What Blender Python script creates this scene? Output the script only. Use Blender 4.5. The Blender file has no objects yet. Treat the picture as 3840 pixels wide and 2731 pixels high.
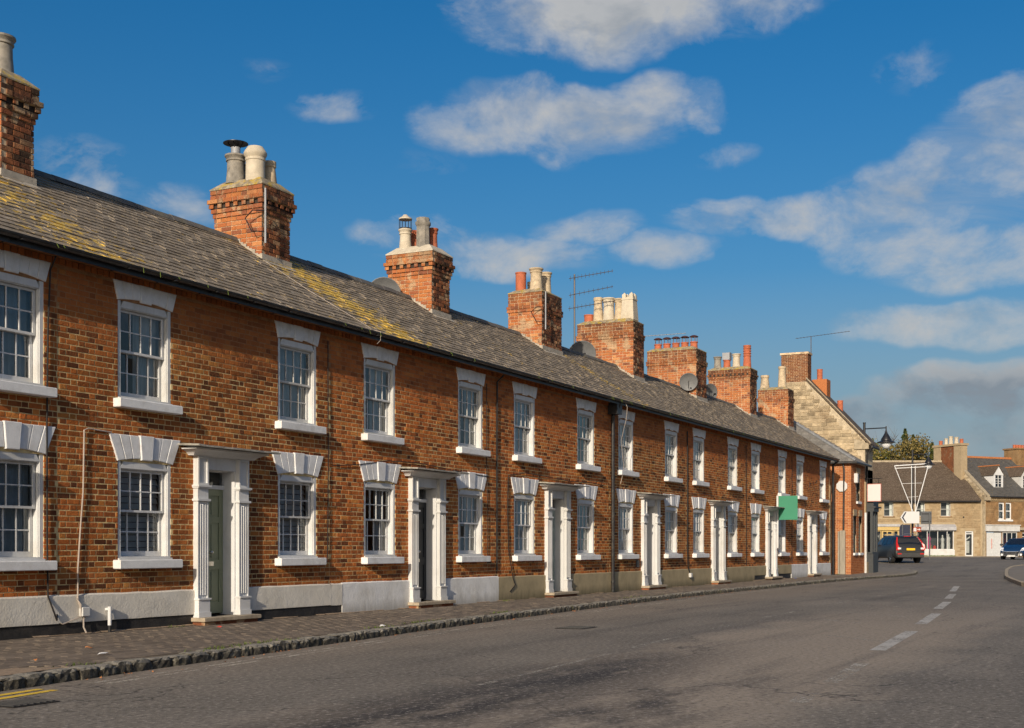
import bpy, math, random
import numpy as np
from mathutils import Vector, Matrix

# ---------------------------------------------------------------- camera, sky, sun, exposure
SC = bpy.context.scene
COL = SC.collection
rnd = random.Random(11)
R = math.radians
CAM_A = R(26.78)                       # angle between the street and the view direction
cs, sn = math.cos(CAM_A), math.sin(CAM_A)
cam_data = bpy.data.cameras.new('camera')
cam = bpy.data.objects.new('camera', cam_data)
COL.objects.link(cam)
cam.location = (0, -13.6, 1.2)
cam.rotation_euler = (R(90), 0, CAM_A - R(90))
cam_data.sensor_width = 36
cam_data.lens = 45.41
cam_data.shift_y = 0.1803
cam_data.clip_end = 3000
SC.camera = cam

SUN_B, SUN_E = R(11), R(19.5)         # sun azimuth off the facade line, elevation
sun_dir = Vector((-math.cos(SUN_B) * math.cos(SUN_E), -math.sin(SUN_B) * math.cos(SUN_E), math.sin(SUN_E)))
sd = bpy.data.lights.new('sun', 'SUN')
sd.energy = 4.8
sd.angle = R(0.6)
sd.color = (1.0, 0.86, 0.68)
so = bpy.data.objects.new('sun', sd)
COL.objects.link(so)
so.rotation_euler = sun_dir.to_track_quat('Z', 'Y').to_euler()
so.location = (-40, -20, 30)

SC.view_settings.view_transform = 'Standard'
SC.view_settings.look = 'None'
SC.view_settings.gamma = 1
SC.view_settings.use_curve_mapping = False
SC.view_settings.exposure = -0.10
SC.render.film_transparent = False

world = bpy.data.worlds.new('World')
SC.world = world
world.use_nodes = True


class NB:
    """small helper to wire nodes"""
    def __init__(s, tree):
        s.t = tree
        s.n = tree.nodes
        s.l = tree.links

    def node(s, typ, inputs=None, **props):
        n = s.n.new(typ)
        for k, v in props.items():
            setattr(n, k, v)
        if inputs:
            for k, v in inputs.items():
                s.put(n.inputs[k], v)
        return n

    def put(s, sock, v):
        if isinstance(v, bpy.types.NodeSocket):
            s.l.new(v, sock)
        elif isinstance(v, bpy.types.Node):
            s.l.new(v.outputs[0], sock)
        else:
            if sock.type == 'RGBA' and len(v) == 3:
                v = (*v, 1)
            sock.default_value = v

    def math(s, op, a, b=0.0, c=0.0, clamp=False):
        n = s.node('ShaderNodeMath', {0: a, 1: b, 2: c}, operation=op, use_clamp=clamp)
        return n.outputs[0]

    def mix(s, f, a, b, mode='MIX'):
        n = s.node('ShaderNodeMix', data_type='RGBA', blend_type=mode)
        s.put(n.inputs[0], f)
        s.put(n.inputs[6], a)
        s.put(n.inputs[7], b)
        return n.outputs[2]

    def noise(s, vec, scale, detail=4, rough=0.5, out=0, dist=0.0):
        n = s.node('ShaderNodeTexNoise', {'Vector': vec, 'Scale': scale, 'Detail': detail, 'Roughness': rough, 'Distortion': dist})
        return n.outputs[out]

    def ramp(s, f, stops, interp='LINEAR'):
        n = s.node('ShaderNodeValToRGB', {0: f})
        cr = n.color_ramp
        cr.interpolation = interp
        while len(cr.elements) < len(stops):
            cr.elements.new(0.5)
        for e, (p, c) in zip(cr.elements, stops):
            e.position = p
            e.color = (*c, 1) if not isinstance(c, (int, float)) else (c, c, c, 1)
        return n.outputs[0]

    def remap(s, v, a, b, lo=0.0, hi=1.0):
        n = s.node('ShaderNodeMapRange', {0: v, 1: a, 2: b, 3: lo, 4: hi})
        return n.outputs[0]

    def scale(s, vec, x, y, z):
        return s.node('ShaderNodeVectorMath', {0: vec, 1: (x, y, z)}, operation='MULTIPLY').outputs[0]

    def sep(s, vec):
        return s.node('ShaderNodeSeparateXYZ', {0: vec}).outputs


# sky: Nishita plus a layer of clouds laid out by compass direction and height
def build_sky():
    t = NB(world.node_tree)
    t.n.clear()
    sky = t.node('ShaderNodeTexSky', sky_type='NISHITA')
    sky.sun_disc = False
    sky.sun_elevation = SUN_E
    sky.sun_rotation = math.atan2(sun_dir.x, sun_dir.y)
    sky.altitude = 0
    sky.air_density = 1.0
    sky.dust_density = 3.5
    sky.ozone_density = 3.0
    base = t.node('ShaderNodeHueSaturation', {'Hue': 0.500, 'Saturation': 1.43, 'Value': 1.0, 'Color': sky.outputs[0]}).outputs[0]
    co = t.node('ShaderNodeTexCoord').outputs['Generated']
    d = t.node('ShaderNodeVectorMath', {0: co}, operation='NORMALIZE').outputs[0]
    X, Y, Z = t.sep(d)
    az = t.math('ARCTAN2', Y, X)
    el = t.math('ARCSINE', Z)
    # slow wobble that frays the outlines
    nc = t.noise(t.scale(d, 1, 1, 1.7), 11.0, 12, 0.62, dist=0.25)
    nf = t.noise(t.scale(d, 1, 1, 1.4), 30.0, 8, 0.65, dist=0.4)
    wob = t.node('ShaderNodeTexNoise', {'Vector': d, 'Scale': 5.0, 'Detail': 3.0, 'Roughness': 0.5})
    wr = t.sep(t.node('ShaderNodeSeparateColor', {0: wob.outputs[1]}).outputs[0]) if False else None
    wn1 = t.noise(t.scale(d, 1.0, 1.0, 1.3), 9.0, 4, 0.5)
    wn2 = t.noise(t.scale(d, 1.3, 1.0, 1.0), 11.0, 4, 0.5)
    azw = t.math('ADD', az, t.math('MULTIPLY', t.math('SUBTRACT', wn1, 0.5), 0.07))
    elw = t.math('ADD', el, t.math('MULTIPLY', t.math('SUBTRACT', wn2, 0.5), 0.035))
    # azimuth, elevation (degrees), radii (degrees), strength
    clouds = [
        (22.8, 23.1, 6.3, 2.2, 1.1), (18.6, 23.0, 4.6, 1.7, 0.8), (26.0, 22.1, 2.8, 1.1, 0.8), (15.5, 24.0, 4.5, 1.4, 0.7),
        (26.6, 18.7, 2.6, 1.25, 1.0), (23.4, 18.2, 3.2, 1.35, 1.05), (20.6, 18.9, 1.6, 1.2, 0.85), (18.9, 18.6, 1.3, .9, .7), (28.8, 17.9, 2.0, 0.8, 0.6), (24.2, 17.3, 1.8, 0.8, 0.6),
        (9.6, 13.6, 4.0, 2.0, 0.95), (6.2, 15.2, 3.4, 2.0, 0.9), (7.0, 12.0, 4.0, 1.2, 0.85), (14.0, 13.9, 3.4, 0.9, 0.8), (17.5, 14.2, 2.4, 0.7, 0.6), (4.6, 17.5, 3.0, 1.6, 0.9),
        (23.2, 13.9, 2.4, 0.75, 0.75), (27.2, 12.8, 4.6, 0.9, 0.75), (19.6, 12.9, 2.4, 0.7, 0.7), (30.8, 13.4, 2.6, 0.9, 0.6),
        (34.6, 18.5, 2.2, 0.6, 0.36), (29.9, 16.6, 1.4, 0.55, 0.26), (45.2, 15.4, 2.2, 1.2, 0.36), (41.8, 14.3, 2.0, 0.9, 0.33), (18.0, 16.8, 1.3, 0.5, 0.24), (9.5, 19.3, 1.5, 0.8, 0.24), (38.0, 20.2, 1.4, 0.5, 0.2),
        (8.0, 9.4, 5.2, 0.8, 0.8), (6.0, 6.6, 5.0, 1.3, 1.15), (9.6, 5.2, 6.5, 1.2, 0.75), (4.5, 4.2, 5.0, 1.2, 0.6), (14.5, 4.0, 4.0, 0.9, 0.42),
    ]
    field = None
    for a, e, ra, re, k in clouds:
        dx = t.math('MULTIPLY', t.math('SUBTRACT', azw, R(a)), 1 / R(ra * 1.13))
        dy = t.math('MULTIPLY', t.math('SUBTRACT', elw, R(e)), 1 / R(re * 1.18))
        q = t.math('ADD', t.math('MULTIPLY', dx, dx), t.math('MULTIPLY', dy, dy))
        g = t.math('MULTIPLY', t.math('SUBTRACT', 1.15, q, clamp=True), k)
        field = g if field is None else t.math('MAXIMUM', field, g)
    # the rest of the sky carries scattered clouds of the same kind
    far_az = t.remap(t.math('ABSOLUTE', t.math('SUBTRACT', az, R(26))), R(30), R(45))
    gen = t.remap(t.noise(t.scale(d, 1, 1, 2.2), 2.3, 3, 0.5), 0.5, 0.75)
    gen = t.math('MULTIPLY', t.math('MULTIPLY', gen, far_az), t.remap(Z, 0.0, 0.08))
    field = t.math('MAXIMUM', field, gen)
    f = t.math('ADD', field, t.math('MULTIPLY', t.math('SUBTRACT', nc, 0.5), 3.6))
    f = t.math('ADD', f, t.math('MULTIPLY', t.math('SUBTRACT', nf, 0.5), 0.85))
    dens = t.remap(f, 0.12, 1.35)
    wisp = t.noise(t.scale(d, 1.0, 1.0, 3.0), 8.0, 10, 0.7, dist=0.6)
    soft = t.math('ADD', t.math('MULTIPLY', field, 0.9), t.math('MULTIPLY', t.math('SUBTRACT', wisp, 0.5), 3.2))
    soft = t.math('MULTIPLY', t.remap(soft, 0.05, 1.6), 0.5)
    dens = t.math('MAXIMUM', dens, soft)
    dens = t.math('MULTIPLY', dens, t.remap(field, 0.0, 0.3))
    dens = t.math('MULTIPLY', dens, 0.93)
    # cloud colour: sunlit cream, thicker bodies and low clouds greyer
    thick = t.remap(t.math('ADD', f, t.math('MULTIPLY', t.math('SUBTRACT', nf, 0.5), -1.4)), 0.7, 2.1)
    up = t.node('ShaderNodeVectorMath', {0: t.scale(d, 1, 1, 1.7), 1: (-0.012, -0.006, 0.03)}, operation='ADD').outputs[0]
    ncu = t.noise(up, 11.0, 5, 0.55, dist=0.25)
    base_sh = t.remap(t.math('SUBTRACT', ncu, t.noise(t.scale(d, 1, 1, 1.7), 11.0, 5, 0.55, dist=0.25)), -0.02, 0.12)
    low = t.remap(el, R(8.6), R(6.0))
    grey = t.math('MULTIPLY', t.math('ADD', t.math('ADD', t.math('MULTIPLY', thick, 0.3), t.math('MULTIPLY', base_sh, 0.5)), t.math('MULTIPLY', low, 0.8)), t.remap(nc, 0.35, 0.6, 0.5, 1.0), clamp=True)
    ccol = t.mix(grey, CLOUD_LIT, CLOUD_GREY)
    # thin veil low on the horizon
    veil = t.math('MULTIPLY', t.remap(el, R(12), R(1.0)), 0.85)
    base2 = t.mix(veil, base, CLOUD_VEIL)
    col = t.mix(dens, base2, ccol)
    bg = t.node('ShaderNodeBackground', {0: col, 1: SKY_K})
    out = t.node('ShaderNodeOutputWorld', {0: bg.outputs[0]})


SKY_K = 0.116
CLOUD_LIT = (4.9, 4.9, 4.85)
CLOUD_GREY = (2.15, 2.5, 2.9)
CLOUD_VEIL = (2.5, 3.35, 4.1)
build_sky()

# ---------------------------------------------------------------- materials
MATS = {}


def new_mat(name):
    m = bpy.data.materials.new(name)
    m.use_nodes = True
    t = NB(m.node_tree)
    t.n.clear()
    out = t.node('ShaderNodeOutputMaterial')
    bs = t.node('ShaderNodeBsdfPrincipled')
    t.l.new(bs.outputs[0], out.inputs[0])
    MATS[name] = m
    return m, t, bs, out


def wpos(t):
    return t.node('ShaderNodeNewGeometry').outputs['Position']


def bump(t, bs, h, strength=0.5, dist=0.01):
    b = t.node('ShaderNodeBump', {'Height': h, 'Strength': strength, 'Distance': dist})
    t.l.new(b.outputs[0], bs.inputs['Normal'])


def piece_rand(t):
    g = t.node('ShaderNodeNewGeometry').outputs['Random Per Island']
    o = t.node('ShaderNodeObjectInfo').outputs['Random']
    return t.math('FRACT', t.math('ADD', g, o))


def simple(name, col, rough=0.6, metal=0.0, var=0.12, scale=6.0, bmp=0.15, bdist=0.004, spec=0.4, dirt=None, dirt_amt=0.4, piece=0.0, stretch=(1, 1, 1)):
    m, t, bs, out = new_mat(name)
    p = t.scale(wpos(t), *stretch)
    n = t.noise(p, scale, 6, 0.6)
    lo = tuple(c * (1 - var) for c in col)
    hi = tuple(min(1, c * (1 + var)) for c in col)
    c = t.ramp(n, [(0.3, lo), (0.7, hi)])
    if dirt:
        dn = t.remap(t.noise(p, scale * 0.35, 7, 0.65), 0.48, 0.72)
        c = t.mix(t.math('MULTIPLY', dn, dirt_amt), c, dirt)
    if piece:
        r = piece_rand(t)
        c = t.mix(1.0, c, t.ramp(r, [(0, 1 - piece), (1, 1.0)]), 'MULTIPLY')
    t.put(bs.inputs['Base Color'], c)
    bs.inputs['Roughness'].default_value = rough
    bs.inputs['Metallic'].default_value = metal
    bs.inputs['Specular IOR Level'].default_value = spec
    if bmp:
        bump(t, bs, t.noise(p, scale * 8, 4, 0.6), bmp, bdist)
    return m


def brick_mat(name, stops, pale=0.0, dark_zone=True, soot_shade=0.0):
    m, t, bs, out = new_mat(name)
    p = wpos(t)
    r = piece_rand(t)
    base = t.ramp(r, stops)
    # each brick is mottled
    n1 = t.noise(p, 22.0, 5, 0.65)
    base = t.mix(t.remap(n1, 0.4, 0.75, 0.0, 0.5), base, t.mix(0.5, base, (0.075, 0.03, 0.014)))
    n2 = t.noise(p, 60.0, 3, 0.6)
    base = t.mix(t.remap(n2, 0.6, 0.75, 0.0, 0.2), base, (0.6, 0.27, 0.08))
    if dark_zone:
        hx = t.math('FLOOR', t.math('DIVIDE', t.math('SUBTRACT', t.sep(p)[0], 6.35), 6.61))
        hr = t.node('ShaderNodeTexWhiteNoise', {'W': hx}, noise_dimensions='1D').outputs[0]
        base = t.mix(1.0, base, t.ramp(hr, [(0, (0.80, 0.80, 0.80)), (0.5, (1.0, 0.93, 0.86)), (1, (1.14, 1.06, 1.0))]), 'MULTIPLY')
        hs_ = t.noise(t.scale(p, 0.16, 0.1, 0.25), 1.0, 3, 0.5)
        base = t.mix(t.remap(hs_, 0.42, 0.6, 0.0, 0.45), base, t.mix(1.0, base, (1.08, 0.86, 0.78), 'MULTIPLY'))
        dr = t.remap(t.noise(t.scale(p, 3.2, 1, 0.45), 1.6, 6, 0.65), 0.54, 0.72, 0.0, 0.6)
        base = t.mix(dr, base, t.mix(1.0, base, (0.42, 0.38, 0.36), 'MULTIPLY'))
        big = t.noise(t.scale(p, 0.55, 1, 1.1), 0.9, 5, 0.6)
        base = t.mix(t.remap(big, 0.42, 0.62, 0.0, 0.5), base, t.mix(1.0, base, (0.72, 0.62, 0.5), 'MULTIPLY'))
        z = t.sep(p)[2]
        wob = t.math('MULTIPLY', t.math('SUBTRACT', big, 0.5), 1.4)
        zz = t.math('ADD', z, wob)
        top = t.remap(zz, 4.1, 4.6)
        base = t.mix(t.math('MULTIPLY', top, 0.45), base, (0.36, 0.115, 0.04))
    if soot_shade:
        sm_ = t.remap(t.noise(p, 2.6, 6, 0.6), 0.56, 0.62, 0.0, 0.75)
        base = t.mix(sm_, base, (0.46, 0.33, 0.2))
        bl = t.remap(t.noise(p, 1.7, 7, 0.7), 0.52, 0.68, 0.0, soot_shade)
        base = t.mix(bl, base, (0.09, 0.05, 0.035))
        z = t.sep(p)[2]
        sz = t.math('ADD', z, t.math('MULTIPLY', t.math('SUBTRACT', t.noise(p, 2.0, 5, 0.6), 0.5), 1.4))
        base = t.mix(t.remap(sz, 7.8, 8.6, 0.0, soot_shade), base, (0.055, 0.038, 0.026))
    t.put(bs.inputs['Base Color'], base)
    bs.inputs['Roughness'].default_value = 0.9
    bs.inputs['Specular IOR Level'].default_value = 0.15
    h = t.math('ADD', t.noise(p, 38.0, 5, 0.65), t.math('MULTIPLY', t.noise(p, 11.0, 2, 0.5), 0.9))
    bump(t, bs, h, 0.95, 0.014)
    return m


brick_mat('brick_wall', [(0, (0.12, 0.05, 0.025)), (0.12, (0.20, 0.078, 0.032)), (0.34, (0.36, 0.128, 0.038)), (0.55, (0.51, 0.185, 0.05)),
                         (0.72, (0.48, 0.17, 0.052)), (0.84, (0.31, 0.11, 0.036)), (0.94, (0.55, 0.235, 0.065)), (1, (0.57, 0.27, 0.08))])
brick_mat('brick_chimney', [(0, (0.17, 0.07, 0.045)), (0.16, (0.36, 0.12, 0.055)), (0.35, (0.42, 0.138, 0.048)), (0.6, (0.47, 0.175, 0.06)),
                            (0.8, (0.42, 0.14, 0.06)), (1, (0.58, 0.27, 0.11))], dark_zone=False, soot_shade=0.6)
brick_mat('brick_weathered', [(0, (0.045, 0.03, 0.02)), (0.3, (0.12, 0.05, 0.03)), (0.6, (0.24, 0.085, 0.04)), (0.85, (0.34, 0.13, 0.055)), (1, (0.4, 0.25, 0.14))], dark_zone=False, soot_shade=0.85)
brick_mat('brick_neighbour', [(0, (0.3, 0.10, 0.04)), (0.3, (0.42, 0.15, 0.055)), (0.7, (0.48, 0.19, 0.07)), (1, (0.38, 0.12, 0.05))], dark_zone=False)


def mortar_mat():
    m, t, bs, out = new_mat('mortar')
    p = wpos(t)
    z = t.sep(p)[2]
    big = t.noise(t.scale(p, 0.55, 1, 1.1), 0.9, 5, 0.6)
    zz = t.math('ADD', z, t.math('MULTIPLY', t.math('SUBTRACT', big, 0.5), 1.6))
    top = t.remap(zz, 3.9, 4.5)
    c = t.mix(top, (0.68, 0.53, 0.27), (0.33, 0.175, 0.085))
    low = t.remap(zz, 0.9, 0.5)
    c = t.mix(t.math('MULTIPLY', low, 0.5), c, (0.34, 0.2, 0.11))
    n = t.noise(p, 7.0, 6, 0.65)
    c = t.mix(t.remap(n, 0.46, 0.7, 0.0, 0.75), c, (0.17, 0.085, 0.04))
    t.put(bs.inputs['Base Color'], c)
    bs.inputs['Roughness'].default_value = 0.95
    bs.inputs['Specular IOR Level'].default_value = 0.1
    bump(t, bs, t.noise(p, 40.0, 5, 0.65), 0.7, 0.01)


mortar_mat()
simple('mortar_chimney', (0.62, 0.47, 0.31), 0.95, var=0.3, scale=9, bmp=0.6, bdist=0.01, dirt=(0.12, 0.08, 0.05), dirt_amt=0.7, spec=0.1)
simple('white_paint', (0.64, 0.65, 0.66), 0.5, var=0.06, scale=3, bmp=0.25, bdist=0.004, dirt=(0.45, 0.43, 0.39), dirt_amt=0.75)

def vary(name, lo):
    m = MATS[name]
    t = NB(m.node_tree)
    bs = next(n for n in t.n if n.type == 'BSDF_PRINCIPLED')
    src = bs.inputs['Base Color'].links[0].from_socket
    r = t.node('ShaderNodeObjectInfo').outputs['Random']
    p = wpos(t)
    streak = t.remap(t.noise(t.scale(p, 9, 4, 0.8), 2.0, 5, 0.65), 0.55, 0.75, 0.0, 0.35)
    c = t.mix(1.0, src, t.ramp(r, [(0, lo), (1, (1, 1, 1))]), 'MULTIPLY')
    c = t.mix(streak, c, (0.34, 0.32, 0.28))
    t.put(bs.inputs['Base Color'], c)


vary('white_paint', (0.88, 0.87, 0.84))
simple('white_masonry_paint', (0.76, 0.765, 0.76), 0.75, var=0.05, scale=5, bmp=0.5, bdist=0.006, dirt=(0.5, 0.47, 0.42), dirt_amt=0.6)
simple('stone_trim_paint', (0.74, 0.75, 0.76), 0.8, var=0.06, scale=9, bmp=0.6, bdist=0.006, dirt=(0.42, 0.4, 0.36), dirt_amt=0.55)


def plinth_mat(name, col, stain, amt):
    m, t, bs, out = new_mat(name)
    p = wpos(t)
    n = t.noise(p, 2.2, 7, 0.65)
    c = t.mix(t.remap(n, 0.42, 0.7, 0.0, 0.55), col, stain)
    z = t.sep(p)[2]
    st = t.noise(t.scale(p, 5.0, 1, 0.6), 2.0, 5, 0.6)
    foot = t.math('MULTIPLY', t.remap(t.math('ADD', z, t.math('MULTIPLY', st, 0.25)), 0.36, 0.12), amt)
    c = t.mix(foot, c, tuple(s * 0.55 for s in stain))
    crack = t.node('ShaderNodeTexVoronoi', {'Vector': t.scale(p, 1.0, 1, 0.7), 'Scale': 1.5}, feature='DISTANCE_TO_EDGE').outputs[0]
    c = t.mix(t.remap(crack, 0.006, 0.0, 0.0, 0.25), c, tuple(s * 0.5 for s in stain))
    t.put(bs.inputs['Base Color'], c)
    bs.inputs['Roughness'].default_value = 0.85
    bs.inputs['Specular IOR Level'].default_value = 0.2
    bump(t, bs, t.math('ADD', t.noise(p, 26.0, 5, 0.6), t.math('MULTIPLY', t.noise(p, 4.0, 3), 1.5)), 0.5, 0.012)


plinth_mat('cream_render', (0.70, 0.67, 0.60), (0.52, 0.48, 0.40), 0.35)
plinth_mat('white_render', (0.76, 0.765, 0.76), (0.5, 0.48, 0.43), 0.7)
plinth_mat('tan_render', (0.40, 0.33, 0.205), (0.22, 0.19, 0.115), 0.85)
simple('bitumen', (0.016, 0.015, 0.015), 0.6, var=0.5, scale=14, bmp=0.9, bdist=0.02, dirt=(0.07, 0.06, 0.05), dirt_amt=0.5)
simple('gutter_black', (0.018, 0.018, 0.02), 0.4, var=0.3, scale=12, bmp=0.2, dirt=(0.09, 0.09, 0.08), dirt_amt=0.5)
simple('cable_black', (0.02, 0.017, 0.016), 0.6)
simple('pale_cable', (0.42, 0.36, 0.31), 0.6)
simple('lead', (0.20, 0.21, 0.225), 0.55, var=0.3, scale=10, dirt=(0.36, 0.36, 0.35), dirt_amt=0.6)
simple('soot_shade', (0.045, 0.032, 0.025), 0.95, bmp=0)  # sooty dark tone that also carries the shade of the dentil gaps
simple('fillet_cement', (0.40, 0.36, 0.30), 0.9, var=0.2, scale=8, bmp=0.6, bdist=0.01, dirt=(0.25, 0.22, 0.17), dirt_amt=0.6)
simple('interior', (0.06, 0.062, 0.065), 0.9, bmp=0)
simple('curtain', (0.72, 0.72, 0.70), 0.95, bmp=0, var=0.1, scale=4)
simple('curtain_blue', (0.5, 0.56, 0.6), 0.95, bmp=0, var=0.15, scale=4)
simple('blind_green', (0.16, 0.33, 0.27), 0.8, bmp=0, var=0.15, scale=4)
simple('stone_step', (0.36, 0.3, 0.22), 0.9, var=0.2, scale=8, bmp=0.6, bdist=0.008, dirt=(0.18, 0.14, 0.1), dirt_amt=0.6)
simple('cap_stone', (0.33, 0.315, 0.28), 0.9, var=0.25, scale=14, bmp=0.8, bdist=0.01, dirt=(0.12, 0.11, 0.09), dirt_amt=0.8)
simple('brass', (0.65, 0.62, 0.55), 0.3, metal=0.9, bmp=0)
simple('iron_black', (0.015, 0.015, 0.018), 0.4, var=0.2)
simple('steel', (0.30, 0.31, 0.33), 0.6, metal=0.2, bmp=0)
simple('dish_grey', (0.17, 0.175, 0.18), 0.5, bmp=0, var=0.1)
simple('aerial_metal', (0.10, 0.09, 0.09), 0.5, metal=0.4, bmp=0)
simple('pot_buff', (0.50, 0.40, 0.27), 0.85, var=0.25, scale=9, bmp=0.4, dirt=(0.16, 0.13, 0.10), dirt_amt=0.7)
simple('pot_cream', (0.52, 0.46, 0.36), 0.8, var=0.15, scale=7, bmp=0.3, dirt=(0.35, 0.29, 0.2), dirt_amt=0.6)
simple('pot_grey', (0.21, 0.195, 0.17), 0.9, var=0.35, scale=9, bmp=0.5, dirt=(0.45, 0.4, 0.32), dirt_amt=0.55)
simple('pot_terracotta', (0.43, 0.125, 0.06), 0.8, var=0.2, scale=8, bmp=0.3, dirt=(0.2, 0.08, 0.05), dirt_amt=0.6)
simple('cowl_dark', (0.10, 0.04, 0.035), 0.5, metal=0.3, bmp=0)
simple('rubber', (0.015, 0.015, 0.015), 0.8, bmp=0)
simple('car_black', (0.034, 0.034, 0.034), 0.3, metal=0.1, bmp=0, spec=0.6, var=0.05)
simple('car_trim', (0.045, 0.045, 0.045), 0.6, bmp=0)
simple('car_blue', (0.012, 0.045, 0.12), 0.2, metal=0.3, bmp=0, spec=0.6, var=0.05)
simple('chrome', (0.65, 0.65, 0.66), 0.2, metal=0.9, bmp=0)
simple('car_glass', (0.012, 0.014, 0.018), 0.05, bmp=0, spec=0.8)
simple('lamp_red', (0.5, 0.015, 0.012), 0.25, bmp=0, spec=0.7)
simple('lamp_clear', (0.7, 0.72, 0.75), 0.15, bmp=0, spec=0.8)
simple('plate_yellow', (0.85, 0.5, 0.02), 0.5, bmp=0)
simple('plate_white', (0.75, 0.75, 0.72), 0.5, bmp=0)
simple('plate_blue', (0.02, 0.15, 0.6), 0.5, bmp=0)
simple('sign_white', (0.58, 0.58, 0.58), 0.5, bmp=0, var=0.02)
simple('sign_grey', (0.09, 0.095, 0.10), 0.6, bmp=0, var=0.1)
simple('sign_brown', (0.27, 0.05, 0.02), 0.5, bmp=0)
simple('sign_red_edge', (0.5, 0.16, 0.12), 0.6, bmp=0)
simple('sign_navy', (0.02, 0.025, 0.05), 0.5, bmp=0)
simple('board_green', (0.035, 0.22, 0.13), 0.5, bmp=0, var=0.08, scale=1.5)
simple('door_sage', (0.26, 0.285, 0.18), 0.45, bmp=0.1, var=0.05)
simple('door_charcoal', (0.03, 0.034, 0.038), 0.4, bmp=0.1)
simple('door_pale_green', (0.33, 0.39, 0.36), 0.5, bmp=0.1)
simple('door_white', (0.6, 0.61, 0.61), 0.5, bmp=0.1)
simple('door_grey', (0.42, 0.43, 0.44), 0.5, bmp=0.1)
simple('shop_yellow', (0.5, 0.36, 0.14), 0.6, bmp=0.1)
simple('shop_grey', (0.35, 0.35, 0.36), 0.6, bmp=0.1, var=0.2, dirt=(0.6, 0.6, 0.6), dirt_amt=0.6)
simple('shop_dark', (0.035, 0.04, 0.045), 0.5, bmp=0.1)
simple('display_white', (0.5, 0.49, 0.48), 0.8, bmp=0)
simple('display_pink', (0.6, 0.08, 0.22), 0.8, bmp=0)
simple('display_black', (0.02, 0.02, 0.02), 0.8, bmp=0)
simple('display_green', (0.45, 0.55, 0.06), 0.8, bmp=0)
simple('display_red', (0.55, 0.07, 0.05), 0.8, bmp=0)
simple('paper', (0.7, 0.7, 0.7), 0.8, bmp=0)
simple('dead_leaf', (0.42, 0.17, 0.06), 0.8, bmp=0)
simple('bark', (0.09, 0.07, 0.05), 0.95, bmp=0.5, scale=12)
simple('ridge_dark', (0.11, 0.105, 0.10), 0.85, var=0.3, scale=9, bmp=0.5, dirt=(0.24, 0.2, 0.1), dirt_amt=0.5)
simple('timber_post', (0.3, 0.27, 0.22), 0.9, var=0.2, scale=6, stretch=(3, 3, 0.4))
simple('stone_block', (0.32, 0.235, 0.135), 0.92, var=0.2, scale=2.5, bmp=0.6, bdist=0.02, dirt=(0.26, 0.15, 0.07), dirt_amt=0.45, piece=0.16)
simple('stone_block_warm', (0.28, 0.165, 0.075), 0.92, var=0.25, scale=2.5, bmp=0.6, bdist=0.02, dirt=(0.42, 0.3, 0.16), dirt_amt=0.6, piece=0.3)
simple('rubble_stone', (0.50, 0.40, 0.26), 0.95, var=0.3, scale=3.0, bmp=0.8, bdist=0.04, dirt=(0.20, 0.135, 0.075), dirt_amt=0.85, piece=0.5)
simple('rubble_mortar', (0.50, 0.42, 0.30), 0.95, var=0.25, scale=4.0, bmp=0.8, bdist=0.04, dirt=(0.3, 0.22, 0.13), dirt_amt=0.6)
simple('stone_dressed', (0.36, 0.28, 0.175), 0.9, var=0.12, scale=3, bmp=0.3)
simple('terracotta_ridge', (0.42, 0.16, 0.06), 0.85, var=0.25, scale=8)
simple('verge_mortar', (0.36, 0.30, 0.21), 0.9, var=0.3, scale=6, bmp=0.5)


def slate_mat(name, cols, lichen=0.0, streaks=(), pale=(0.52, 0.47, 0.38), flecks=0.55):
    m, t, bs, out = new_mat(name)
    p = wpos(t)
    r = piece_rand(t)
    c = t.ramp(r, [(i / (len(cols) - 1), cc) for i, cc in enumerate(cols)])
    n = t.noise(p, 5.0, 6, 0.65)
    c = t.mix(t.remap(n, 0.35, 0.7, 0.0, 0.5), c, tuple(x * 0.5 for x in cols[0]))
    # pale lichen flecks
    v = t.noise(t.scale(p, 0.55, 1.4, 1.4), 22.0, 5, 0.65)
    big = t.noise(p, 0.8, 3, 0.5)
    c = t.mix(t.math('MULTIPLY', t.remap(v, 0.57, 0.66), t.remap(big, 0.35, 0.65, flecks, min(1, flecks * 3))), c, pale)
    if lichen:
        X, Y, Z = t.sep(p)
        mask = 0.26
        for (x0, slope, wdt, k) in streaks:
            # a run of lichen that follows the rain down the slope below a chimney
            cx = t.math('ADD', t.math('MULTIPLY', t.math('SUBTRACT', 2.6, Y), slope), x0)
            dd = t.math('ABSOLUTE', t.math('SUBTRACT', X, cx))
            g = t.remap(dd, wdt, 0.0, 0.0, k)
            mask = t.math('MAXIMUM', mask, g)
        yn = t.noise(t.scale(p, 0.55, 1.2, 1.2), 8.0, 7, 0.72)
        ym = t.remap(t.math('ADD', yn, t.math('MULTIPLY', mask, 0.24)), 0.685, 0.725)
        yc = t.mix(t.noise(p, 3.0, 2), (0.74, 0.43, 0.03), (0.62, 0.47, 0.12))
        c = t.mix(t.math('MULTIPLY', ym, lichen), c, yc)
    t.put(bs.inputs['Base Color'], c)
    bs.inputs['Roughness'].default_value = 0.85
    bs.inputs['Specular IOR Level'].default_value = 0.25
    bump(t, bs, t.noise(p, 30.0, 5, 0.65), 0.5, 0.008)


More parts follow.
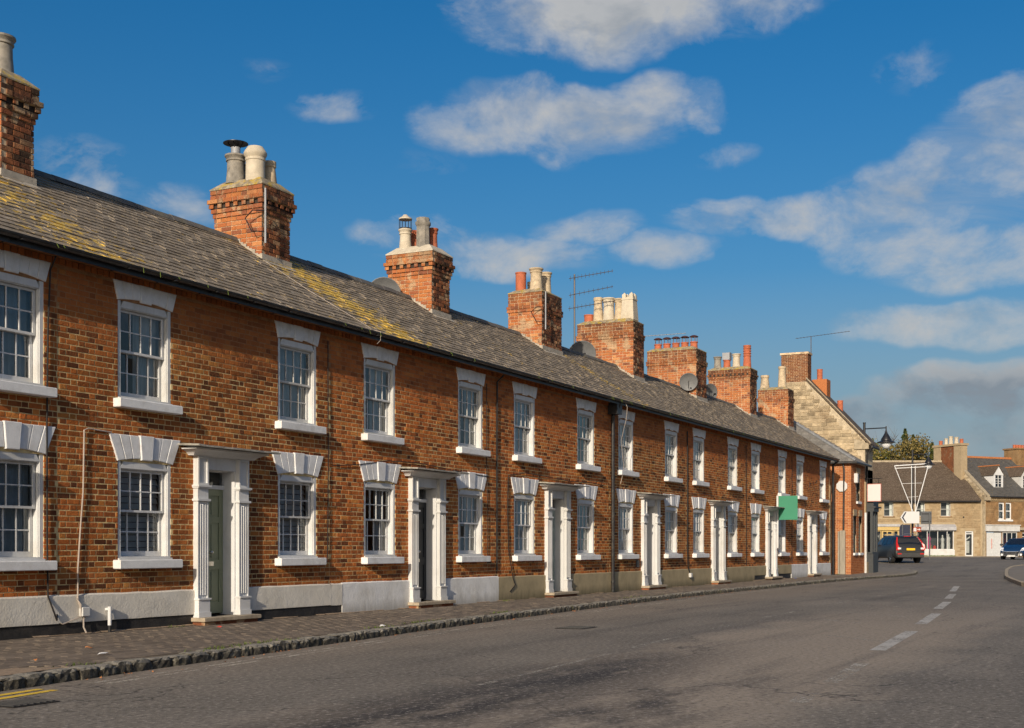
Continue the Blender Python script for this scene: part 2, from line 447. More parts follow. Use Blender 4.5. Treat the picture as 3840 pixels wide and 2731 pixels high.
slate_mat('slate_roof', [(0.20, 0.163, 0.12), (0.28, 0.228, 0.17), (0.235, 0.193, 0.145), (0.31, 0.255, 0.195)], 0.85,
          streaks=[(12.6, 0.35, 2.4, 0.85), (20.7, 0.35, 2.1, 1.15), (27.4, 0.3, 0.9, 0.5), (33.9, 0.3, 1.1, 0.8), (40.4, 0.3, 0.8, 0.4)])
slate_mat('slate_brown', [(0.075, 0.055, 0.04), (0.12, 0.088, 0.065), (0.095, 0.07, 0.052)], 0.0, pale=(0.46, 0.40, 0.31), flecks=0.7)
slate_mat('slate_grey', [(0.075, 0.072, 0.07), (0.12, 0.115, 0.11), (0.095, 0.09, 0.085)], 0.5, pale=(0.25, 0.24, 0.2), flecks=0.2)
slate_mat('slate_pale', [(0.13, 0.125, 0.12), (0.22, 0.21, 0.20), (0.17, 0.165, 0.155)], 0.3, pale=(0.4, 0.37, 0.32), flecks=0.5)


def chimney_cap_mat():
    m, t, bs, out = new_mat('lichen_cap')
    p = wpos(t)
    c = t.ramp(t.noise(p, 9.0, 6, 0.65), [(0.35, (0.16, 0.13, 0.09)), (0.65, (0.42, 0.35, 0.24))])
    y = t.remap(t.noise(p, 6.0, 6, 0.7), 0.5, 0.58)
    c = t.mix(t.math('MULTIPLY', y, 0.85), c, (0.42, 0.29, 0.035))
    t.put(bs.inputs['Base Color'], c)
    bs.inputs['Roughness'].default_value = 0.95
    bump(t, bs, t.noise(p, 25.0, 5, 0.6), 0.6, 0.012)


chimney_cap_mat()


def glass_mat(name, tint, rough=0.015):
    m, t, bs, out = new_mat(name)
    t.n.remove(bs)
    p = wpos(t)
    fr = t.node('ShaderNodeFresnel', {'IOR': 1.52})
    tr = t.node('ShaderNodeBsdfTransparent', {0: tint})
    gl = t.node('ShaderNodeBsdfGlossy', {'Color': (0.9, 0.93, 0.95), 'Roughness': rough})
    b = t.node('ShaderNodeBump', {'Height': t.noise(p, 3.5, 2, 0.5), 'Strength': 0.12, 'Distance': 0.02})
    t.l.new(b.outputs[0], gl.inputs['Normal'])
    k = t.math('MULTIPLY', fr.outputs[0], 1.55, clamp=True)
    mx = t.node('ShaderNodeMixShader', {0: k, 1: tr.outputs[0], 2: gl.outputs[0]})
    t.l.new(mx.outputs[0], out.inputs[0])


glass_mat('window_glass', (0.86, 0.9, 0.9))


def asphalt_mat():
    m, t, bs, out = new_mat('asphalt')
    p = wpos(t)
    X, Y, Z = t.sep(p)
    c = t.ramp(t.noise(p, 0.35, 6, 0.6), [(0.35, (0.155, 0.136, 0.111)), (0.65, (0.212, 0.185, 0.15))])
    # worn beige middle of the road and the dark oily band across it
    wob = t.math('MULTIPLY', t.math('SUBTRACT', t.noise(p, 0.55, 5, 0.6), 0.5), 2.2)
    yy = t.math('ADD', Y, wob)
    mid = t.math('MULTIPLY', t.remap(yy, -7.2, -7.9), t.remap(yy, -11.4, -10.6))
    mid = t.math('MULTIPLY', mid, t.remap(X, 34, 22))
    c = t.mix(t.math('MULTIPLY', mid, 0.9), c, (0.31, 0.255, 0.195))
    st = t.noise(t.scale(p, 0.5, 1.3, 1), 1.1, 7, 0.7)
    blot = t.math('MULTIPLY', t.remap(t.math('ABSOLUTE', t.math('ADD', t.math('ADD', Y, 8.25), t.math('MULTIPLY', t.math('SUBTRACT', X, 11.0), -0.03))), 1.15, 0.2), t.remap(X, 18, 13))
    c = t.mix(t.math('MULTIPLY', t.math('MULTIPLY', blot, t.remap(st, 0.32, 0.5)), 0.95), c, (0.035, 0.032, 0.03))
    blot2 = t.math('MULTIPLY', t.remap(t.math('ABSOLUTE', t.math('ADD', Y, 9.7)), 1.0, 0.2), t.remap(X, 15, 10.5))
    c = t.mix(t.math('MULTIPLY', t.math('MULTIPLY', blot2, t.remap(st, 0.42, 0.6)), 0.95), c, (0.045, 0.04, 0.036))
    # gutter strip of dust by the kerb, tyre sweeps, hairline cracks
    ky = t.math('MULTIPLY', t.math('MULTIPLY', t.remap(Y, -5.2, -4.0), 0.5), t.remap(X, 60, 50))
    c = t.mix(ky, c, (0.26, 0.21, 0.16))
    sweep = t.noise(t.scale(p, 0.12, 1.5, 1), 1.0, 5, 0.6)
    c = t.mix(t.remap(sweep, 0.52, 0.7, 0.0, 0.5), c, (0.065, 0.06, 0.055))
    pale = t.noise(t.scale(p, 0.2, 1.0, 1), 0.6, 6, 0.65)
    c = t.mix(t.remap(pale, 0.55, 0.75, 0.0, 0.55), c, (0.28, 0.24, 0.195))
    cr = t.node('ShaderNodeTexVoronoi', {'Vector': t.node('ShaderNodeVectorMath', {0: p, 1: t.node('ShaderNodeVectorMath', {0: t.node('ShaderNodeTexNoise', {'Vector': p, 'Scale': 1.2, 'Detail': 4.0}).outputs[1], 'Scale': 1.5}, operation='SCALE').outputs[0]}, operation='ADD').outputs[0], 'Scale': 0.24}, feature='DISTANCE_TO_EDGE').outputs[0]
    c = t.mix(t.math('MULTIPLY', t.remap(cr, 0.006, 0.0), t.remap(t.noise(p, 0.3, 2), 0.44, 0.54, 0.0, 0.85)), c, (0.03, 0.028, 0.026))
    # aggregate
    ag = t.noise(p, 17.0, 4, 0.8)
    c = t.mix(t.remap(ag, 0.54, 0.66, 0.0, 0.85), c, (0.42, 0.37, 0.32))
    c = t.mix(t.remap(ag, 0.46, 0.34, 0.0, 0.75), c, (0.03, 0.028, 0.027))
    t.put(bs.inputs['Base Color'], c)
    bs.inputs['Roughness'].default_value = 0.85
    bs.inputs['Specular IOR Level'].default_value = 0.25
    bump(t, bs, ag, 0.55, 0.02)


asphalt_mat()
simple('footway_asphalt', (0.2, 0.175, 0.145), 0.9, var=0.2, scale=3, bmp=0.6, bdist=0.01, dirt=(0.22, 0.17, 0.11), dirt_amt=0.5)
simple('paver', (0.175, 0.14, 0.108), 0.8, var=0.3, scale=3.0, bmp=0.5, bdist=0.006, dirt=(0.30, 0.24, 0.18), dirt_amt=0.6, piece=0.28)
simple('paver_joint', (0.145, 0.118, 0.085), 0.95, var=0.4, scale=5, bmp=0.5, dirt=(0.06, 0.07, 0.02), dirt_amt=0.5)
simple('sandy_grit', (0.30, 0.22, 0.15), 0.95, var=0.3, scale=18, bmp=0.5, bdist=0.01)
simple('grass_green', (0.085, 0.12, 0.02), 0.9, var=0.3, scale=10, bmp=0)
simple('ground_earth', (0.10, 0.085, 0.06), 0.95, var=0.2, scale=0.5, bmp=0.3)


def kerb_mat():
    m, t, bs, out = new_mat('kerb_granite')
    p = wpos(t)
    nz = t.sep(t.node('ShaderNodeNewGeometry').outputs['True Normal'])[2]
    r = piece_rand(t)
    n = t.noise(p, 16.0, 7, 0.7)
    c = t.ramp(n, [(0.32, (0.022, 0.02, 0.016)), (0.52, (0.09, 0.08, 0.06)), (0.75, (0.34, 0.31, 0.24))])
    c = t.mix(1.0, c, t.ramp(r, [(0, 0.65), (1, 1.0)]), 'MULTIPLY')
    # upward faces paler, risers darker: light from above put into the colour
    c = t.mix(t.math('MULTIPLY', t.remap(nz, 0.45, 0.85), 0.75), c, t.ramp(n, [(0.3, (0.17, 0.155, 0.13)), (0.7, (0.40, 0.37, 0.31))]))
    g = t.remap(t.noise(p, 4.0, 4, 0.6), 0.58, 0.72, 0.0, 0.5)
    c = t.mix(g, c, (0.07, 0.08, 0.02))
    t.put(bs.inputs['Base Color'], c)
    bs.inputs['Roughness'].default_value = 0.9
    bump(t, bs, n, 0.8, 0.02)


kerb_mat()


def worn_paint(name, col, wear_lo, wear_hi):
    m, t, bs, out = new_mat(name)
    p = wpos(t)
    n = t.noise(p, 24.0, 5, 0.75)
    n2 = t.noise(p, 2.0, 4, 0.6)
    w = t.remap(t.math('ADD', n, t.math('MULTIPLY', t.math('SUBTRACT', n2, 0.5), 0.5)), wear_lo, wear_hi)
    t.put(bs.inputs['Base Color'], col)
    t.put(bs.inputs['Alpha'], w)
    bs.inputs['Roughness'].default_value = 0.7


worn_paint('paint_white_road', (0.46, 0.43, 0.38), 0.32, 0.5)
worn_paint('paint_white_faded', (0.5, 0.45, 0.37), 0.42, 0.60)
worn_paint('paint_ghost', (0.46, 0.42, 0.35), 0.45, 0.64)
worn_paint('paint_yellow_road', (0.78, 0.52, 0.05), 0.28, 0.42)


def leaf_mat(name, a, b, c3):
    m, t, bs, out = new_mat(name)
    r = t.node('ShaderNodeNewGeometry').outputs['Random Per Island']
    c = t.ramp(r, [(0, a), (0.5, b), (1, c3)])
    t.put(bs.inputs['Base Color'], c)
    bs.inputs['Roughness'].default_value = 0.7
    bs.inputs['Specular IOR Level'].default_value = 0.15


leaf_mat('leaf_olive', (0.06, 0.07, 0.014), (0.13, 0.13, 0.03), (0.2, 0.18, 0.05))
leaf_mat('leaf_rust', (0.09, 0.075, 0.024), (0.17, 0.135, 0.045), (0.24, 0.18, 0.06))
leaf_mat('leaf_dark', (0.02, 0.034, 0.014), (0.045, 0.065, 0.022), (0.08, 0.095, 0.03))


# ---------------------------------------------------------------- mesh helpers
class MB:
    def __init__(s):
        s.v, s.f = [], []

    def quad(s, a, b, c, d):
        i = len(s.v)
        s.v += [a, b, c, d]
        s.f.append((i, i + 1, i + 2, i + 3))

    def poly(s, pts):
        i = len(s.v)
        s.v += list(pts)
        s.f.append(tuple(range(i, i + len(pts))))

    def box(s, x0, x1, y0, y1, z0, z1):
        i = len(s.v)
        s.v += [(x0, y0, z0), (x1, y0, z0), (x1, y1, z0), (x0, y1, z0), (x0, y0, z1), (x1, y0, z1), (x1, y1, z1), (x0, y1, z1)]
        s.f += [tuple(i + k for k in q) for q in ((0, 3, 2, 1), (4, 5, 6, 7), (0, 1, 5, 4), (1, 2, 6, 5), (2, 3, 7, 6), (3, 0, 4, 7))]
        return s

    def bbox(s, x0, x1, y0, y1, z0, z1, b=0.006):
        """box with chamfered vertical and horizontal edges (3 rings)"""
        i = len(s.v)
        rings = [(b, z0), (0, z0 + b), (0, z1 - b), (b, z1)]
        for ins, z in rings:
            a0, a1, c0, c1 = x0 + ins, x1 - ins, y0 + ins, y1 - ins
            s.v += [(a0, c0, z), (a1, c0, z), (a1, c1, z), (a0, c1, z)]
        s.f.append((i + 3, i + 2, i + 1, i))
        s.f.append((i + 12, i + 13, i + 14, i + 15))
        for k in range(3):
            for q in range(4):
                a, b2 = i + 4 * k + q, i + 4 * k + (q + 1) % 4
                s.f.append((a, b2, b2 + 4, a + 4))
        return s

    def prism(s, pts, d):
        """polygon pts (3d) extruded by vector d"""
        n = len(pts)
        i = len(s.v)
        s.v += [tuple(p) for p in pts] + [tuple(p[k] + d[k] for k in range(3)) for p in pts]
        s.f.append(tuple(range(i + n - 1, i - 1, -1)))
        s.f.append(tuple(range(i + n, i + 2 * n)))
        for k in range(n):
            a, b = i + k, i + (k + 1) % n
            s.f.append((a, b, b + n, a + n))
        return s

    def tube(s, pts, r, seg=8, cap=True, r2=None):
        pts = [Vector(p) for p in pts]
        base = len(s.v)
        n = len(pts)
        up = Vector((0, 0, 1))
        prev = None
        for k, p in enumerate(pts):
            d = (pts[min(k + 1, n - 1)] - pts[max(k - 1, 0)]).normalized()
            if prev is None:
                a = d.cross(up if abs(d.z) < 0.9 else Vector((1, 0, 0))).normalized()
            else:
                a = (prev - d * prev.dot(d)).normalized()
            prev = a
            b = d.cross(a)
            rr = r if r2 is None else r + (r2 - r) * k / (n - 1)
            for q in range(seg):
                an = 2 * math.pi * q / seg
                s.v.append(tuple(p + a * math.cos(an) * rr + b * math.sin(an) * rr))
        for k in range(n - 1):
            for q in range(seg):
                a0 = base + k * seg + q
                b0 = base + k * seg + (q + 1) % seg
                s.f.append((a0, b0, b0 + seg, a0 + seg))
        if cap:
            s.f.append(tuple(base + q for q in range(seg - 1, -1, -1)))
            s.f.append(tuple(base + (n - 1) * seg + q for q in range(seg)))
        return s

    def lathe(s, prof, seg=16, cx=0, cy=0, cz=0):
        base = len(s.v)
        for r, z in prof:
            for q in range(seg):
                an = 2 * math.pi * q / seg
                s.v.append((cx + r * math.cos(an), cy + r * math.sin(an), cz + z))
        for k in range(len(prof) - 1):
            for q in range(seg):
                a0 = base + k * seg + q
                b0 = base + k * seg + (q + 1) % seg
                s.f.append((a0, b0, b0 + seg, a0 + seg))
        return s

    def mesh(s, name, mat, smooth=False):
        me = bpy.data.meshes.new(name)
        me.from_pydata(s.v, [], s.f)
        me.materials.append(MATS[mat])
        if smooth:
            me.polygons.foreach_set('use_smooth', [True] * len(me.polygons))
            me.set_sharp_from_angle(angle=R(40))
        me.update()
        return me

    def obj(s, name, mat, parent=None, smooth=False, **kw):
        return link(name, s.mesh(name, mat, smooth), parent, **kw)


def link(name, data, parent=None, loc=None, rot=None, scale=None, **props):
    o = bpy.data.objects.new(name, data)
    COL.objects.link(o)
    if parent is not None:
        o.parent = parent
    if loc is not None:
        o.location = loc
    if rot is not None:
        o.rotation_euler = rot
    if scale is not None:
        o.scale = scale
    for k, v in props.items():
        o[k] = v
    return o


def thing(name, label, cat, loc=(0, 0, 0), rz=0.0, group=None):
    o = link(name, None, loc=loc, rot=(0, 0, rz), label=label, category=cat)
    if group:
        o['group'] = group
    return o


def tagged(o, label, cat, group=None):
    o['label'] = label
    o['category'] = cat
    if group:
        o['group'] = group
    return o

# ---------------------------------------------------------------- ground and road
def sm(a):
    a = max(0.0, min(1.0, a))
    return a * a * (3 - 2 * a)


def rise(x):
    return 0.57 * sm((x - 60) / 36.0)


def grid_sheet(name, mat, xs, ys, zoff, kind='structure'):
    mb = MB()
    for x in xs:
        for y in ys:
            mb.v.append((x, y, rise(x) + zoff))
    ny = len(ys)
    for i in range(len(xs) - 1):
        for j in range(ny - 1):
            a = i * ny + j
            mb.f.append((a, a + ny, a + ny + 1, a + 1))
    o = mb.obj(name, mat, smooth=True)
    o['kind'] = kind
    return o


ROAD_Z = -0.116
grid_sheet('ground', 'ground_earth', [-900, -200, -60] + list(range(-20, 150, 6)) + [200, 400, 1200], [-900, -200, -60, -10, 40, 100, 250, 900], ROAD_Z - 0.06)
grid_sheet('road', 'asphalt', [-60, -30, -10] + list(range(0, 144, 3)), [-24.0, -16, -8, -4, 0, 6, 14, 30, 45], ROAD_Z)

# kerb line (road edge of the footway)
KL = [(2.0, -4.72), (6.0, -4.35), (10.0, -3.86), (13.5, -3.5), (17, -3.12), (20.7, -2.78), (27, -2.35), (35.2, -2.0), (43.2, -1.98), (50.2, -1.93), (55.5, -2.1), (59.5, -2.4), (63.0, -2.75),
      (66.2, -2.65), (69.0, -2.15), (71.4, -1.1), (73.2, 0.6), (74.2, 3.0), (74.8, 7.0), (75.0, 14.0)]


def resample(pts, step):
    out, carry = [], 0.0
    dense = []
    n = len(pts)
    for i in range(n - 1):
        p0, p1, p2, p3 = pts[max(i - 1, 0)], pts[i], pts[i + 1], pts[min(i + 2, n - 1)]
        for k in range(40):
            t = k / 40
            q = []
            for c in (0, 1):
                a = 2 * p1[c]
                b = p2[c] - p0[c]
                cc = 2 * p0[c] - 5 * p1[c] + 4 * p2[c] - p3[c]
                d = -p0[c] + 3 * p1[c] - 3 * p2[c] + p3[c]
                q.append(0.5 * (a + b * t + cc * t * t + d * t ** 3))
            dense.append(tuple(q))
    dense.append(pts[-1])
    return dense


KD = resample(KL, 0.25)


def kerb_y(x):
    for a, b in zip(KD, KD[1:]):
        if a[0] <= x <= b[0]:
            return a[1] + (b[1] - a[1]) * (x - a[0]) / max(1e-6, b[0] - a[0])
    return KD[-1][1]


kerb = MB()
# bedding strip under the stones
for a, b in zip(KD[::8], KD[8::8]):
    kerb.quad((a[0], a[1] + 0.02, rise(a[0]) - 0.02), (b[0], b[1] + 0.02, rise(b[0]) - 0.02), (b[0], b[1] + 0.2, rise(b[0]) - 0.02), (a[0], a[1] + 0.2, rise(a[0]) - 0.02))
kerb_o = kerb.obj('kerb', 'paver_joint', kind='structure')
stone_meshes = []
for v in range(10):
    r2 = random.Random(40 + v)
    mb = MB()
    nx, nz = 6, 3
    # front riser with a broken face, rounded arris, worn tread
    prof = [(0.0, -0.16), (-0.004, -0.09), (0.0, -0.03), (0.028, 0.0), (0.10, 0.006), (0.19, 0.0)]
    for i in range(nx):
        fx = -0.5 + i / (nx - 1)
        end = 0.012 if i in (0, nx - 1) else 0.0
        for k, (py, pz) in enumerate(prof):
            j = 0.011 if k < 4 else 0.004
            mb.v.append((fx * (0.97 if k else 0.96), py + end * 1.3 + r2.uniform(-j, j), pz - end * (0.8 if k > 1 else 0) + r2.uniform(-j, j) * 0.7))
    nk = len(prof)
    for i in range(nx - 1):
        for k in range(nk - 1):
            a = i * nk + k
            mb.f.append((a, a + nk, a + nk + 1, a + 1))
    mb.f.append(tuple(range(0, nk)))
    mb.f.append(tuple((nx - 1) * nk + k for k in range(nk - 1, -1, -1)))
    stone_meshes.append(mb.mesh('kerb_stone', 'kerb_granite'))
s_acc, target, last = 0.0, 0.0, KD[0]
k_rnd = random.Random(5)
ln = 0.3
start = KD[0]
cnt = 0
for p in KD[1:]:
    seg = math.dist(p, last)
    s_acc += seg
    last = p
    if s_acc >= ln:
        d = (p[0] - start[0], p[1] - start[1])
        L = math.hypot(*d)
        mx, my = (p[0] + start[0]) / 2, (p[1] + start[1]) / 2
        link('kerb_stone', stone_meshes[cnt % 10], kerb_o, (mx, my + k_rnd.uniform(-0.012, 0.012), rise(mx) + k_rnd.uniform(-0.012, 0.008)),
             (k_rnd.uniform(-0.03, 0.03), k_rnd.uniform(-0.02, 0.02), math.atan2(d[1], d[0]) + k_rnd.uniform(-0.02, 0.02)), (L * 0.985, 1, 1))
        cnt += 1
        start = p
        s_acc = 0.0
        ln = k_rnd.choice([0.2, 0.24, 0.28, 0.33, 0.4])

# footway: bedding sheet plus brick pavers laid in rows
fw = MB()
st = [p for p in KD[::10]]
for a, b in zip(st, st[1:]):
    top = lambda x: 0.4 if x < 72.4 else 0.4
    if b[0] > 73.0:
        break
    fw.quad((a[0], a[1] + 0.16, rise(a[0]) - 0.012), (b[0], b[1] + 0.16, rise(b[0]) - 0.012), (b[0], 2.0, rise(b[0]) - 0.012), (a[0], 2.0, rise(a[0]) - 0.012))
fw.quad((-12, -4.6, -0.012), (2.0, -4.56, -0.012), (2.0, 2.0, -0.012), (-12, 2.0, -0.012))
pave_o = fw.obj('pavement', 'paver_joint', kind='structure')
cor = MB()
st2 = [p for p in KD[::6] if p[0] > 57.5]
for a, b in zip(st2, st2[1:]):
    if b[1] < 2.2:
        cor.quad((a[0], a[1] + 0.15, rise(a[0]) - 0.004), (b[0], b[1] + 0.15, rise(b[0]) - 0.004), (b[0], 2.2, rise(b[0]) - 0.004), (a[0], 2.2, rise(a[0]) - 0.004))
    else:
        cor.quad((a[0] - 0.15, a[1], rise(a[0]) - 0.004), (b[0] - 0.15, b[1], rise(b[0]) - 0.004), (71.2, b[1], rise(71.2) - 0.004), (71.2, a[1], rise(71.2) - 0.004))
cor.obj('corner_pavement', 'footway_asphalt', kind='structure')

pv_meshes = []
for v in range(5):
    mb = MB()
    mb.bbox(-0.5, 0.5, -0.5, 0.5, -0.03, 0.0, 0.012)
    pv_meshes.append(mb.mesh('paver', 'paver'))
cells = []
pr = random.Random(3)
for j in range(60):
    y = -0.06 - j * 0.115
    x = 5.0 + (0.11 if j % 2 else 0) + pr.uniform(-0.03, 0.03)
    while x < 57.6:
        if y - 0.06 > kerb_y(x) + 0.19 and not (x < 9.6 and y < -3.2):
            cells.append((x, y, pr.uniform(-0.002, 0.002), pr.uniform(-0.007, 0.007), pr.uniform(-0.007, 0.007)))
        x += 0.222


def pkey(c):
    dx, dy = c[0], c[1] + 13.6
    f = dx * cs + dy * sn
    r = dx * sn - dy * cs
    inside = abs(r / f) < 0.40
    return (0 if inside else 1, f)


cells.sort(key=pkey)
for i, c in enumerate(cells[:300]):
    link('paver', pv_meshes[i % 5], pave_o, (c[0], c[1], c[2]), (c[3], c[4], 0), (0.218, 0.111, 1))
mb = MB()
for c in cells[300:]:
    i = len(mb.v)
    z = c[2]
    tx, ty = c[4] * 0.1, c[3] * 0.05
    hx, hy = 0.109, 0.0555
    mb.v += [(c[0] - hx, c[1] - hy, z - 0.02), (c[0] + hx, c[1] - hy, z - 0.02), (c[0] + hx, c[1] + hy, z - 0.02), (c[0] - hx, c[1] + hy, z - 0.02),
             (c[0] - hx * .95, c[1] - hy * .9, z - tx - ty), (c[0] + hx * .95, c[1] - hy * .9, z + tx - ty), (c[0] + hx * .95, c[1] + hy * .9, z + tx + ty), (c[0] - hx * .95, c[1] + hy * .9, z - tx + ty)]
    mb.f += [tuple(i + k for k in q) for q in ((4, 5, 6, 7), (0, 1, 5, 4), (1, 2, 6, 5), (2, 3, 7, 6), (3, 0, 4, 7))]
mb.obj('paving', 'paver', pave_o, kind='stuff')
# smooth concrete patch at the near end of the footway, grit at the wall foot
mb = MB()
mb.poly([(5.0, -4.3, 0.004), (9.6, -3.72, 0.004), (9.3, -3.3, 0.004), (5.0, -3.2, 0.004)])
mb.obj('concrete_patch', 'sandy_grit', pave_o)
mb = MB()
x = 8.0
gr = random.Random(9)
while x < 59:
    w = gr.uniform(0.25, 0.7)
    if gr.random() < 0.6:
        d = gr.uniform(0.04, 0.13)
        mb.poly([(x, 0, 0.03), (x, -d * 0.6, 0.006), (x + w * .5, -d, 0.005), (x + w, -d * 0.5, 0.006), (x + w, 0, 0.03)])
    x += w
mb.obj('wall_foot_grit', 'sandy_grit', pave_o, kind='stuff')
# weeds along the kerb
mb = MB()
for cx, cy, n, w in ((13.0, -3.35, 90, 0.8), (9.9, -3.62, 25, 0.25), (12.1, -3.5, 40, 0.4), (18.2, -2.75, 60, 0.8), (16.6, -2.95, 40, 0.4), (21.5, -2.5, 40, 0.5), (60.2, -0.1, 30, 0.2), (15.4, -0.12, 20, 0.3), (26.5, -0.1, 30, 0.3), (30, -1.9, 50, 1.5)):
    for k in range(n):
        x = cx + gr.gauss(0, w * 0.5)
        y = cy + gr.gauss(0, 0.05)
        h = gr.uniform(0.012, 0.045)
        a = gr.uniform(0, 6.28)
        dx, dy = math.cos(a) * 0.03, math.sin(a) * 0.03
        mb.poly([(x - dx * .3, y - dy * .3, 0), (x + dx * .3, y + dy * .3, 0), (x + dy, y - dx, h)])
o = mb.obj('grass', 'grass_green', kind='stuff')
o['label'] = 'small tufts of grass growing along the kerb stones'
o['category'] = 'grass'

# painted markings, each a sheet 4 mm above the road
MK = ROAD_Z + 0.004


def mark(pts, mat, label, w=0.1, cat='road marking', group=None, z=MK):
    mb = MB()
    for a, b in zip(pts, pts[1:]):
        d = Vector((b[0] - a[0], b[1] - a[1]))
        n = Vector((-d.y, d.x)).normalized() * w / 2
        k = max(1, int(d.length / 2.5))
        for i in range(k):
            p = Vector(a) + d * (i / k)
            q = Vector(a) + d * ((i + 1) / k)
            mb.quad((p.x - n.x, p.y - n.y, rise(p.x) + z), (q.x - n.x, q.y - n.y, rise(q.x) + z), (q.x + n.x, q.y + n.y, rise(q.x) + z), (p.x + n.x, p.y + n.y, rise(p.x) + z))
    o = mb.obj('road_marking', mat)
    o['kind'] = 'structure'
    return o


for off in (0.0, 0.2):
    mark([(2.0, -5.05 + off), (6.6, -4.72 + off), (8.0, -4.52 + off * .95), (8.8, -4.40 + off * .9)], 'paint_yellow_road', '', 0.095)
line = [(9.4, -4.25), (11.8, -4.02), (15.5, -3.62), (20, -3.2), (26, -2.8), (34, -2.44), (45, -2.38), (52, -2.4), (58, -2.75), (63, -3.25)]
mark(line, 'paint_white_faded', '', 0.075)
mark([(a, b - 0.17) for a, b in line], 'paint_white_faded', '', 0.075)
for a, b in (((17.0, -10.3), (21.2, -10.02)), ((23.3, -9.82), (27.2, -9.49)), ((29.4, -9.19), (33.3, -8.83)), ((35.4, -8.55), (39.1, -8.15)), ((41.5, -7.81), (47.3, -7.14))):
    mark([a, b], 'paint_white_road', '', 0.2)
for a, b in (((12.7, -10.68), (15.0, -10.52)), ((10.9, -10.82), (11.7, -10.72))):
    mark([a, b], 'paint_ghost', '', 0.17)
for a, b in (((24.1, -7.86), (23.1, -8.84)), ((27.1, -7.68), (25.7, -9.13)), ((30.6, -7.76), (29.1, -9.05)), ((34.5, -7.5), (34.0, -8.5)), ((19.7, -8.98), (18.6, -10.1)), ((39, -7.3), (38.6, -8.0))):
    mark([a, b], 'paint_ghost', '', 0.1)
for a, b in (((10.9, -7.72), (15.0, -7.42)), ((16.0, -7.3), (18.6, -7.1)), ((20.3, -7.0), (21.8, -6.95)), ((24.1, -6.78), (27.9, -6.7)), ((30, -6.6), (34, -6.5)), ((36, -6.5), (42, -6.5))):
    mark([a, b], 'paint_ghost', '', 0.075)

# raised island with a kerb at the right of the junction
isl = MB()
ring = [(46, -10.2), (48.3, -9.3), (54.3, -8.35), (60, -7.55), (65.8, -6.95), (71, -6.45), (75.5, -6.25), (78.0, -6.6), (79, -7.6), (78.5, -9.5), (76, -12), (70, -15), (60, -17), (50, -16)]
isl.prism([(x, y, rise(x) - 0.13) for x, y in ring], (0, 0, 0.125))
isl.obj('traffic_island', 'footway_asphalt', kind='structure')
isl = MB()
for a, b in zip(ring[:9], ring[1:10]):
    d = Vector((b[0] - a[0], b[1] - a[1]))
    n = Vector((-d.y, d.x)).normalized() * 0.15
    k = max(2, int(d.length / 0.9))
    for i in range(k):
        p = Vector(a) + d * (i / k + 0.01)
        q = Vector(a) + d * ((i + 1) / k)
        isl.prism([(p.x + n.x, p.y + n.y, rise(p.x) - 0.12), (q.x + n.x, q.y + n.y, rise(q.x) - 0.12), (q.x, q.y, rise(q.x) - 0.12), (p.x, p.y, rise(p.x) - 0.12)], (0, 0, 0.145))
isl.obj('island_kerb', 'stone_step', kind='structure')


# ---------------------------------------------------------------- parts shared by all the houses
WW, WH = 1.13, 1.44          # window frame width and height at the corners


def arch(x, w, rise_=0.055):
    return rise_ * (1 - (2 * x / w) ** 2)


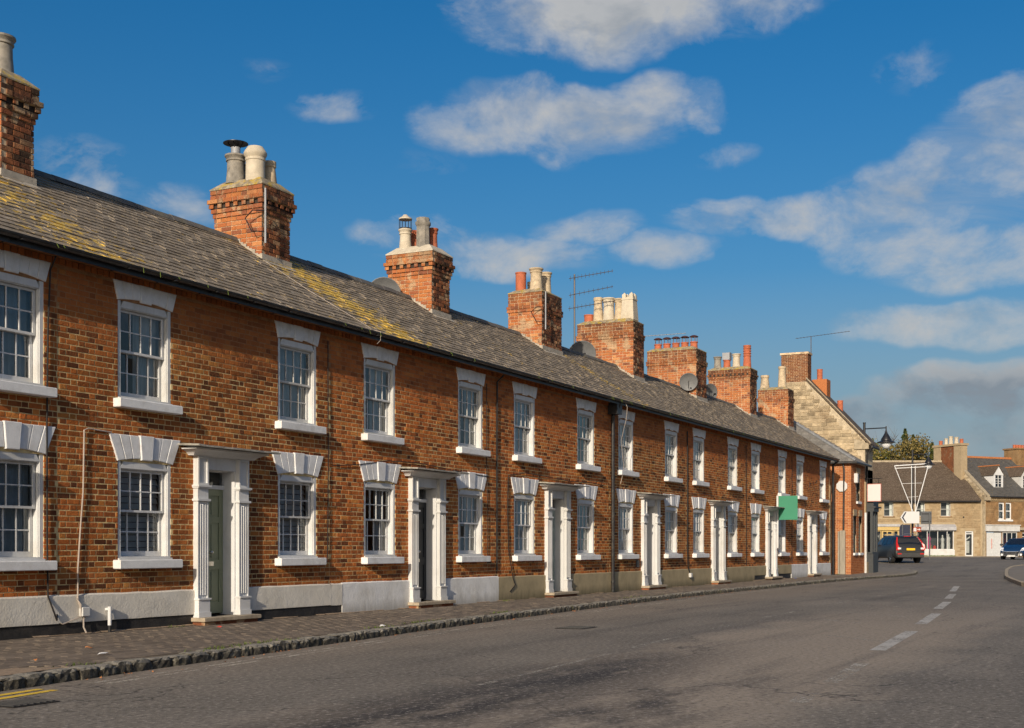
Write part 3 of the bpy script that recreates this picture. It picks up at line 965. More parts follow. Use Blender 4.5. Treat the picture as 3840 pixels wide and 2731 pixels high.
def build_window_meshes():
    M = {}
    # box frame with a curved head
    f = MB()
    fw_, d0, d1 = 0.066, 0.008, 0.20
    h = WW / 2
    f.box(-h, -h + fw_, d0, d1, 0.0, WH)
    f.box(h - fw_, h, d0, d1, 0.0, WH)
    f.box(-h + fw_, h - fw_, d0, d1, 0.0, 0.045)
    n = 8
    top = [(x, WH + arch(x, WW)) for x in [-h + WW * i / n for i in range(n + 1)]]
    f.prism([(-h + fw_, d0, WH - 0.1), (h - fw_, d0, WH - 0.1)] + [(x, d0, min(z, 9)) for x, z in reversed(top) if abs(x) < h - fw_ + 1e-6] , (0, d1 - d0, 0))
    # rounded staff bead round the opening
    f.box(-h + fw_, -h + fw_ + 0.014, d0 + 0.02, d0 + 0.05, 0.045, WH - 0.1)
    f.box(h - fw_ - 0.014, h - fw_, d0 + 0.02, d0 + 0.05, 0.045, WH - 0.1)
    f.box(-h + fw_ + 0.014, h - fw_ - 0.014, d0 + 0.02, d0 + 0.05, WH - 0.114, WH - 0.1)
    M['frame'] = f.mesh('window', 'white_paint')
    iw = h - fw_ - 0.014
    M['iw'] = iw

    def sash(z0, z1, y, bottom):
        s = MB()
        st_ = 0.042
        s.box(-iw, -iw + st_, y, y + 0.04, z0, z1)
        s.box(iw - st_, iw, y, y + 0.04, z0, z1)
        s.box(-iw + st_, iw - st_, y, y + 0.04, z0, z0 + bottom)
        s.box(-iw + st_, iw - st_, y, y + 0.04, z1 - 0.036, z1)
        gx0, gx1, gz0, gz1 = -iw + st_, iw - st_, z0 + bottom, z1 - 0.036
        cols, rows = 4, 2
        bw = 0.018
        for c in range(1, cols):
            x = gx0 + (gx1 - gx0) * c / cols
            s.box(x - bw / 2, x + bw / 2, y + 0.006, y + 0.036, gz0, gz1)
        for r_ in range(1, rows):
            z = gz0 + (gz1 - gz0) * r_ / rows
            for c in range(cols):
                xa = gx0 + (gx1 - gx0) * c / cols + (bw / 2 if c else 0)
                xb = gx0 + (gx1 - gx0) * (c + 1) / cols - (bw / 2 if c < cols - 1 else 0)
                s.box(xa, xb, y + 0.008, y + 0.034, z - bw / 2, z + bw / 2)
        return s, (gx0, gx1, gz0, gz1, y + 0.02)
    s1, g1 = sash(0.70, WH - 0.115, 0.075, 0.034)
    s2, g2 = sash(0.047, 0.735, 0.135, 0.075)
    M['upper_sash'] = s1.mesh('sash', 'white_paint')
    M['lower_sash'] = s2.mesh('sash', 'white_paint')
    panes = []
    for gi, (x0, x1, z0, z1, y) in enumerate((g1, g2)):
        for r_ in range(2):
            for c in range(4):
                panes.append((gi, x0 + (x1 - x0) * (c + .5) / 4, y, z0 + (z1 - z0) * (r_ + .5) / 2))
        q = MB()
        hx, hz = (x1 - x0) / 8 - 0.005, (z1 - z0) / 4 - 0.005
        q.quad((-hx, 0, -hz), (hx, 0, -hz), (hx, 0, hz), (-hx, 0, hz))
        M['pane%d' % gi] = q.mesh('pane', 'window_glass')
    M['panes'] = panes
    # dark room behind
    rm = MB()
    x0, x1, y0, y1, z0, z1 = -0.75, 0.75, 0.22, 1.7, -0.3, WH + 0.1
    rm.quad((x0, y1, z0), (x1, y1, z0), (x1, y1, z1), (x0, y1, z1))
    rm.quad((x0, y0, z0), (x0, y1, z0), (x0, y1, z1), (x0, y0, z1))
    rm.quad((x1, y0, z0), (x1, y0, z1), (x1, y1, z1), (x1, y1, z0))
    rm.quad((x0, y0, z0), (x1, y0, z0), (x1, y1, z0), (x0, y1, z0))
    rm.quad((x0, y0, z1), (x0, y1, z1), (x1, y1, z1), (x1, y0, z1))
    for (a, b, c_, d_) in ((x0, -h + 0.01, z0, z1), (h - 0.01, x1, z0, z1), (-h + .01, h - .01, z0, 0.02), (-h + .01, h - .01, WH - .02, z1)):
        rm.quad((a, y0, c_), (b, y0, c_), (b, y0, d_), (a, y0, d_))
    M['room'] = rm.mesh('room_lining', 'interior')
    # curtains: pleated hanging cloth
    for nm, xa, xb in (('left', -0.56, -0.24), ('right', 0.16, 0.56), ('wide', 0.0, 0.56), ('net', -0.56, 0.56)):
        c = MB()
        n = int((xb - xa) / 0.018)
        for i in range(n + 1):
            x = xa + (xb - xa) * i / n
            y = 0.245 + 0.018 * math.sin(i * 1.15) + 0.01 * math.sin(i * 0.37)
            c.v += [(x, y, 0.0), (x, y, WH)]
        for i in range(n):
            c.f.append((2 * i, 2 * i + 2, 2 * i + 3, 2 * i + 1))
        for mt in ('curtain', 'curtain_blue', 'blind_green'):
            M['curtain_%s_%s' % (nm, mt)] = c.mesh('curtain', mt)
    b = MB()
    for k in range(14):
        z = WH - 0.12 - k * 0.095
        b.quad((-0.5, 0.21, z), (0.5, 0.21, z), (0.5, 0.24, z + 0.088), (-0.5, 0.24, z + 0.088))
    M['blind'] = b.mesh('blind', 'curtain')
    M['blind_g'] = b.mesh('blind', 'blind_green')
    # sill
    s = MB()
    s.bbox(-h - 0.095, h + 0.095, -0.15, 0.03, -0.135, -0.004, 0.01)
    M['sill'] = s.mesh('sill', 'stone_trim_paint')
    s = MB()
    s.box(-h, h, -0.03, 0.06, -0.004, 0.022)
    M['subsill'] = s.mesh('sill_board', 'white_paint')

    # lintels: seven voussoirs fanning out from the opening
    def lintel(top_w, bot_w, h_c, proud, key_drop, key_proud, joint, extra):
        out = []
        n = 7
        ks = 0.2  # keystone share
        edges = [-1.0]
        side = (1 - ks) / 2 / 3 * 2
        for i in range(3):
            edges.append(edges[-1] + side)
        edges.append(edges[-1] + 2 * ks)
        for i in range(3):
            edges.append(edges[-1] + side)
        r3 = random.Random(12)
        for i in range(n):
            a, b = edges[i], edges[i + 1]
            key = i == 3
            pb = []
            bx0, bx1 = a * bot_w / 2 + joint, b * bot_w / 2 - joint
            tx0, tx1 = a * top_w / 2 + joint, b * top_w / 2 - joint
            dz = -key_drop if key else 0.0
            zt = h_c + (extra if key else 0)
            zb0, zb1 = arch(bx0, bot_w) + dz, arch(bx1, bot_w) + dz
            y = -(key_proud if key else proud + r3.uniform(-0.006, 0.006))
            m = MB()
            bv = 0.009
            # bevelled block: back ring, front ring inset
            back = [(bx0, 0.01, zb0), (bx1, 0.01, zb1), (tx1, 0.01, zt), (tx0, 0.01, zt)]
            mid = [(p[0], y + bv, p[2]) for p in back]
            cxm = sum(p[0] for p in back) / 4
            front = [(bx0 + bv, y, zb0 + bv), (bx1 - bv, y, zb1 + bv), (tx1 - bv, y, zt - bv), (tx0 + bv, y, zt - bv)]
            i0 = len(m.v)
            m.v += back + mid + front
            for k in range(4):
                k2 = (k + 1) % 4
                m.f.append((k, k2, 4 + k2, 4 + k))
                m.f.append((4 + k, 4 + k2, 8 + k2, 8 + k))
            m.f.append((8, 9, 10, 11))
            out.append(m.mesh('keystone' if key else 'voussoir', 'stone_trim_paint'))
        return out
    M['lintel_up'] = lintel(1.34, 1.17, 0.28, 0.028, 0.03, 0.033, 0.0022, 0.008)
    M['lintel_low'] = lintel(1.52, 1.18, 0.39, 0.026, 0.022, 0.05, 0.0035, 0.008)
    return M


WM = build_window_meshes()


def window(parent, x, z, up, i):
    r_ = random.Random(100 + i)
    w = link('window', WM['frame'], parent, (x, 0, z))
    link('sash', WM['upper_sash'], w)
    link('sash', WM['lower_sash'], w)
    for gi, px, py, pz in WM['panes']:
        link('pane', WM['pane%d' % gi], w, (px, py, pz), (r_.gauss(0, 0.010), 0, r_.gauss(0, 0.010)))
    link('room_lining', WM['room'], w)
    cm = r_.choice(['curtain', 'curtain', 'curtain_blue'])
    if up:
        k = r_.choice(['both', 'both', 'net', 'wide'])
    else:
        k = r_.choice(['both', 'right', 'blind', 'net', 'right'])
    if i in (14, 15):
        k, cm = 'net', 'blind_green'
    if k == 'both':
        link('curtain', WM['curtain_left_' + cm], w)
        link('curtain', WM['curtain_right_' + cm], w)
    elif k == 'blind':
        link('blind', WM['blind'], w)
    else:
        link('curtain', WM['curtain_%s_%s' % (k, cm)], w)
    link('sill', WM['sill'], w)
    link('sill_board', WM['subsill'], w)
    names = ['voussoir', 'voussoir', 'voussoir', 'keystone', 'voussoir', 'voussoir', 'voussoir']
    for nm, me in zip(names, WM['lintel_up' if up else 'lintel_low']):
        link(nm, me, w, (0, 0, WH))
    return w


# bricks: one small eroded block, six variants, 1 x 1 in length and height
BR = []
for v in range(8):
    r4 = random.Random(v)
    BR.append([r4.uniform(-1, 1) for _ in range(40)])


def brick_verts(L, H, proud, jit, bx=0.007, bz=0.006):
    """12 vertices in (along, out, up); out is positive towards the street"""
    j = lambda k, a: jit[k % 40] * a
    hl, hh = L / 2, H / 2
    v = []
    for k, (sx, sz) in enumerate(((-1, -1), (1, -1), (1, 1), (-1, 1))):
        v.append((sx * hl, -0.012, sz * hh))
    for k, (sx, sz) in enumerate(((-1, -1), (1, -1), (1, 1), (-1, 1))):
        v.append((sx * hl, proud - 0.0025 + j(k, 0.001), sz * hh))
    for k, (sx, sz) in enumerate(((-1, -1), (1, -1), (1, 1), (-1, 1))):
        v.append((sx * (hl - bx - abs(j(8 + k, 0.006))), proud + j(12 + k, 0.0012), sz * (hh - bz - abs(j(16 + k, 0.004)))))
    return v


BF = [(8, 9, 10, 11), (4, 5, 9, 8), (5, 6, 10, 9), (6, 7, 11, 10), (7, 4, 8, 11), (0, 1, 5, 4), (1, 2, 6, 5), (2, 3, 7, 6), (3, 0, 4, 7)]


def brick_meshes(mat):
    out = []
    for L in (0.222, 0.106):
        row = []
        for v in range(8):
            vs = brick_verts(L, 0.069, 0.004, BR[v])
            me = bpy.data.meshes.new('brick')
            me.from_pydata([(a / L, -b, c / 0.069) for a, b, c in vs], [], BF)
            me.materials.append(MATS[mat])
            row.append(me)
        out.append(row)
    return out


BM = {m: brick_meshes(m) for m in ('brick_wall', 'brick_chimney', 'brick_weathered')}


def lay_bricks(parent, specs, n_single, mat, join_name='brickwork', keyf=None):
    """specs: (centre xyz, facing angle, L, H, proud); the nearest become objects, the rest one mesh"""
    if keyf:
        specs = sorted(specs, key=keyf)
    rb = random.Random(len(specs))
    for s in specs[:n_single]:
        (x, y, z), ang, L, H, proud = s
        me = BM[mat][0 if L > 0.16 else 1][rb.randrange(8)]
        push = proud - 0.004
        link('brick', me, parent, (x + math.sin(ang) * push, y - math.cos(ang) * push, z), (rb.gauss(0, 0.006), rb.gauss(0, 0.006), ang + rb.gauss(0, 0.004)), (L, 1, H))
    rest = specs[n_single:]
    if rest:
        V = np.zeros((len(rest) * 12, 3))
        for i, ((x, y, z), ang, L, H, proud) in enumerate(rest):
            jit = BR[rb.randrange(8)]
            vs = np.array(brick_verts(L, H, proud + rb.uniform(-0.0006, 0.0010), jit))
            ca, sa = math.cos(ang), math.sin(ang)
            V[i * 12:(i + 1) * 12, 0] = x + vs[:, 0] * ca + vs[:, 1] * sa
            V[i * 12:(i + 1) * 12, 1] = y + vs[:, 0] * sa - vs[:, 1] * ca
            V[i * 12:(i + 1) * 12, 2] = z + vs[:, 2]
        F = np.array(BF)
        faces = (F[None, :, :] + (np.arange(len(rest)) * 12)[:, None, None]).reshape(-1, 4)
        me = bpy.data.meshes.new(join_name)
        me.from_pydata(V.tolist(), [], faces.tolist())
        me.materials.append(MATS[mat])
        link(join_name, me, parent, kind='stuff')


def face_course(x0, x1, k, rb, L1=0.222, L2=0.106, j=0.011):
    """one course of Flemish bond between x0 and x1 -> (centre, length)"""
    out = []
    x = x0
    head = k % 2 == 0
    first = True
    while x < x1 - 0.03:
        L = (L2 if head else L1) * rb.uniform(0.96, 1.03)
        if first:
            first = False
        if x + L > x1 - 0.05:
            L = x1 - x
        out.append((x + L / 2, L))
        x += L + j
        head = not head
    return out


# chimney pots ---------------------------------------------------------
def pot(parent, kind, x, y, z, h, r):
    m = MB()
    mat = 'pot_buff'
    if kind in ('buff', 'cream', 'grey', 'terracotta'):
        mat = {'buff': 'pot_buff', 'cream': 'pot_cream', 'grey': 'pot_grey', 'terracotta': 'pot_terracotta'}[kind]
        m.lathe([(r * 1.12, 0), (r * 1.0, 0.06), (r * 0.9, h * 0.5), (r * 0.88, h - 0.13), (r * 1.0, h - 0.12), (r * 1.0, h - 0.09), (r * 0.93, h - 0.08), (r * 1.02, h - 0.05), (r * 1.14, h - 0.03), (r * 1.14, h), (r * 0.8, h), (r * 0.78, h - 0.3)], 18)
    elif kind == 'straight':
        mat = 'pot_terracotta'
        m.lathe([(r, 0), (r, h - 0.04), (r * 1.08, h - 0.035), (r * 1.08, h), (r * 0.85, h), (r * 0.8, h - 0.2)], 18)
    elif kind == 'dome':
        mat = 'pot_cream'
        m.lathe([(r * 1.0, 0), (r * 0.98, h - 0.28), (r * 1.05, h - 0.27), (r * 1.05, h - 0.23), (r * 0.98, h - 0.22), (r * 1.18, h - 0.16), (r * 1.2, h - 0.12), (r * 1.12, h - 0.09), (r * 0.85, h - .015), (r * 0.8, h), (r * 0.5, h - 0.01), (r * 0.45, h - 0.2)], 20)
    elif kind == 'octagon':
        mat = 'pot_grey'
        m.lathe([(r * 1.05, 0), (r * 1.0, h - 0.22), (r * 1.02, h - 0.2), (r * 1.2, h - 0.16), (r * 1.2, h - 0.1), (r * 0.98, h - 0.08), (r * 1.05, h - 0.02), (r * 1.0, h), (r * 0.75, h), (r * 0.7, h - 0.2)], 8)
    elif kind == 'tapered':
        mat = 'pot_buff'
        m.lathe([(r * 1.2, 0), (r * 1.1, 0.1), (r * 0.85, h - 0.12), (r * 1.0, h - 0.11), (r * 1.0, h), (r * 0.7, h), (r * 0.7, h - 0.2)], 14)
    elif kind == 'crown':
        mat = 'pot_cream'
        for (a, b, z0, z1) in ((r * 1.15, r * 0.95, 0, h * 0.72),):
            m.prism([(-a, -a, 0), (a, -a, 0), (a, a, 0), (-a, a, 0)], (0, 0, 0.02))
            i = len(m.v)
            m.v += [(-a, -a, 0.02), (a, -a, 0.02), (a, a, 0.02), (-a, a, 0.02), (-b, -b, z1), (b, -b, z1), (b, b, z1), (-b, b, z1)]
            m.f += [tuple(i + k for k in q) for q in ((0, 1, 5, 4), (1, 2, 6, 5), (2, 3, 7, 6), (3, 0, 4, 7))]
        m.box(-r * 1.05, r * 1.05, -r * 1.05, r * 1.05, h * 0.72, h * 0.77)
        for sx in (-1, 1):
            for sy in (-1, 1):
                cx0, cy0 = sx * r * 0.62, sy * r * 0.62
                m.prism([(cx0 - r * .33, cy0 - r * .33, h * .77), (cx0 + r * .33, cy0 - r * .33, h * .77), (cx0 + r * .33, cy0 + r * .33, h * .77), (cx0 - r * .33, cy0 + r * .33, h * .77)], (0, 0, h * 0.14))
                i = len(m.v)
                q = r * .33
                m.v += [(cx0 - q, cy0 - q, h * .91), (cx0 + q, cy0 - q, h * .91), (cx0 + q, cy0 + q, h * .91), (cx0 - q, cy0 + q, h * .91), (cx0, cy0, h)]
                m.f += [tuple(i + k for k in t_) for t_ in ((0, 1, 4), (1, 2, 4), (2, 3, 4), (3, 0, 4))]
        m.box(-r * .8, r * .8, -r * .8, r * .8, h * .77, h * .82)
    elif kind == 'ribbed':
        mat = 'pot_terracotta'
        prof = [(r * 1.1, 0), (r * 0.95, h * 0.45)]
        for k in range(4):
            z0 = h * (0.5 + 0.11 * k)
            prof += [(r * 0.92, z0), (r * 1.08, z0 + 0.02), (r * 1.08, z0 + 0.045), (r * 0.92, z0 + 0.06)]
        prof += [(r * 1.05, h - 0.03), (r * 1.05, h), (r * .8, h), (r * .75, h - .2)]
        m.lathe(prof, 16)
    if kind.startswith('cowled'):
        mat = 'pot_terracotta'
        m.lathe([(r, 0), (r * 0.95, h * 0.42), (r * 1.1, h * 0.44), (r * 1.1, h * 0.5), (r * 0.8, h * 0.5), (r * 0.75, h * 0.2)], 14)
        o = m.obj('chimney_pot', mat, parent, smooth=True)
        o.location = (x, y, z)
        c = MB()
        for k in range(5):
            an = 2 * math.pi * k / 5
            c.tube([(r * .85 * math.cos(an), r * .85 * math.sin(an), h * .48), (r * .85 * math.cos(an), r * .85 * math.sin(an), h * 0.86)], 0.012, 5)
        c.lathe([(r * 1.2, h * 0.85), (r * 1.22, h * 0.88), (r * 0.7, h * 0.96), (0.01, h)], 14)
        c.lathe([(0.01, h * .87), (r * 1.2, h * 0.85)], 14)
        co = c.obj('cowl', 'cowl_dark', parent, smooth=True)
        co.location = (x, y, z)
        return
    if kind == 'metal_cowl':
        mat = 'pot_terracotta'
        m.lathe([(r * 1.05, 0), (r * .95, h * .48), (r * 1.1, h * .5), (r * 1.1, h * .55), (r * .7, h * .55)], 14)
        c = MB()
        c.box(-r * 1.05, r * 1.05, -r * 1.05, -r * .95, h * .56, h)
        c.box(-r * 1.05, r * 1.05, r * .95, r * 1.05, h * .56, h)
        c.box(-r * 1.05, -r * .95, -r * .95, r * .95, h * .56, h * .98)
        c.box(-r * .95, r * 1.3, -r * .95, r * .95, h * .9, h * .94)
        co = c.obj('cowl', 'steel', parent)
        co.location = (x, y, z)
    o = m.obj('chimney_pot', mat, parent, smooth=True)
    o.location = (x, y, z)


def cage_cowl(parent, x, y, z, r):
    c = MB()
    for k in range(12):
        an = 2 * math.pi * k / 12
        c.tube([(r * math.cos(an), r * math.sin(an), 0), (r * math.cos(an), r * math.sin(an), 0.26)], 0.006, 4)
    c.lathe([(r * 1.06, 0.0), (r * 1.06, 0.03)], 16)
    o = c.obj('cowl', 'iron_black', parent)
    o.location = (x, y, z)
    c = MB()
    c.lathe([(r * 1.1, 0.24), (r * 1.1, 0.27), (r * .6, 0.31), (r * .3, 0.36), (0.01, 0.37)], 16)
    c.lathe([(0.01, 0.245), (r * 1.1, 0.24)], 16)
    o = c.obj('cowl', 'pot_cream', parent, smooth=True)
    o.location = (x, y, z)


def disc_cowl(parent, x, y, z, r):
    c = MB()
    c.tube([(0, 0, -0.05), (0, 0, 0.16)], r * 0.38, 14)
    o = c.obj('cowl', 'steel', parent, smooth=True)
    o.location = (x, y, z)
    c = MB()
    for k in range(4):
        an = 2 * math.pi * k / 4 + .4
        c.tube([(r * .36 * math.cos(an), r * .36 * math.sin(an), 0.15), (r * .6 * math.cos(an), r * .6 * math.sin(an), 0.25)], 0.01, 5)
    c.lathe([(0.01, 0.27), (r * 1.0, 0.235), (r * 1.0, 0.245), (0.01, 0.285)], 18)
    o = c.obj('cowl', 'iron_black', parent, smooth=True)
    o.location = (x, y, z)


EAVE_Y, EAVE_Z, RIDGE_Y, RIDGE_Z = -0.33, 5.285, 2.55, 7.2
SL = (RIDGE_Z - EAVE_Z) / (RIDGE_Y - EAVE_Y)


def roof_z(y):
    return RIDGE_Z - abs(RIDGE_Y - y) * SL


def cam_dist(p):
    return p[0] * cs + (p[1] + 13.6) * sn


def chimney(parent, px, x0, w, y0, y1, zt, style, pots, n_single, flash='fillet_cement'):
    """brick stack; px is the parent's X"""
    zb = roof_z(y0) - 0.35
    H = 0.09
    crs = int(round((zt - zb) / H))
    zb = zt - crs * H
    # courses: outward offset of each of the top courses
    off = {}
    if style == 'dentil':
        off = {1: 0.055, 2: 0.055, 3: 0.10, 4: 0.075, 5: 0.045, 6: 0.02}
    elif style == 'band':
        off = {1: 0.0, 2: 0.0, 3: 0.0, 4: 0.0, 5: 0.035, 6: 0.03}
    elif style == 'oversail':
        off = {1: 0.02, 2: 0.02, 3: 0.02, 4: 0.02, 5: 0.05, 6: 0.03}
    elif style == 'smalldentil':
        off = {1: 0.02, 2: 0.02, 3: 0.06, 4: 0.03}
    X0, X1 = x0 - px, x0 + w - px
    core = MB()
    core.box(X0 + .01, X1 - .01, y0 + .01, y1 - .01, zb, zt - 0.012)
    for k, o_ in off.items():
        if o_ > 0.015:
            zc = zt - k * H
            if style.endswith('dentil') and k in (3, 4):
                o_ = max(0.0, o_ - .05) if (k == 4) == (style == 'dentil') else o_
            core.box(X0 - o_ + .012, X1 + o_ - .012, y0 - o_ + .012, y1 + o_ - .012, zc + 0.004, zc + H - 0.004)
    ch = core.obj('chimney', 'mortar_chimney', parent)
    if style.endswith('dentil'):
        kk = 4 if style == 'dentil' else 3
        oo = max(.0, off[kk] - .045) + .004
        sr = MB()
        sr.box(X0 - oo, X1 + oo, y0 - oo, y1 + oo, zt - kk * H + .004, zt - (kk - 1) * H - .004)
        sr.obj('dentil_recess', 'soot_shade', ch)  # sooty dark core; shade between the dentils put into its colour
    rb = random.Random(int(x0 * 10))
    vis, hid, wea = [], [], []
    for k in range(1, crs + 1):
        o_ = off.get(k, 0.0)
        z = zt - (k - 0.5) * H
        dent = (style == 'dentil' and k == 4) or (style == 'smalldentil' and k == 3)
        a0, a1, b0, b1 = X0 - o_, X1 + o_, y0 - o_, y1 + o_
        # end face towards the camera (-X): runs along Y
        if dent:
            n = int((b1 - b0) / 0.17)
            run = [(b0 + 0.06 + (b1 - b0 - 0.12) * i / (n - 1), 0.095) for i in range(n)]
            n2 = max(3, int((a1 - a0) / 0.17))
            run2 = [(a0 + 0.06 + (a1 - a0 - 0.12) * i / (n2 - 1), 0.095) for i in range(n2)]
        else:
            run = face_course(b0, b1, k, rb, .235, .112, .014)
            run2 = face_course(a0 + (0.106 if k % 2 else 0.0), a1, k + 1, rb)
        for c, L in run:
            if z > roof_z(c) - 0.02:
                vis.append(((a0 + .0, c, z), -math.pi / 2, L, 0.076, 0.0045 + rb.uniform(-.002, .004)))
        for c, L in run2:
            if z > roof_z(b0) - 0.05:
                wea.append(((c, b0, z), 0.0, L, 0.076, 0.006 + rb.uniform(-.004, .010)))
        for c, L in face_course(b0, b1, k, rb):
            if z > roof_z(c) - 0.1:
                hid.append(((a1, c, z), math.pi / 2, L, 0.069, 0.01))
        for c, L in face_course(a0, a1, k, rb):
            if z > roof_z(b1) - 0.1:
                hid.append(((c, b1, z), math.pi, L, 0.069, 0.01))
    ns = min(n_single, len(vis))
    lay_bricks(ch, vis, ns, 'brick_chimney')
    n2 = max(0, min(n_single - ns, len(wea)))
    lay_bricks(ch, wea, n2, 'brick_weathered')
    lay_bricks(ch, hid, 0, 'brick_weathered')
    # flaunching: mortar haunch the pots sit in
    fl = MB()
    o_ = off.get(1, 0.0)
    hh = 0.2 if style == 'dentil' else 0.14
    i = 0
    a0, a1, b0, b1 = X0 - o_ - .012, X1 + o_ + .012, y0 - o_ - .012, y1 + o_ + .012
    ins = 0.2
    fl.v += [(a0, b0, zt), (a1, b0, zt), (a1, b1, zt), (a0, b1, zt), (a0, b0, zt + .025), (a1, b0, zt + .025), (a1, b1, zt + .025), (a0, b1, zt + .025),
             (a0 + ins, b0 + ins, zt + hh), (a1 - ins, b0 + ins, zt + hh), (a1 - ins, b1 - ins, zt + hh), (a0 + ins, b1 - ins, zt + hh)]
    fl.f += [(0, 3, 2, 1), (0, 1, 5, 4), (1, 2, 6, 5), (2, 3, 7, 6), (3, 0, 4, 7), (4, 5, 9, 8), (5, 6, 10, 9), (6, 7, 11, 10), (7, 4, 8, 11), (8, 9, 10, 11)]
    fl.obj('flaunching', 'pot_cream' if style == 'dentil' and x0 > 25 else 'lichen_cap', ch)
    # cement fillet stepped up the slope on the near side, apron at the front
    fo = MB()
    n = 9
    ym = RIDGE_Y if y1 > RIDGE_Y else y1
    steps = [y0 + (ym - y0) * i / n for i in range(n + 1)]
    for a, b in zip(steps, steps[1:]):
        ht = 0.07 + 0.05 * (rb.random())
        fo.prism([(X0 - .022, a, roof_z(a) - .03), (X0 - .022, b, roof_z(b) - .03), (X0 - .022, b, roof_z(a) + ht), (X0 - .022, a, roof_z(a) + ht)], (.05, 0, 0))
    fo.prism([(X0 - .03, y0 - .035, roof_z(y0 - .03) - .02), (X1 + .03, y0 - .035, roof_z(y0 - .03) - .02), (X1 + .03, y0 - .035, roof_z(y0) + .11), (X0 - .03, y0 - .035, roof_z(y0) + .11)], (0, .05, 0))
    fo.prism([(X0 - .05, y0 - .17, roof_z(y0 - .17) + .014), (X1 + .05, y0 - .17, roof_z(y0 - .17) + .014), (X1 + .05, y0, roof_z(y0) + .014), (X0 - .05, y0, roof_z(y0) + .014)], (0, 0, .012))
    fo.obj('flashing', flash, ch)
    for p in pots:
        kind, fx, fy, h, r = p[:5]
        x, y = X0 + w * fx, y0 + (y1 - y0) * fy
        pot(ch, kind, x, y, zt + hh - .05, h, r)
        if len(p) > 5:
            if p[5] == 'cage':
                cage_cowl(ch, x, y, zt + hh - .05 + h, r)
            else:
                disc_cowl(ch, x, y, zt + hh - .05 + h, r * 1.3)
    return ch


# slates ---------------------------------------------------------------
slate_me = []
for v in range(5):
    r5 = random.Random(70 + v)
    m = MB()
    # x along the eaves (width 1), y up the slope (0..1 exposed+lap), z out of the roof
    m.v = [(-.5, 0, .002), (.5, 0, .002), (.5, 1, 0.0), (-.5, 1, 0.0), (-.5, r5.uniform(-.02, .03), .015 + r5.uniform(0, .007)), (.5, r5.uniform(-.02, .03), .015 + r5.uniform(0, .007)), (.5, 1, 0.004), (-.5, 1, .004)]
    m.f = [(4, 5, 6, 7), (0, 1, 5, 4), (1, 2, 6, 5), (3, 0, 4, 7)]
    slate_me.append(m)
SLATE_MESH = {mt: [m.mesh('slate', mt) for m in slate_me] for mt in ('slate_roof',)}


def lay_slates(parent, origin, u, vdir, length, slope_len, w, gauge, mat, n_single, keep=None, seed=1, lap=0.05):
    u, vdir = Vector(u).normalized(), Vector(vdir).normalized()
    nrm = u.cross(vdir)
    rows = int(slope_len / gauge + 0.5)
    gauge = slope_len / rows
    rr = random.Random(seed)
    specs = []
    for r_ in range(rows):
        x = -(w / 2 if r_ % 2 else 0)
        while x < length:
            a, b = max(x, 0.0), min(x + w, length)
            if b - a > 0.04:
                c = Vector(origin) + u * ((a + b) / 2) + vdir * (r_ * gauge)
                if keep is None or keep(c, r_):
                    specs.append((c, b - a - 0.006, rr.random()))
            x += w
    if n_single:
        specs.sort(key=lambda s: cam_dist(s[0] + Vector(parent.location)))
    rot = Matrix((u, vdir, nrm)).transposed().to_euler()
    for c, ww, q in specs[:n_single]:
        link('slate', SLATE_MESH[mat][int(q * 4.99)], parent, c + nrm * (q * 0.004), rot, (ww, gauge + lap, 1 + q * .5))
    rest = specs[n_single:]
    mb = MB()
    for c, ww, q in rest:
        i = len(mb.v)
        tm = slate_me[int(q * 4.99)]
        for p in tm.v:
            P_ = c + u * (p[0] * ww) + vdir * (p[1] * (gauge + lap)) + nrm * (p[2] * (1 + q * .5) + q * .004)
            mb.v.append(tuple(P_))
        mb.f += [tuple(i + k for k in f) for f in tm.f]
    if rest:
        mb.obj('slating', mat, parent, kind='stuff')

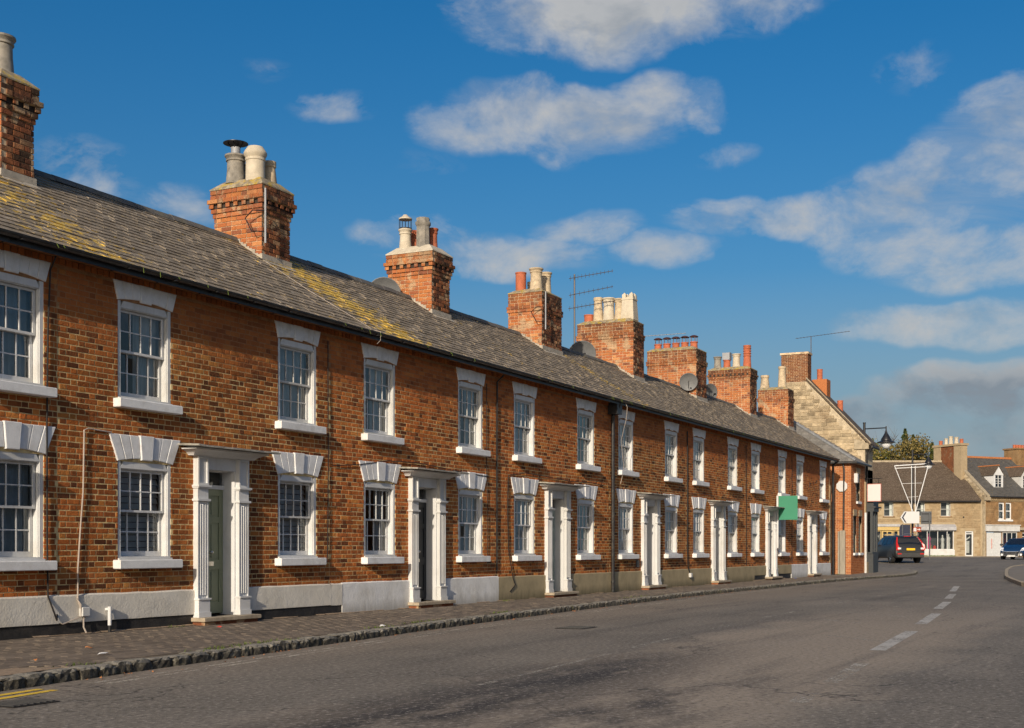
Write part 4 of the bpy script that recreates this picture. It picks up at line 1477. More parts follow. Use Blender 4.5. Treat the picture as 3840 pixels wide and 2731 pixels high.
# ---------------------------------------------------------------- doorcases
def make_doorcase(parent, x, w, leaf, recess=0.22, damaged=False, knob=True):
    dc = MB()
    pw = 0.25
    ow = w / 2 - pw            # half opening
    Yp = -0.092
    # frieze board over the opening and deep reveals
    dc.box(-ow, ow, -0.03, 0.10, 2.46, 2.66)
    dc.box(-ow, -ow + 0.03, -0.028, recess + 0.06, 0.12, 2.46)
    dc.box(ow - 0.03, ow, -0.028, recess + 0.06, 0.12, 2.46)
    dc.box(-ow + .03, ow - .03, 0.10, recess + 0.06, 2.44, 2.50)
    dc.box(-ow + .03, ow - .03, recess - 0.03, recess + 0.05, 2.165, 2.23)
    d = dc.obj('doorcase', 'white_paint', parent)
    d.location = (x, 0, 0)
    for s in (-1, 1):
        p = MB()
        a, b = (-w / 2, -ow) if s < 0 else (ow, w / 2)
        p.box(a - .02, b + .02, Yp - .045, 0, 0.12, 0.20)
        p.box(a - .008, b + .008, Yp - .03, 0, 0.20, 0.395)
        p.box(a - .022, b + .022, Yp - .05, 0, 0.395, 0.42)
        p.box(a, b, Yp + .012, 0, 0.42, 1.95)
        # reeded shaft
        nb = 4
        fw2 = (b - a) / (nb * 2 + 1)
        p.box(a, a + fw2 * .9, Yp - .006, Yp + .012, 0.42, 1.95)
        p.box(b - fw2 * .9, b, Yp - .006, Yp + .012, 0.42, 1.95)
        for k in range(1, nb):
            xc = a + fw2 * (2 * k + .5)
            p.prism([(xc - fw2 * .5, Yp + .012, .47), (xc + fw2 * .5, Yp + .012, .47), (xc + fw2 * .25, Yp - .006, .47), (xc - fw2 * .25, Yp - .006, .47)], (0, 0, 1.43))
        p.box(a - .025, b + .025, Yp - .035, 0, 1.95, 1.985)
        p.box(a, b, Yp - .004, 0, 1.985, 2.15)
        p.box(a - .02, b + .02, Yp - .03, 0, 2.15, 2.17)
        p.box(a - .032, b + .032, Yp - .05, 0, 2.17, 2.2)
        p.box(a, b, Yp + .01, 0, 2.2, 2.655)
        q = .035
        p.box(a, a + q, Yp - .014, Yp + .01, 2.2, 2.655)
        p.box(b - q, b, Yp - .014, Yp + .01, 2.2, 2.655)
        p.box(a + q, b - q, Yp - .014, Yp + .01, 2.2, 2.235)
        p.box(a + q, b - q, Yp - .014, Yp + .01, 2.62, 2.655)
        p.obj('pilaster', 'white_paint', d)
    # flat canopy: cyma under a thin projecting slab
    c = MB()
    hw = w / 2 + 0.02
    prof = [(0.0, 2.655), (0.12, 2.66), (0.135, 2.68), (0.17, 2.705), (0.23, 2.73), (0.30, 2.745), (0.305, 2.77), (0.0, 2.778)]
    pts = prof
    n = len(pts)
    for side in (-1, 1):
        for py, pz in pts:
            c.v.append((side * (hw + py * 0.85), -py, pz))
    for k in range(n - 1):
        c.f.append((k, k + 1, n + k + 1, n + k))
    # returns on both sides
    base = len(c.v)
    for side in (-1, 1):
        for py, pz in pts:
            c.v.append((side * (hw + py * 0.85), 0.02, pz))
    for sidx in (0, 1):
        for k in range(n - 1):
            a_, b_ = sidx * n + k, sidx * n + k + 1
            c.f.append((a_, b_, base + b_, base + a_))
    c.obj('canopy', 'white_paint', d)
    s = MB()
    r6 = random.Random(int(x * 7))
    hx = hw + 0.36
    nseg = 9
    front = [(-hx + 2 * hx * i / nseg, -0.46 + r6.uniform(-.014, .014), 2.785 + r6.uniform(-.006, .006)) for i in range(nseg + 1)]
    for (x0, y0, z0), (x1, y1, z1) in zip(front, front[1:]):
        s.prism([(x0, y0, z0 - .012), (x1, y1, z1 - .012), (x1, 0.02, 2.80), (x0, 0.02, 2.80)], (0, 0, 0.028))
    s.obj('canopy_slab', 'cap_stone', d)
    # transom light
    g = MB()
    g.quad((-ow + .03, recess + .01, 2.23), (ow - .03, recess + .01, 2.23), (ow - .03, recess + .01, 2.44), (-ow + .03, recess + .01, 2.44))
    g.obj('transom_light', 'window_glass', d)
    g = MB()
    g.box(-ow + .03, ow - .03, recess + .3, recess + .32, 2.2, 2.5)
    g.obj('transom_backing', 'interior', d)
    # the door leaf
    lw = ow - 0.03
    m = MB()
    m.box(-lw, lw, recess + .012, recess + .05, 0.15, 2.165)
    st_ = 0.095
    y0, y1 = recess - .006, recess + .012
    m.box(-lw, -lw + st_, y0, y1, .15, 2.165)
    m.box(lw - st_, lw, y0, y1, .15, 2.165)
    m.box(-.04, .04, y0, y1, .15, 2.165)
    for z0, z1 in ((.15, .33), (.86, 1.02), (1.62, 1.72), (2.06, 2.165)):
        m.box(-lw + st_, -.04, y0, y1, z0, z1)
        m.box(.04, lw - st_, y0, y1, z0, z1)
    for z0, z1 in ((.33, .86), (1.02, 1.62), (1.72, 2.06)):
        for a, b in ((-lw + st_, -.04), (.04, lw - st_)):
            m.box(a + .03, b - .03, recess + .002, recess + .012, z0 + .03, z1 - .03)
    dr = m.obj('door', leaf, parent)
    dr.location = (x, 0, 0)
    if knob:
        k = MB()
        k.tube([(0, recess - .006, 1.14), (0, recess - .05, 1.14)], 0.014, 8)
        k.lathe([(0.0, 0), (0.03, .01), (0.04, .03), (0.03, .05), (0, .06)], 10, 0, recess - .06, 1.11)
        k.obj('handle', 'brass', dr, smooth=True)
        k = MB()
        k.box(-.11, .11, recess - .014, recess - .006, .92, .99)
        k.obj('letter_plate', 'brass', dr)
    # step
    stp = MB()
    stp.bbox(-w / 2 - .07, w / 2 + .07, -0.30, 0.3, 0.055, 0.12, 0.008)
    so_ = stp.obj('doorstep', 'stone_step', parent)
    so_.location = (x, 0, 0)
    stp = MB()
    stp.box(-w / 2 - .03, w / 2 + .03, -0.26, 0.25, -0.01, 0.055)
    so2 = stp.obj('step_riser', 'brick_weathered', so_)
    return d


PARTY = [6.35, 13.05, 19.55, 26.2, 32.86, 39.25, 45.75, 52.2, 59.15]
HOUSES = [
    dict(win=[8.0, 12.25], door=10.1, leaf='door_white', label='nearest brick terraced house, cut off by the left edge, with a cream plinth'),
    dict(win=[14.77, 18.58], door=16.5, leaf='door_sage', label='brick terraced house with a sage green panelled door and lichen streaked roof'),
    dict(win=[21.25, 24.93], door=23.01, leaf='door_charcoal', label='brick terraced house with a charcoal door and a white painted plinth down to the paving'),
    dict(win=[27.61, 31.27], door=29.43, leaf='door_pale_green', label='brick terraced house with tan plinth, pale green door and black downpipe at its edge'),
    dict(win=[34.11, 37.88], door=35.99, leaf='door_grey', label='brick terraced house with green blinds just beyond the black downpipe, satellite dish on its ridge'),
    dict(win=[40.53, 44.25], door=42.49, leaf='door_white', label='brick terraced house whose chimney carries a row of five hooded terracotta pots'),
    dict(win=[47.12, 50.86], door=49.15, leaf='door_white', label='brick terraced house behind the blank green board, with an open void under its tan plinth'),
    dict(win=[53.7, 57.76], door=55.67, leaf='door_white', label='last brick terraced house of the row with white plinth and stone quoins'),
]
COURSE = 0.0795
ZBASE = 0.54
ZTOP = 5.11
CHIM = {
    0: (13.78, .62, 1.9, 3.0, 8.24, 'dentil', [('grey', .45, .3, .6, .2), ('grey', .5, .75, .52, .15)]),
    1: (20.02, .89, 1.9, 3.05, 8.21, 'dentil', [('grey', .28, .72, .58, .19, 'disc'), ('dome', .28, .3, .68, .19), ('tapered', .75, .28, .5, .13), ('grey', .75, .72, .5, .13)]),
    2: (26.48, .86, 1.9, 3.08, 8.26, 'dentil', [('cream', .28, .74, .5, .15, 'cage'), ('terracotta', .75, .74, .55, .13), ('octagon', .28, .32, .72, .16), ('terracotta', .75, .3, .55, .13)]),
    3: (32.56, 1.32, 1.9, 2.95, 8.39, 'band', [('straight', .22, .76, .55, .15), ('tapered', .7, .76, .4, .1), ('buff', .22, .3, .62, .18), ('buff', .7, .3, .62, .16)]),
    4: (39.52, .94, 1.9, 3.9, 8.66, 'band', [('straight', .45, .88, .3, .16), ('tapered', .45, .71, .85, .16), ('cream', .45, .52, .8, .2), ('buff', .45, .335, .75, .16), ('crown', .45, .15, .92, .2)]),
    5: (45.88, 1.21, 1.9, 3.83, 8.62, 'band', [('cowled', .45, .88 - .185 * k, .52, .14) for k in range(5)]),
    6: (52.86, 1.0, 1.9, 3.7, 8.76, 'smalldentil', [('grey', .45, .86, .55, .16), ('metal_cowl', .45, .63, .7, .15), ('cream', .45, .4, .62, .17), ('ribbed', .45, .14, .95, .16)]),
    7: (59.02, 1.0, 1.9, 3.32, 8.58, 'band', [('tapered', .45, .86, .65, .2), ('tapered', .45, .28, 1.02, .18)]),
}
wi = 0
for hi, H_ in enumerate(HOUSES):
    px = PARTY[hi]
    x_end = PARTY[hi + 1]
    L = x_end - px
    hs = thing('terraced_house', H_['label'], 'house', (px, 0, 0), group='brick terraced houses along the street')
    # masonry wall with openings
    holes = []
    for wx in H_['win']:
        holes.append((wx - px - WW / 2, wx - px + WW / 2, 1.04, 1.04 + WH))
        holes.append((wx - px - WW / 2, wx - px + WW / 2, 3.39, 3.39 + WH))
    dw = 1.26 if hi == 1 else 1.36
    dx = H_['door'] - px - .03
    holes.append((dx - dw / 2 + .25, dx + dw / 2 - .25, 0.12, 2.5))
    xs = sorted({0.0, L} | {round(v, 4) for h_ in holes for v in h_[:2]})
    zs = sorted({-0.2, 5.27} | {v for h_ in holes for v in h_[2:]})
    wall = MB()

    def solid(i, k):
        if i < 0 or k < 0 or i >= len(xs) - 1 or k >= len(zs) - 1:
            return True
        cx_, cz_ = (xs[i] + xs[i + 1]) / 2, (zs[k] + zs[k + 1]) / 2
        return not any(h_[0] < cx_ < h_[1] and h_[2] < cz_ < h_[3] for h_ in holes)
    for i in range(len(xs) - 1):
        for k in range(len(zs) - 1):
            a, b, c, d = xs[i], xs[i + 1], zs[k], zs[k + 1]
            if solid(i, k):
                wall.quad((a, 0, c), (b, 0, c), (b, 0, d), (a, 0, d))
            else:
                if solid(i - 1, k):
                    wall.quad((a, 0, c), (a, .22, c), (a, .22, d), (a, 0, d))
                if solid(i + 1, k):
                    wall.quad((b, 0, c), (b, 0, d), (b, .22, d), (b, .22, c))
                if solid(i, k - 1):
                    wall.quad((a, 0, c), (b, 0, c), (b, .22, c), (a, .22, c))
                if solid(i, k + 1):
                    wall.quad((a, 0, d), (a, .22, d), (b, .22, d), (b, 0, d))
    # back wall; the two ends of the row get a gable
    bw = MB()
    bw.quad((0, 5.4, -.2), (0, 5.4, 5.27), (L, 5.4, 5.27), (L, 5.4, -.2))
    bw.obj('back_wall', 'mortar', hs)
    if hi in (0, 7):
        gx = 0 if hi == 0 else L
        gw = MB()
        gw.poly([(gx, 0, -.2), (gx, 5.4, -.2), (gx, 5.4, 5.2), (gx, RIDGE_Y, 7.12), (gx, 0, 5.35)])
        gw.obj('gable_wall', 'mortar', hs)
    wall.obj('wall', 'mortar', hs)
    # bricks
    rb = random.Random(200 + hi)
    specs = []
    nc = int((ZTOP - ZBASE) / COURSE)
    x_a, x_b = (0, L)
    for k in range(nc):
        z = ZBASE + (k + .5) * COURSE
        ivs = [(x_a + 0.004, x_b - 0.004)]
        if hi == 7:
            ivs = [(x_a + 0.004, x_b - 0.22)]
        for h_ in holes:
            if h_[2] - .02 < z < h_[3] + (0.06 if h_[3] > 3 or h_[2] > 1 else 0.02):
                new = []
                for a, b in ivs:
                    if h_[1] <= a or h_[0] >= b:
                        new.append((a, b))
                    else:
                        if h_[0] - a > 0.04:
                            new.append((a, h_[0]))
                        if b - h_[1] > 0.04:
                            new.append((h_[1], b))
                ivs = new
        wave = 0.010 * math.sin(z * 3.1 + hi)
        for a, b in ivs:
            # keep the bond running across: start on a shared module
            mod = 0.35
            ph = (0.0 if k % 2 else 0.17) + rb.uniform(-.012, .012)
            t0 = math.floor((a - ph) / mod) * mod + ph
            x = t0
            q = 0
            while x < b - .01:
                Lb = (0.222 if q % 2 == 0 else 0.106) + rb.uniform(-.006, .006)
                s0, s1 = max(x, a), min(x + Lb, b)
                if s1 - s0 > 0.035:
                    rough = 0.5 + 0.5 * math.sin(x * 1.3 + z * 2.0 + hi * 2) if 1.2 < z < 4.2 else 0.15
                    pr_ = 0.0040 + rb.gauss(0, 0.0006 + 0.0020 * rough)
                    if rb.random() < 0.012:
                        pr_ = 0.0035
                    pr_ = max(pr_, 0.0024)
                    specs.append((((s0 + s1) / 2, 0.0, z + rb.uniform(-.002, .002)), 0.0, s1 - s0, 0.067 + rb.uniform(-.003, .002), pr_))
                x += Lb + 0.013
                q += 1
    # chimney first: its bricks count towards the 300 single ones
    n_total = {0: 300, 1: 300, 2: 300, 3: 300, 4: 200}.get(hi, 0)
    n_ch = {0: 110, 1: 140, 2: 140, 3: 120, 4: 100}.get(hi, 0)
    cd = CHIM[hi]
    chimney(hs, px, *cd[:6], cd[6], n_ch)
    key = (lambda s, px=px: ((0 if s[0][0] + px > 11.9 else 1), cam_dist((s[0][0] + px, 0, 0))))
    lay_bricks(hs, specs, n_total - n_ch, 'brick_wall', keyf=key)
    # dentilled brick cornice under the gutter
    co_ = []
    for x, Lb in face_course(0, L, hi, rb):
        pass
    n = int(L / 0.118)
    for i in range(n):
        x = (i + .5) * L / n
        co_.append(((x, -0.02, ZTOP + .045), 0, 0.092, .085, .02 + rb.uniform(-.004, .004)))
    for x, Lb in face_course(0, L, hi + 1, rb):
        co_.append(((x, -0.07, ZTOP + .13), 0, Lb, .068, .012))
    cm = MB()
    
    cm.box(0, L, -0.02, 0.0, ZTOP, ZTOP + .093)
    cm.box(0, L, -0.07, 0.0, ZTOP + .093, 5.27)
    cn = cm.obj('cornice', 'mortar', hs)
    lay_bricks(cn, co_, 0, 'brick_wall')
    # plinth
    pl = MB()
    pm = {0: 'cream_render', 1: 'cream_render', 2: 'white_render', 7: 'white_render'}.get(hi, 'tan_render')
    segs = []
    if hi in (0, 1):
        segs = [(0, L, .17, .56, pm)]
    elif hi == 2:
        segs = [(0, .36, .16, .56, 'cream_render'), (.36, L, -.02, .57, pm)]
    elif hi == 6:
        segs = [(0, 1.1, -.02, .56, pm), (1.1, L, .2, .56, pm)]
    else:
        segs = [(0, L, -.02, .555, pm)]
    rp = random.Random(50 + hi)
    for a, b, z0, z1, mt in segs:
        cuts = [(a, dx - dw / 2), (dx + dw / 2, b)] if a < dx < b else [(a, b)]
        for a2, b2 in cuts:
            if b2 - a2 < .02:
                continue
            pm_ = MB()
            nn = max(2, int((b2 - a2) / .3))
            prev = None
            rows_ = [(-.005, z1 + .002), (-.034, z1 - .02), (-.04, (z0 + z1) / 2), (-.036, z0)]
            for i in range(nn + 1):
                x = a2 + (b2 - a2) * i / nn
                dz_ = rp.uniform(-.005, .005)
                for yy_, zz_ in rows_:
                    pm_.v.append((x, yy_ + rp.uniform(-.004, .004), zz_ + (dz_ if zz_ > z1 - .1 else rp.uniform(-.004, .004))))
            for i in range(nn):
                for k in range(3):
                    q0 = i * 4 + k
                    pm_.f.append((q0, q0 + 4, q0 + 5, q0 + 1))
            pm_.poly([(a2, 0.0, z1), (a2, -.036, z1 - .02), (a2, -.036, z0), (a2, 0, z0)])
            pm_.poly([(b2, 0.0, z1), (b2, -.036, z1 - .02), (b2, -.036, z0), (b2, 0, z0)])
            pm_.poly([(a2, -.036, z0), (b2, -.036, z0), (b2, 0.0, z0), (a2, 0.0, z0)])
            pm_.obj('plinth', mt, hs, smooth=True)
    if hi in (0, 1, 2, 6):
        bm_ = MB()
        if hi == 2:
            bm_.box(0, .36, -.02, 0, -.02, .17)
        elif hi == 6:
            bm_.box(1.1, L, -.004, 0.002, -.02, .21)  # black sheet painted for the darkness of the open void under the plinth
        else:
            bm_.box(0, dx - dw / 2, -.02, 0, -.02, .18)
            bm_.box(dx + dw / 2, L, -.02, 0, -.02, .18)
        bm_.obj('damp_course_and_void', 'bitumen', hs)
    # windows and door
    for wx in H_['win']:
        window(hs, wx - px, 1.04, False, wi * 2)
        window(hs, wx - px, 3.39, True, wi * 2 + 1)
        wi += 1
    make_doorcase(hs, dx, dw, H_['leaf'])
    # roof: boarding, slates on the street side, plain sheet behind, ridge tiles
    rf = MB()
    oh = 0.06 if hi == 7 else 0.0
    rf.poly([(0, EAVE_Y, EAVE_Z - .004), (L + oh, EAVE_Y, EAVE_Z - .004), (L + oh, RIDGE_Y, RIDGE_Z - .004), (0, RIDGE_Y, RIDGE_Z - .004)])
    rf.poly([(0, RIDGE_Y, RIDGE_Z - .004), (L + oh, RIDGE_Y, RIDGE_Z - .004), (L + oh, 5.5, RIDGE_Z - (5.5 - RIDGE_Y) * SL), (0, 5.5, RIDGE_Z - (5.5 - RIDGE_Y) * SL)])
    rf.poly([(0, EAVE_Y, EAVE_Z - .02), (L + oh, EAVE_Y, EAVE_Z - .02), (L + oh, 0.0, EAVE_Z - .02), (0, 0.0, EAVE_Z - .02)])
    roof = rf.obj('roof', 'slate_roof', hs)
    cx0, cw, cy0, cy1 = cd[0] - px, cd[1], cd[2], cd[3]
    prev = CHIM[hi - 1] if hi else None
    def keep(c, r_, cx0=cx0, cw=cw, cy0=cy0, prev=prev, px=px):
        if cy0 < c.y + .05 and cx0 < c.x < cx0 + cw:
            return False
        if prev and prev[2] < c.y + .05 and prev[0] - px < c.x < prev[0] - px + prev[1]:
            return False
        return True
    slen = math.hypot(RIDGE_Y - EAVE_Y + .04, (RIDGE_Y - EAVE_Y + .04) * SL)
    vd = (0, 1, SL)
    lay_slates(hs, (0, EAVE_Y - .04, EAVE_Z - .04 * SL + .002), (1, 0, 0), vd, L + oh, slen - .03, 0.27, 0.165, 'slate_roof', {0: 300, 1: 300, 2: 300, 3: 300}.get(hi, 0), keep, 30 + hi)
    rd = MB()
    nr = int(L / .45)
    for i in range(nr):
        a, b = i * L / nr, (i + 1) * L / nr - .008
        if any(c0 - px < (a + b) / 2 < c0 - px + w_ for c0, w_ in [(cd[0], cd[1])] + ([(prev[0], prev[1])] if prev else [])):
            continue
        jz = rb.uniform(-.008, .008)
        prof = [(-.13, -.075), (-.115, -.045), (-.06, .03), (0, .055), (.06, .03), (.115, -.045), (.13, -.075)]
        i0 = len(rd.v)
        for xx in (a, b):
            for yy_, zz_ in prof:
                rd.v.append((xx, RIDGE_Y + yy_, RIDGE_Z + .03 + zz_ + jz))
        for k in range(6):
            rd.f.append((i0 + k, i0 + k + 7, i0 + k + 8, i0 + k + 1))
        rd.f.append(tuple(range(i0, i0 + 7)))
        rd.f.append(tuple(range(i0 + 13, i0 + 6, -1)))
    rd.obj('ridge_tiles', 'ridge_dark', roof, kind='stuff')
    # gutter
    g = MB()
    for i in range(9):
        an0 = math.pi * i / 8
        g.v += [(0, EAVE_Y - .055 + math.cos(an0) * .06, EAVE_Z - .02 - math.sin(an0) * .06), (L + oh, EAVE_Y - .055 + math.cos(an0) * .06, EAVE_Z - .02 - math.sin(an0) * .06)]
    for i in range(8):
        g.f.append((2 * i, 2 * i + 1, 2 * i + 3, 2 * i + 2))
    for i in range(1, int(L / .95)):
        x = i * .95
        g.box(x - .015, x + .015, EAVE_Y - .12, EAVE_Y + .01, EAVE_Z - .09, EAVE_Z - .08)
        g.box(x - .015, x + .015, EAVE_Y, 0.0, EAVE_Z - .085, EAVE_Z - .07)
    g.box(0, L + oh, EAVE_Y + .01, EAVE_Y + .03, EAVE_Z - .14, EAVE_Z - .012)
    g.obj('gutter', 'gutter_black', hs)
    if hi < 7:
        lf = MB()
        for i in range(7):
            x = rb.uniform(0.1, L - .1)
            lf.tube([(x, EAVE_Y - .11, EAVE_Z - .02), (x + rb.uniform(-.02, .03), EAVE_Y - .13, EAVE_Z - .05 - rb.random() * .06)], .006, 4)
        lf.obj('gutter_moss', 'grass_green', hs, kind='stuff')
    H_['obj'] = hs

# details fixed to single houses -----------------------------------------------
hs0, hs1, hs2, hs3, hs4, hs5, hs6, hs7 = [h['obj'] for h in HOUSES]


def wire(parent, pts, r, mat='cable_black', name='cable'):
    px = parent.location.x
    m = MB()
    m.tube([(p[0] - px, p[1], p[2]) for p in pts], r, 6)
    return m.obj(name, mat, parent, smooth=True)


wire(hs0, [(12.84, -.2, 5.16), (12.9, -.03, 5.0), (12.86, -.03, 4.2), (12.84, -.03, 2.9), (12.84, -.035, 1.3), (12.85, -.04, .55), (12.9, -.09, .35), (12.98, -.07, .22), (13.0, -.05, .3)], .013)
wire(hs1, [(14.05, -.025, 2.88), (13.6, -.025, 2.9), (13.52, -.03, 2.87), (13.5, -.03, 2.0), (13.45, -.03, 1.5), (13.4, -.03, .9), (13.38, -.05, .5), (13.43, -.06, .35)], .011, 'pale_cable')
wire(hs1, [(13.36, -.05, .5), (13.4, -.09, .42), (13.42, -.07, .25), (13.1, -.055, .16), (12.98 + .1, -.05, .17)], .009, 'pale_cable')
m = MB()
m.bbox(13.42 - 13.05, 13.55 - 13.05, -.11, -.04, .25, .38, .008)
m.obj('junction_box', 'white_paint', hs1)
wire(hs1, [(13.48, -.06, .25), (13.47, -.07, .1), (13.50, -.09, .02)], .012, 'pale_cable')
m = MB()
m.tube([(13.95 - 13.05, -.09, 0), (13.95 - 13.05, -.09, .1)], .026, 12)
m.obj('waste_pipe', 'gutter_black', hs1, smooth=True)
m = MB()
m.tube([(13.95 - 13.05, -.09, .1), (13.95 - 13.05, -.09, .37)], .028, 12)
m.tube([(13.95 - 13.05, -.09, .33), (13.93 - 13.05, -.03, .33)], .022, 10)
m.obj('waste_pipe', 'white_paint', hs1, smooth=True)
# black cable between houses, telephone wires, tie bars
wire(hs2, [(19.46, -.03, 4.98), (19.46, -.03, 4.2), (19.47, -.03, 2.6), (19.45, -.03, 1.3), (19.43, -.03, .95)], .010)
wire(hs2, [(19.62, -.03, 2.72), (20.4, -.03, 2.78), (21.5, -.03, 2.92), (22.6, -.03, 2.95), (24.4, -.03, 2.86), (25.4, -.03, 2.83), (26.1, -.03, 2.8)], .009)
wire(hs2, [(26.15, -.2, 5.15), (26.12, -.04, 5.0), (26.1, -.04, 4.0), (26.1, -.04, 2.2), (26.1, -.04, .7)], .02)
wire(hs2, [(25.62, -.03, 4.9), (25.62, -.03, 3.0), (25.68, -.03, 2.0), (25.66, -.03, .9)], .009)
wire(hs3, [(26.7, -.03, 2.9), (27.6, -.03, 3.0), (28.6, -.03, 2.98), (30.2, -.03, 2.92), (31.6, -.03, 2.95), (32.6, -.03, 2.9)], .009)
wire(hs3, [(26.7, -.03, 2.9), (26.66, -.03, 2.2), (26.7, -.03, 1.2), (26.9, -.05, .52), (27.0, -.06, .35), (26.75, -.05, .2)], .012)
wire(hs5, [(39.3, -.03, 4.95), (39.32, -.03, 3.0), (39.3, -.03, 1.4), (39.35, -.04, .6), (39.5, -.06, .35)], .02)
wire(hs5, [(38.9 + .4, -.03, 2.95), (41, -.03, 3.0), (43, -.03, 2.95), (45.4, -.03, 2.93)], .009)
m = MB()
m.bbox(39.42 - PARTY[5], 39.55 - PARTY[5], -.12, -.04, .28, .42, .008)
m.obj('junction_box', 'white_paint', hs5)
wire(hs6, [(45.8, -.03, 4.95), (45.8, -.03, 3.0), (45.82, -.03, .6)], .012)
wire(hs7, [(52.3, -.03, 4.95), (52.3, -.03, 2.4), (52.28, -.03, .6)], .012)
# the black downpipe with its hopper head
dp = MB()
dp.tube([(32.9 - 26.2, -.30, 5.22), (32.9 - 26.2, -.26, 5.05), (32.9 - 26.2, -.1, 4.85), (32.9 - 26.2, -.1, 4.6)], .05, 10)
dp.tube([(32.9 - 26.2, -.1, 4.6), (32.9 - 26.2, -.1, 0.02)], .045, 12)
for z in (4.3, 3.1, 2.75, 1.9, 1.0, .25):
    dp.tube([(32.9 - 26.2, -.1, z), (32.9 - 26.2, -.1, z + .07)], .056, 12)
dp.obj('downpipe', 'gutter_black', hs3, smooth=True)
dp = MB()
i = 0
dp.prism([(32.9 - 26.2 - .17, -.30, 5.18), (32.9 - 26.2 + .17, -.30, 5.18), (32.9 - 26.2 + .17, -.02, 5.18), (32.9 - 26.2 - .17, -.02, 5.18)], (0, 0, -.3))
dp.obj('hopper', 'gutter_black', hs3)
# loose white cables running off the roof
wire(hs2, [(19.9, 1.7, roof_z(1.7) + .04), (19.95, .8, roof_z(.8) + .05), (20.3, .1, roof_z(.1) + .04), (20.55, -.3, EAVE_Z + .04), (20.62, -.42, EAVE_Z + .0), (20.6, -.43, EAVE_Z - .16), (20.5, -.42, EAVE_Z - .24)], .005, 'pale_cable')
wire(hs4, [(33.1, -.35, 5.28), (33.15, -.42, 5.1), (33.2, -.38, 4.8), (33.25, -.2, 4.2), (33.6, -.14, 3.4), (33.4, -.12, 3.0)], .007, 'pale_cable')
# meter vents and wall bracket
m = MB()
m.box(35.0 - PARTY[4] - .12, 35.0 - PARTY[4] + .12, -.02, 0.01, .66, .86)
m.obj('air_vent', 'iron_black', hs4)
m = MB()
m.tube([(55.3 - PARTY[7], -.02, 4.0), (55.3 - PARTY[7], -.3, 4.02)], .012, 6)
m.tube([(55.3 - PARTY[7], -.26, 4.02), (55.3 - PARTY[7] + .12, -.3, 4.12)], .012, 6)
m.box(55.3 - PARTY[7] - .03, 55.3 - PARTY[7] + .03, -.02, 0, 3.85, 4.05)
m.obj('lamp_bracket', 'iron_black', hs7)
# toothed stone quoins at the end of the terrace
for k in range(11):
    a = 0.0 if k % 2 else 0.08
    m = MB()
    z0 = .56 + k * .32
    m.bbox(-.24 + a, .02, -.045, .3, z0 + .006, z0 + .314, .012)
    link('quoin', m.mesh('quoin', 'stone_block'), hs7, (PARTY[8] - PARTY[7], 0, 0))
wire(hs7, [(59.32, -.35, 5.22), (59.32, -.1, 5.0), (59.32, -.1, 4.6), (59.32, -.1, .02)], .055, 'gutter_black', 'downpipe')

# satellite dishes -------------------------------------------------------------
def dish(x, y, z, r, yaw, label):
    t_ = thing('satellite_dish', label, 'satellite dish', (x, y, z), yaw, 'satellite dishes on the roofs')
    m = MB()
    m.lathe([(0.001, .055), (r * .35, .048), (r * .7, .02), (r * .97, -.03), (r, -.035), (r * .97, -.045), (r * .7, .005), (r * .35, .034), (0.001, .042)], 24)
    o = m.obj('reflector', 'dish_grey', t_, smooth=True)
    o.rotation_euler = (R(-68), 0, 0)
    m = MB()
    m.tube([(0, -.0, -r * .75), (0, -.45, -r * .15)], .012, 6)
    m.tube([(0, 0.05, 0), (0, .28, -.12), (0, .28, -.5)], .022, 8)
    m.box(-.03, .03, -.52, -.42, -r * .18, -r * .05)
    m.obj('arm', 'iron_black', t_, smooth=True)
    return t_


dish(26.1, 2.98, 7.28, .40, R(-62), 'satellite dish half behind the ridge beside the chimney with a wire caged pot')
dish(37.6, 2.9, 7.36, .46, R(-55), 'large satellite dish on the ridge just left of the tall television mast')
dish(45.6, 2.1, 7.38, .34, R(-70), 'satellite dish fixed low on the chimney with five hooded pots')
dish(50.6, 3.0, 7.5, .45, R(-35), 'satellite dish half hidden behind the corner of the hooded pots chimney')


# aerials ----------------------------------------------------------------------
def yagi(mb, p, d, L, n, el, vertical=False):
    d = Vector(d).normalized()
    p = Vector(p)
    mb.tube([p - d * L * .25, p + d * L * .75], .012, 5)
    side = Vector((0, 0, 1)) if vertical else d.cross(Vector((0, 0, 1))).normalized()
    for k in range(n):
        q = p + d * (-L * .22 + L * .95 * k / (n - 1))
        e = el * (1 - .35 * k / n)
        mb.tube([q - side * e, q + side * e], .007, 4)


t_ = thing('television_aerial', 'tall mast with three stacked television aerials behind the crown pot chimney', 'aerial', (39.4, 3.95, 7.0), 0, 'television aerials on the chimneys')
m = MB()
m.tube([(0, 0, 0), (0, 0, 3.35)], .03, 8)
m.obj('mast', 'aerial_metal', t_, smooth=True)
for z, L_, n_, dd in ((3.25, 1.5, 12, (.2, -1, .12)), (2.7, 1.5, 10, (.2, -1, .15)), (2.25, 1.6, 12, (.2, -1, .12))):
    m = MB()
    yagi(m, (0, -.2, z), dd, L_, n_, .085, True)
    m.obj('antenna', 'aerial_metal', t_)
t_ = thing('television_aerial', 'slim horizontal aerial above the row of hooded terracotta pots', 'aerial', (45.8, 3.95, 7.8), 0, 'television aerials on the chimneys')
m = MB()
m.tube([(0, 0, 0), (0, 0, 1.45)], .02, 6)
m.obj('mast', 'aerial_metal', t_)
m = MB()
yagi(m, (0, -.2, 1.42), (.15, -1, .02), 1.9, 14, .12)
m.obj('antenna', 'steel', t_)
t_ = thing('television_aerial', 'single long aerial on a short mast over the stone gable stack', 'aerial', (65.0, 2.3, 10.95), 0, 'television aerials on the chimneys')
m = MB()
m.tube([(0, 0, 0), (0, 0, .95)], .022, 6)
m.obj('mast', 'aerial_metal', t_)
m = MB()
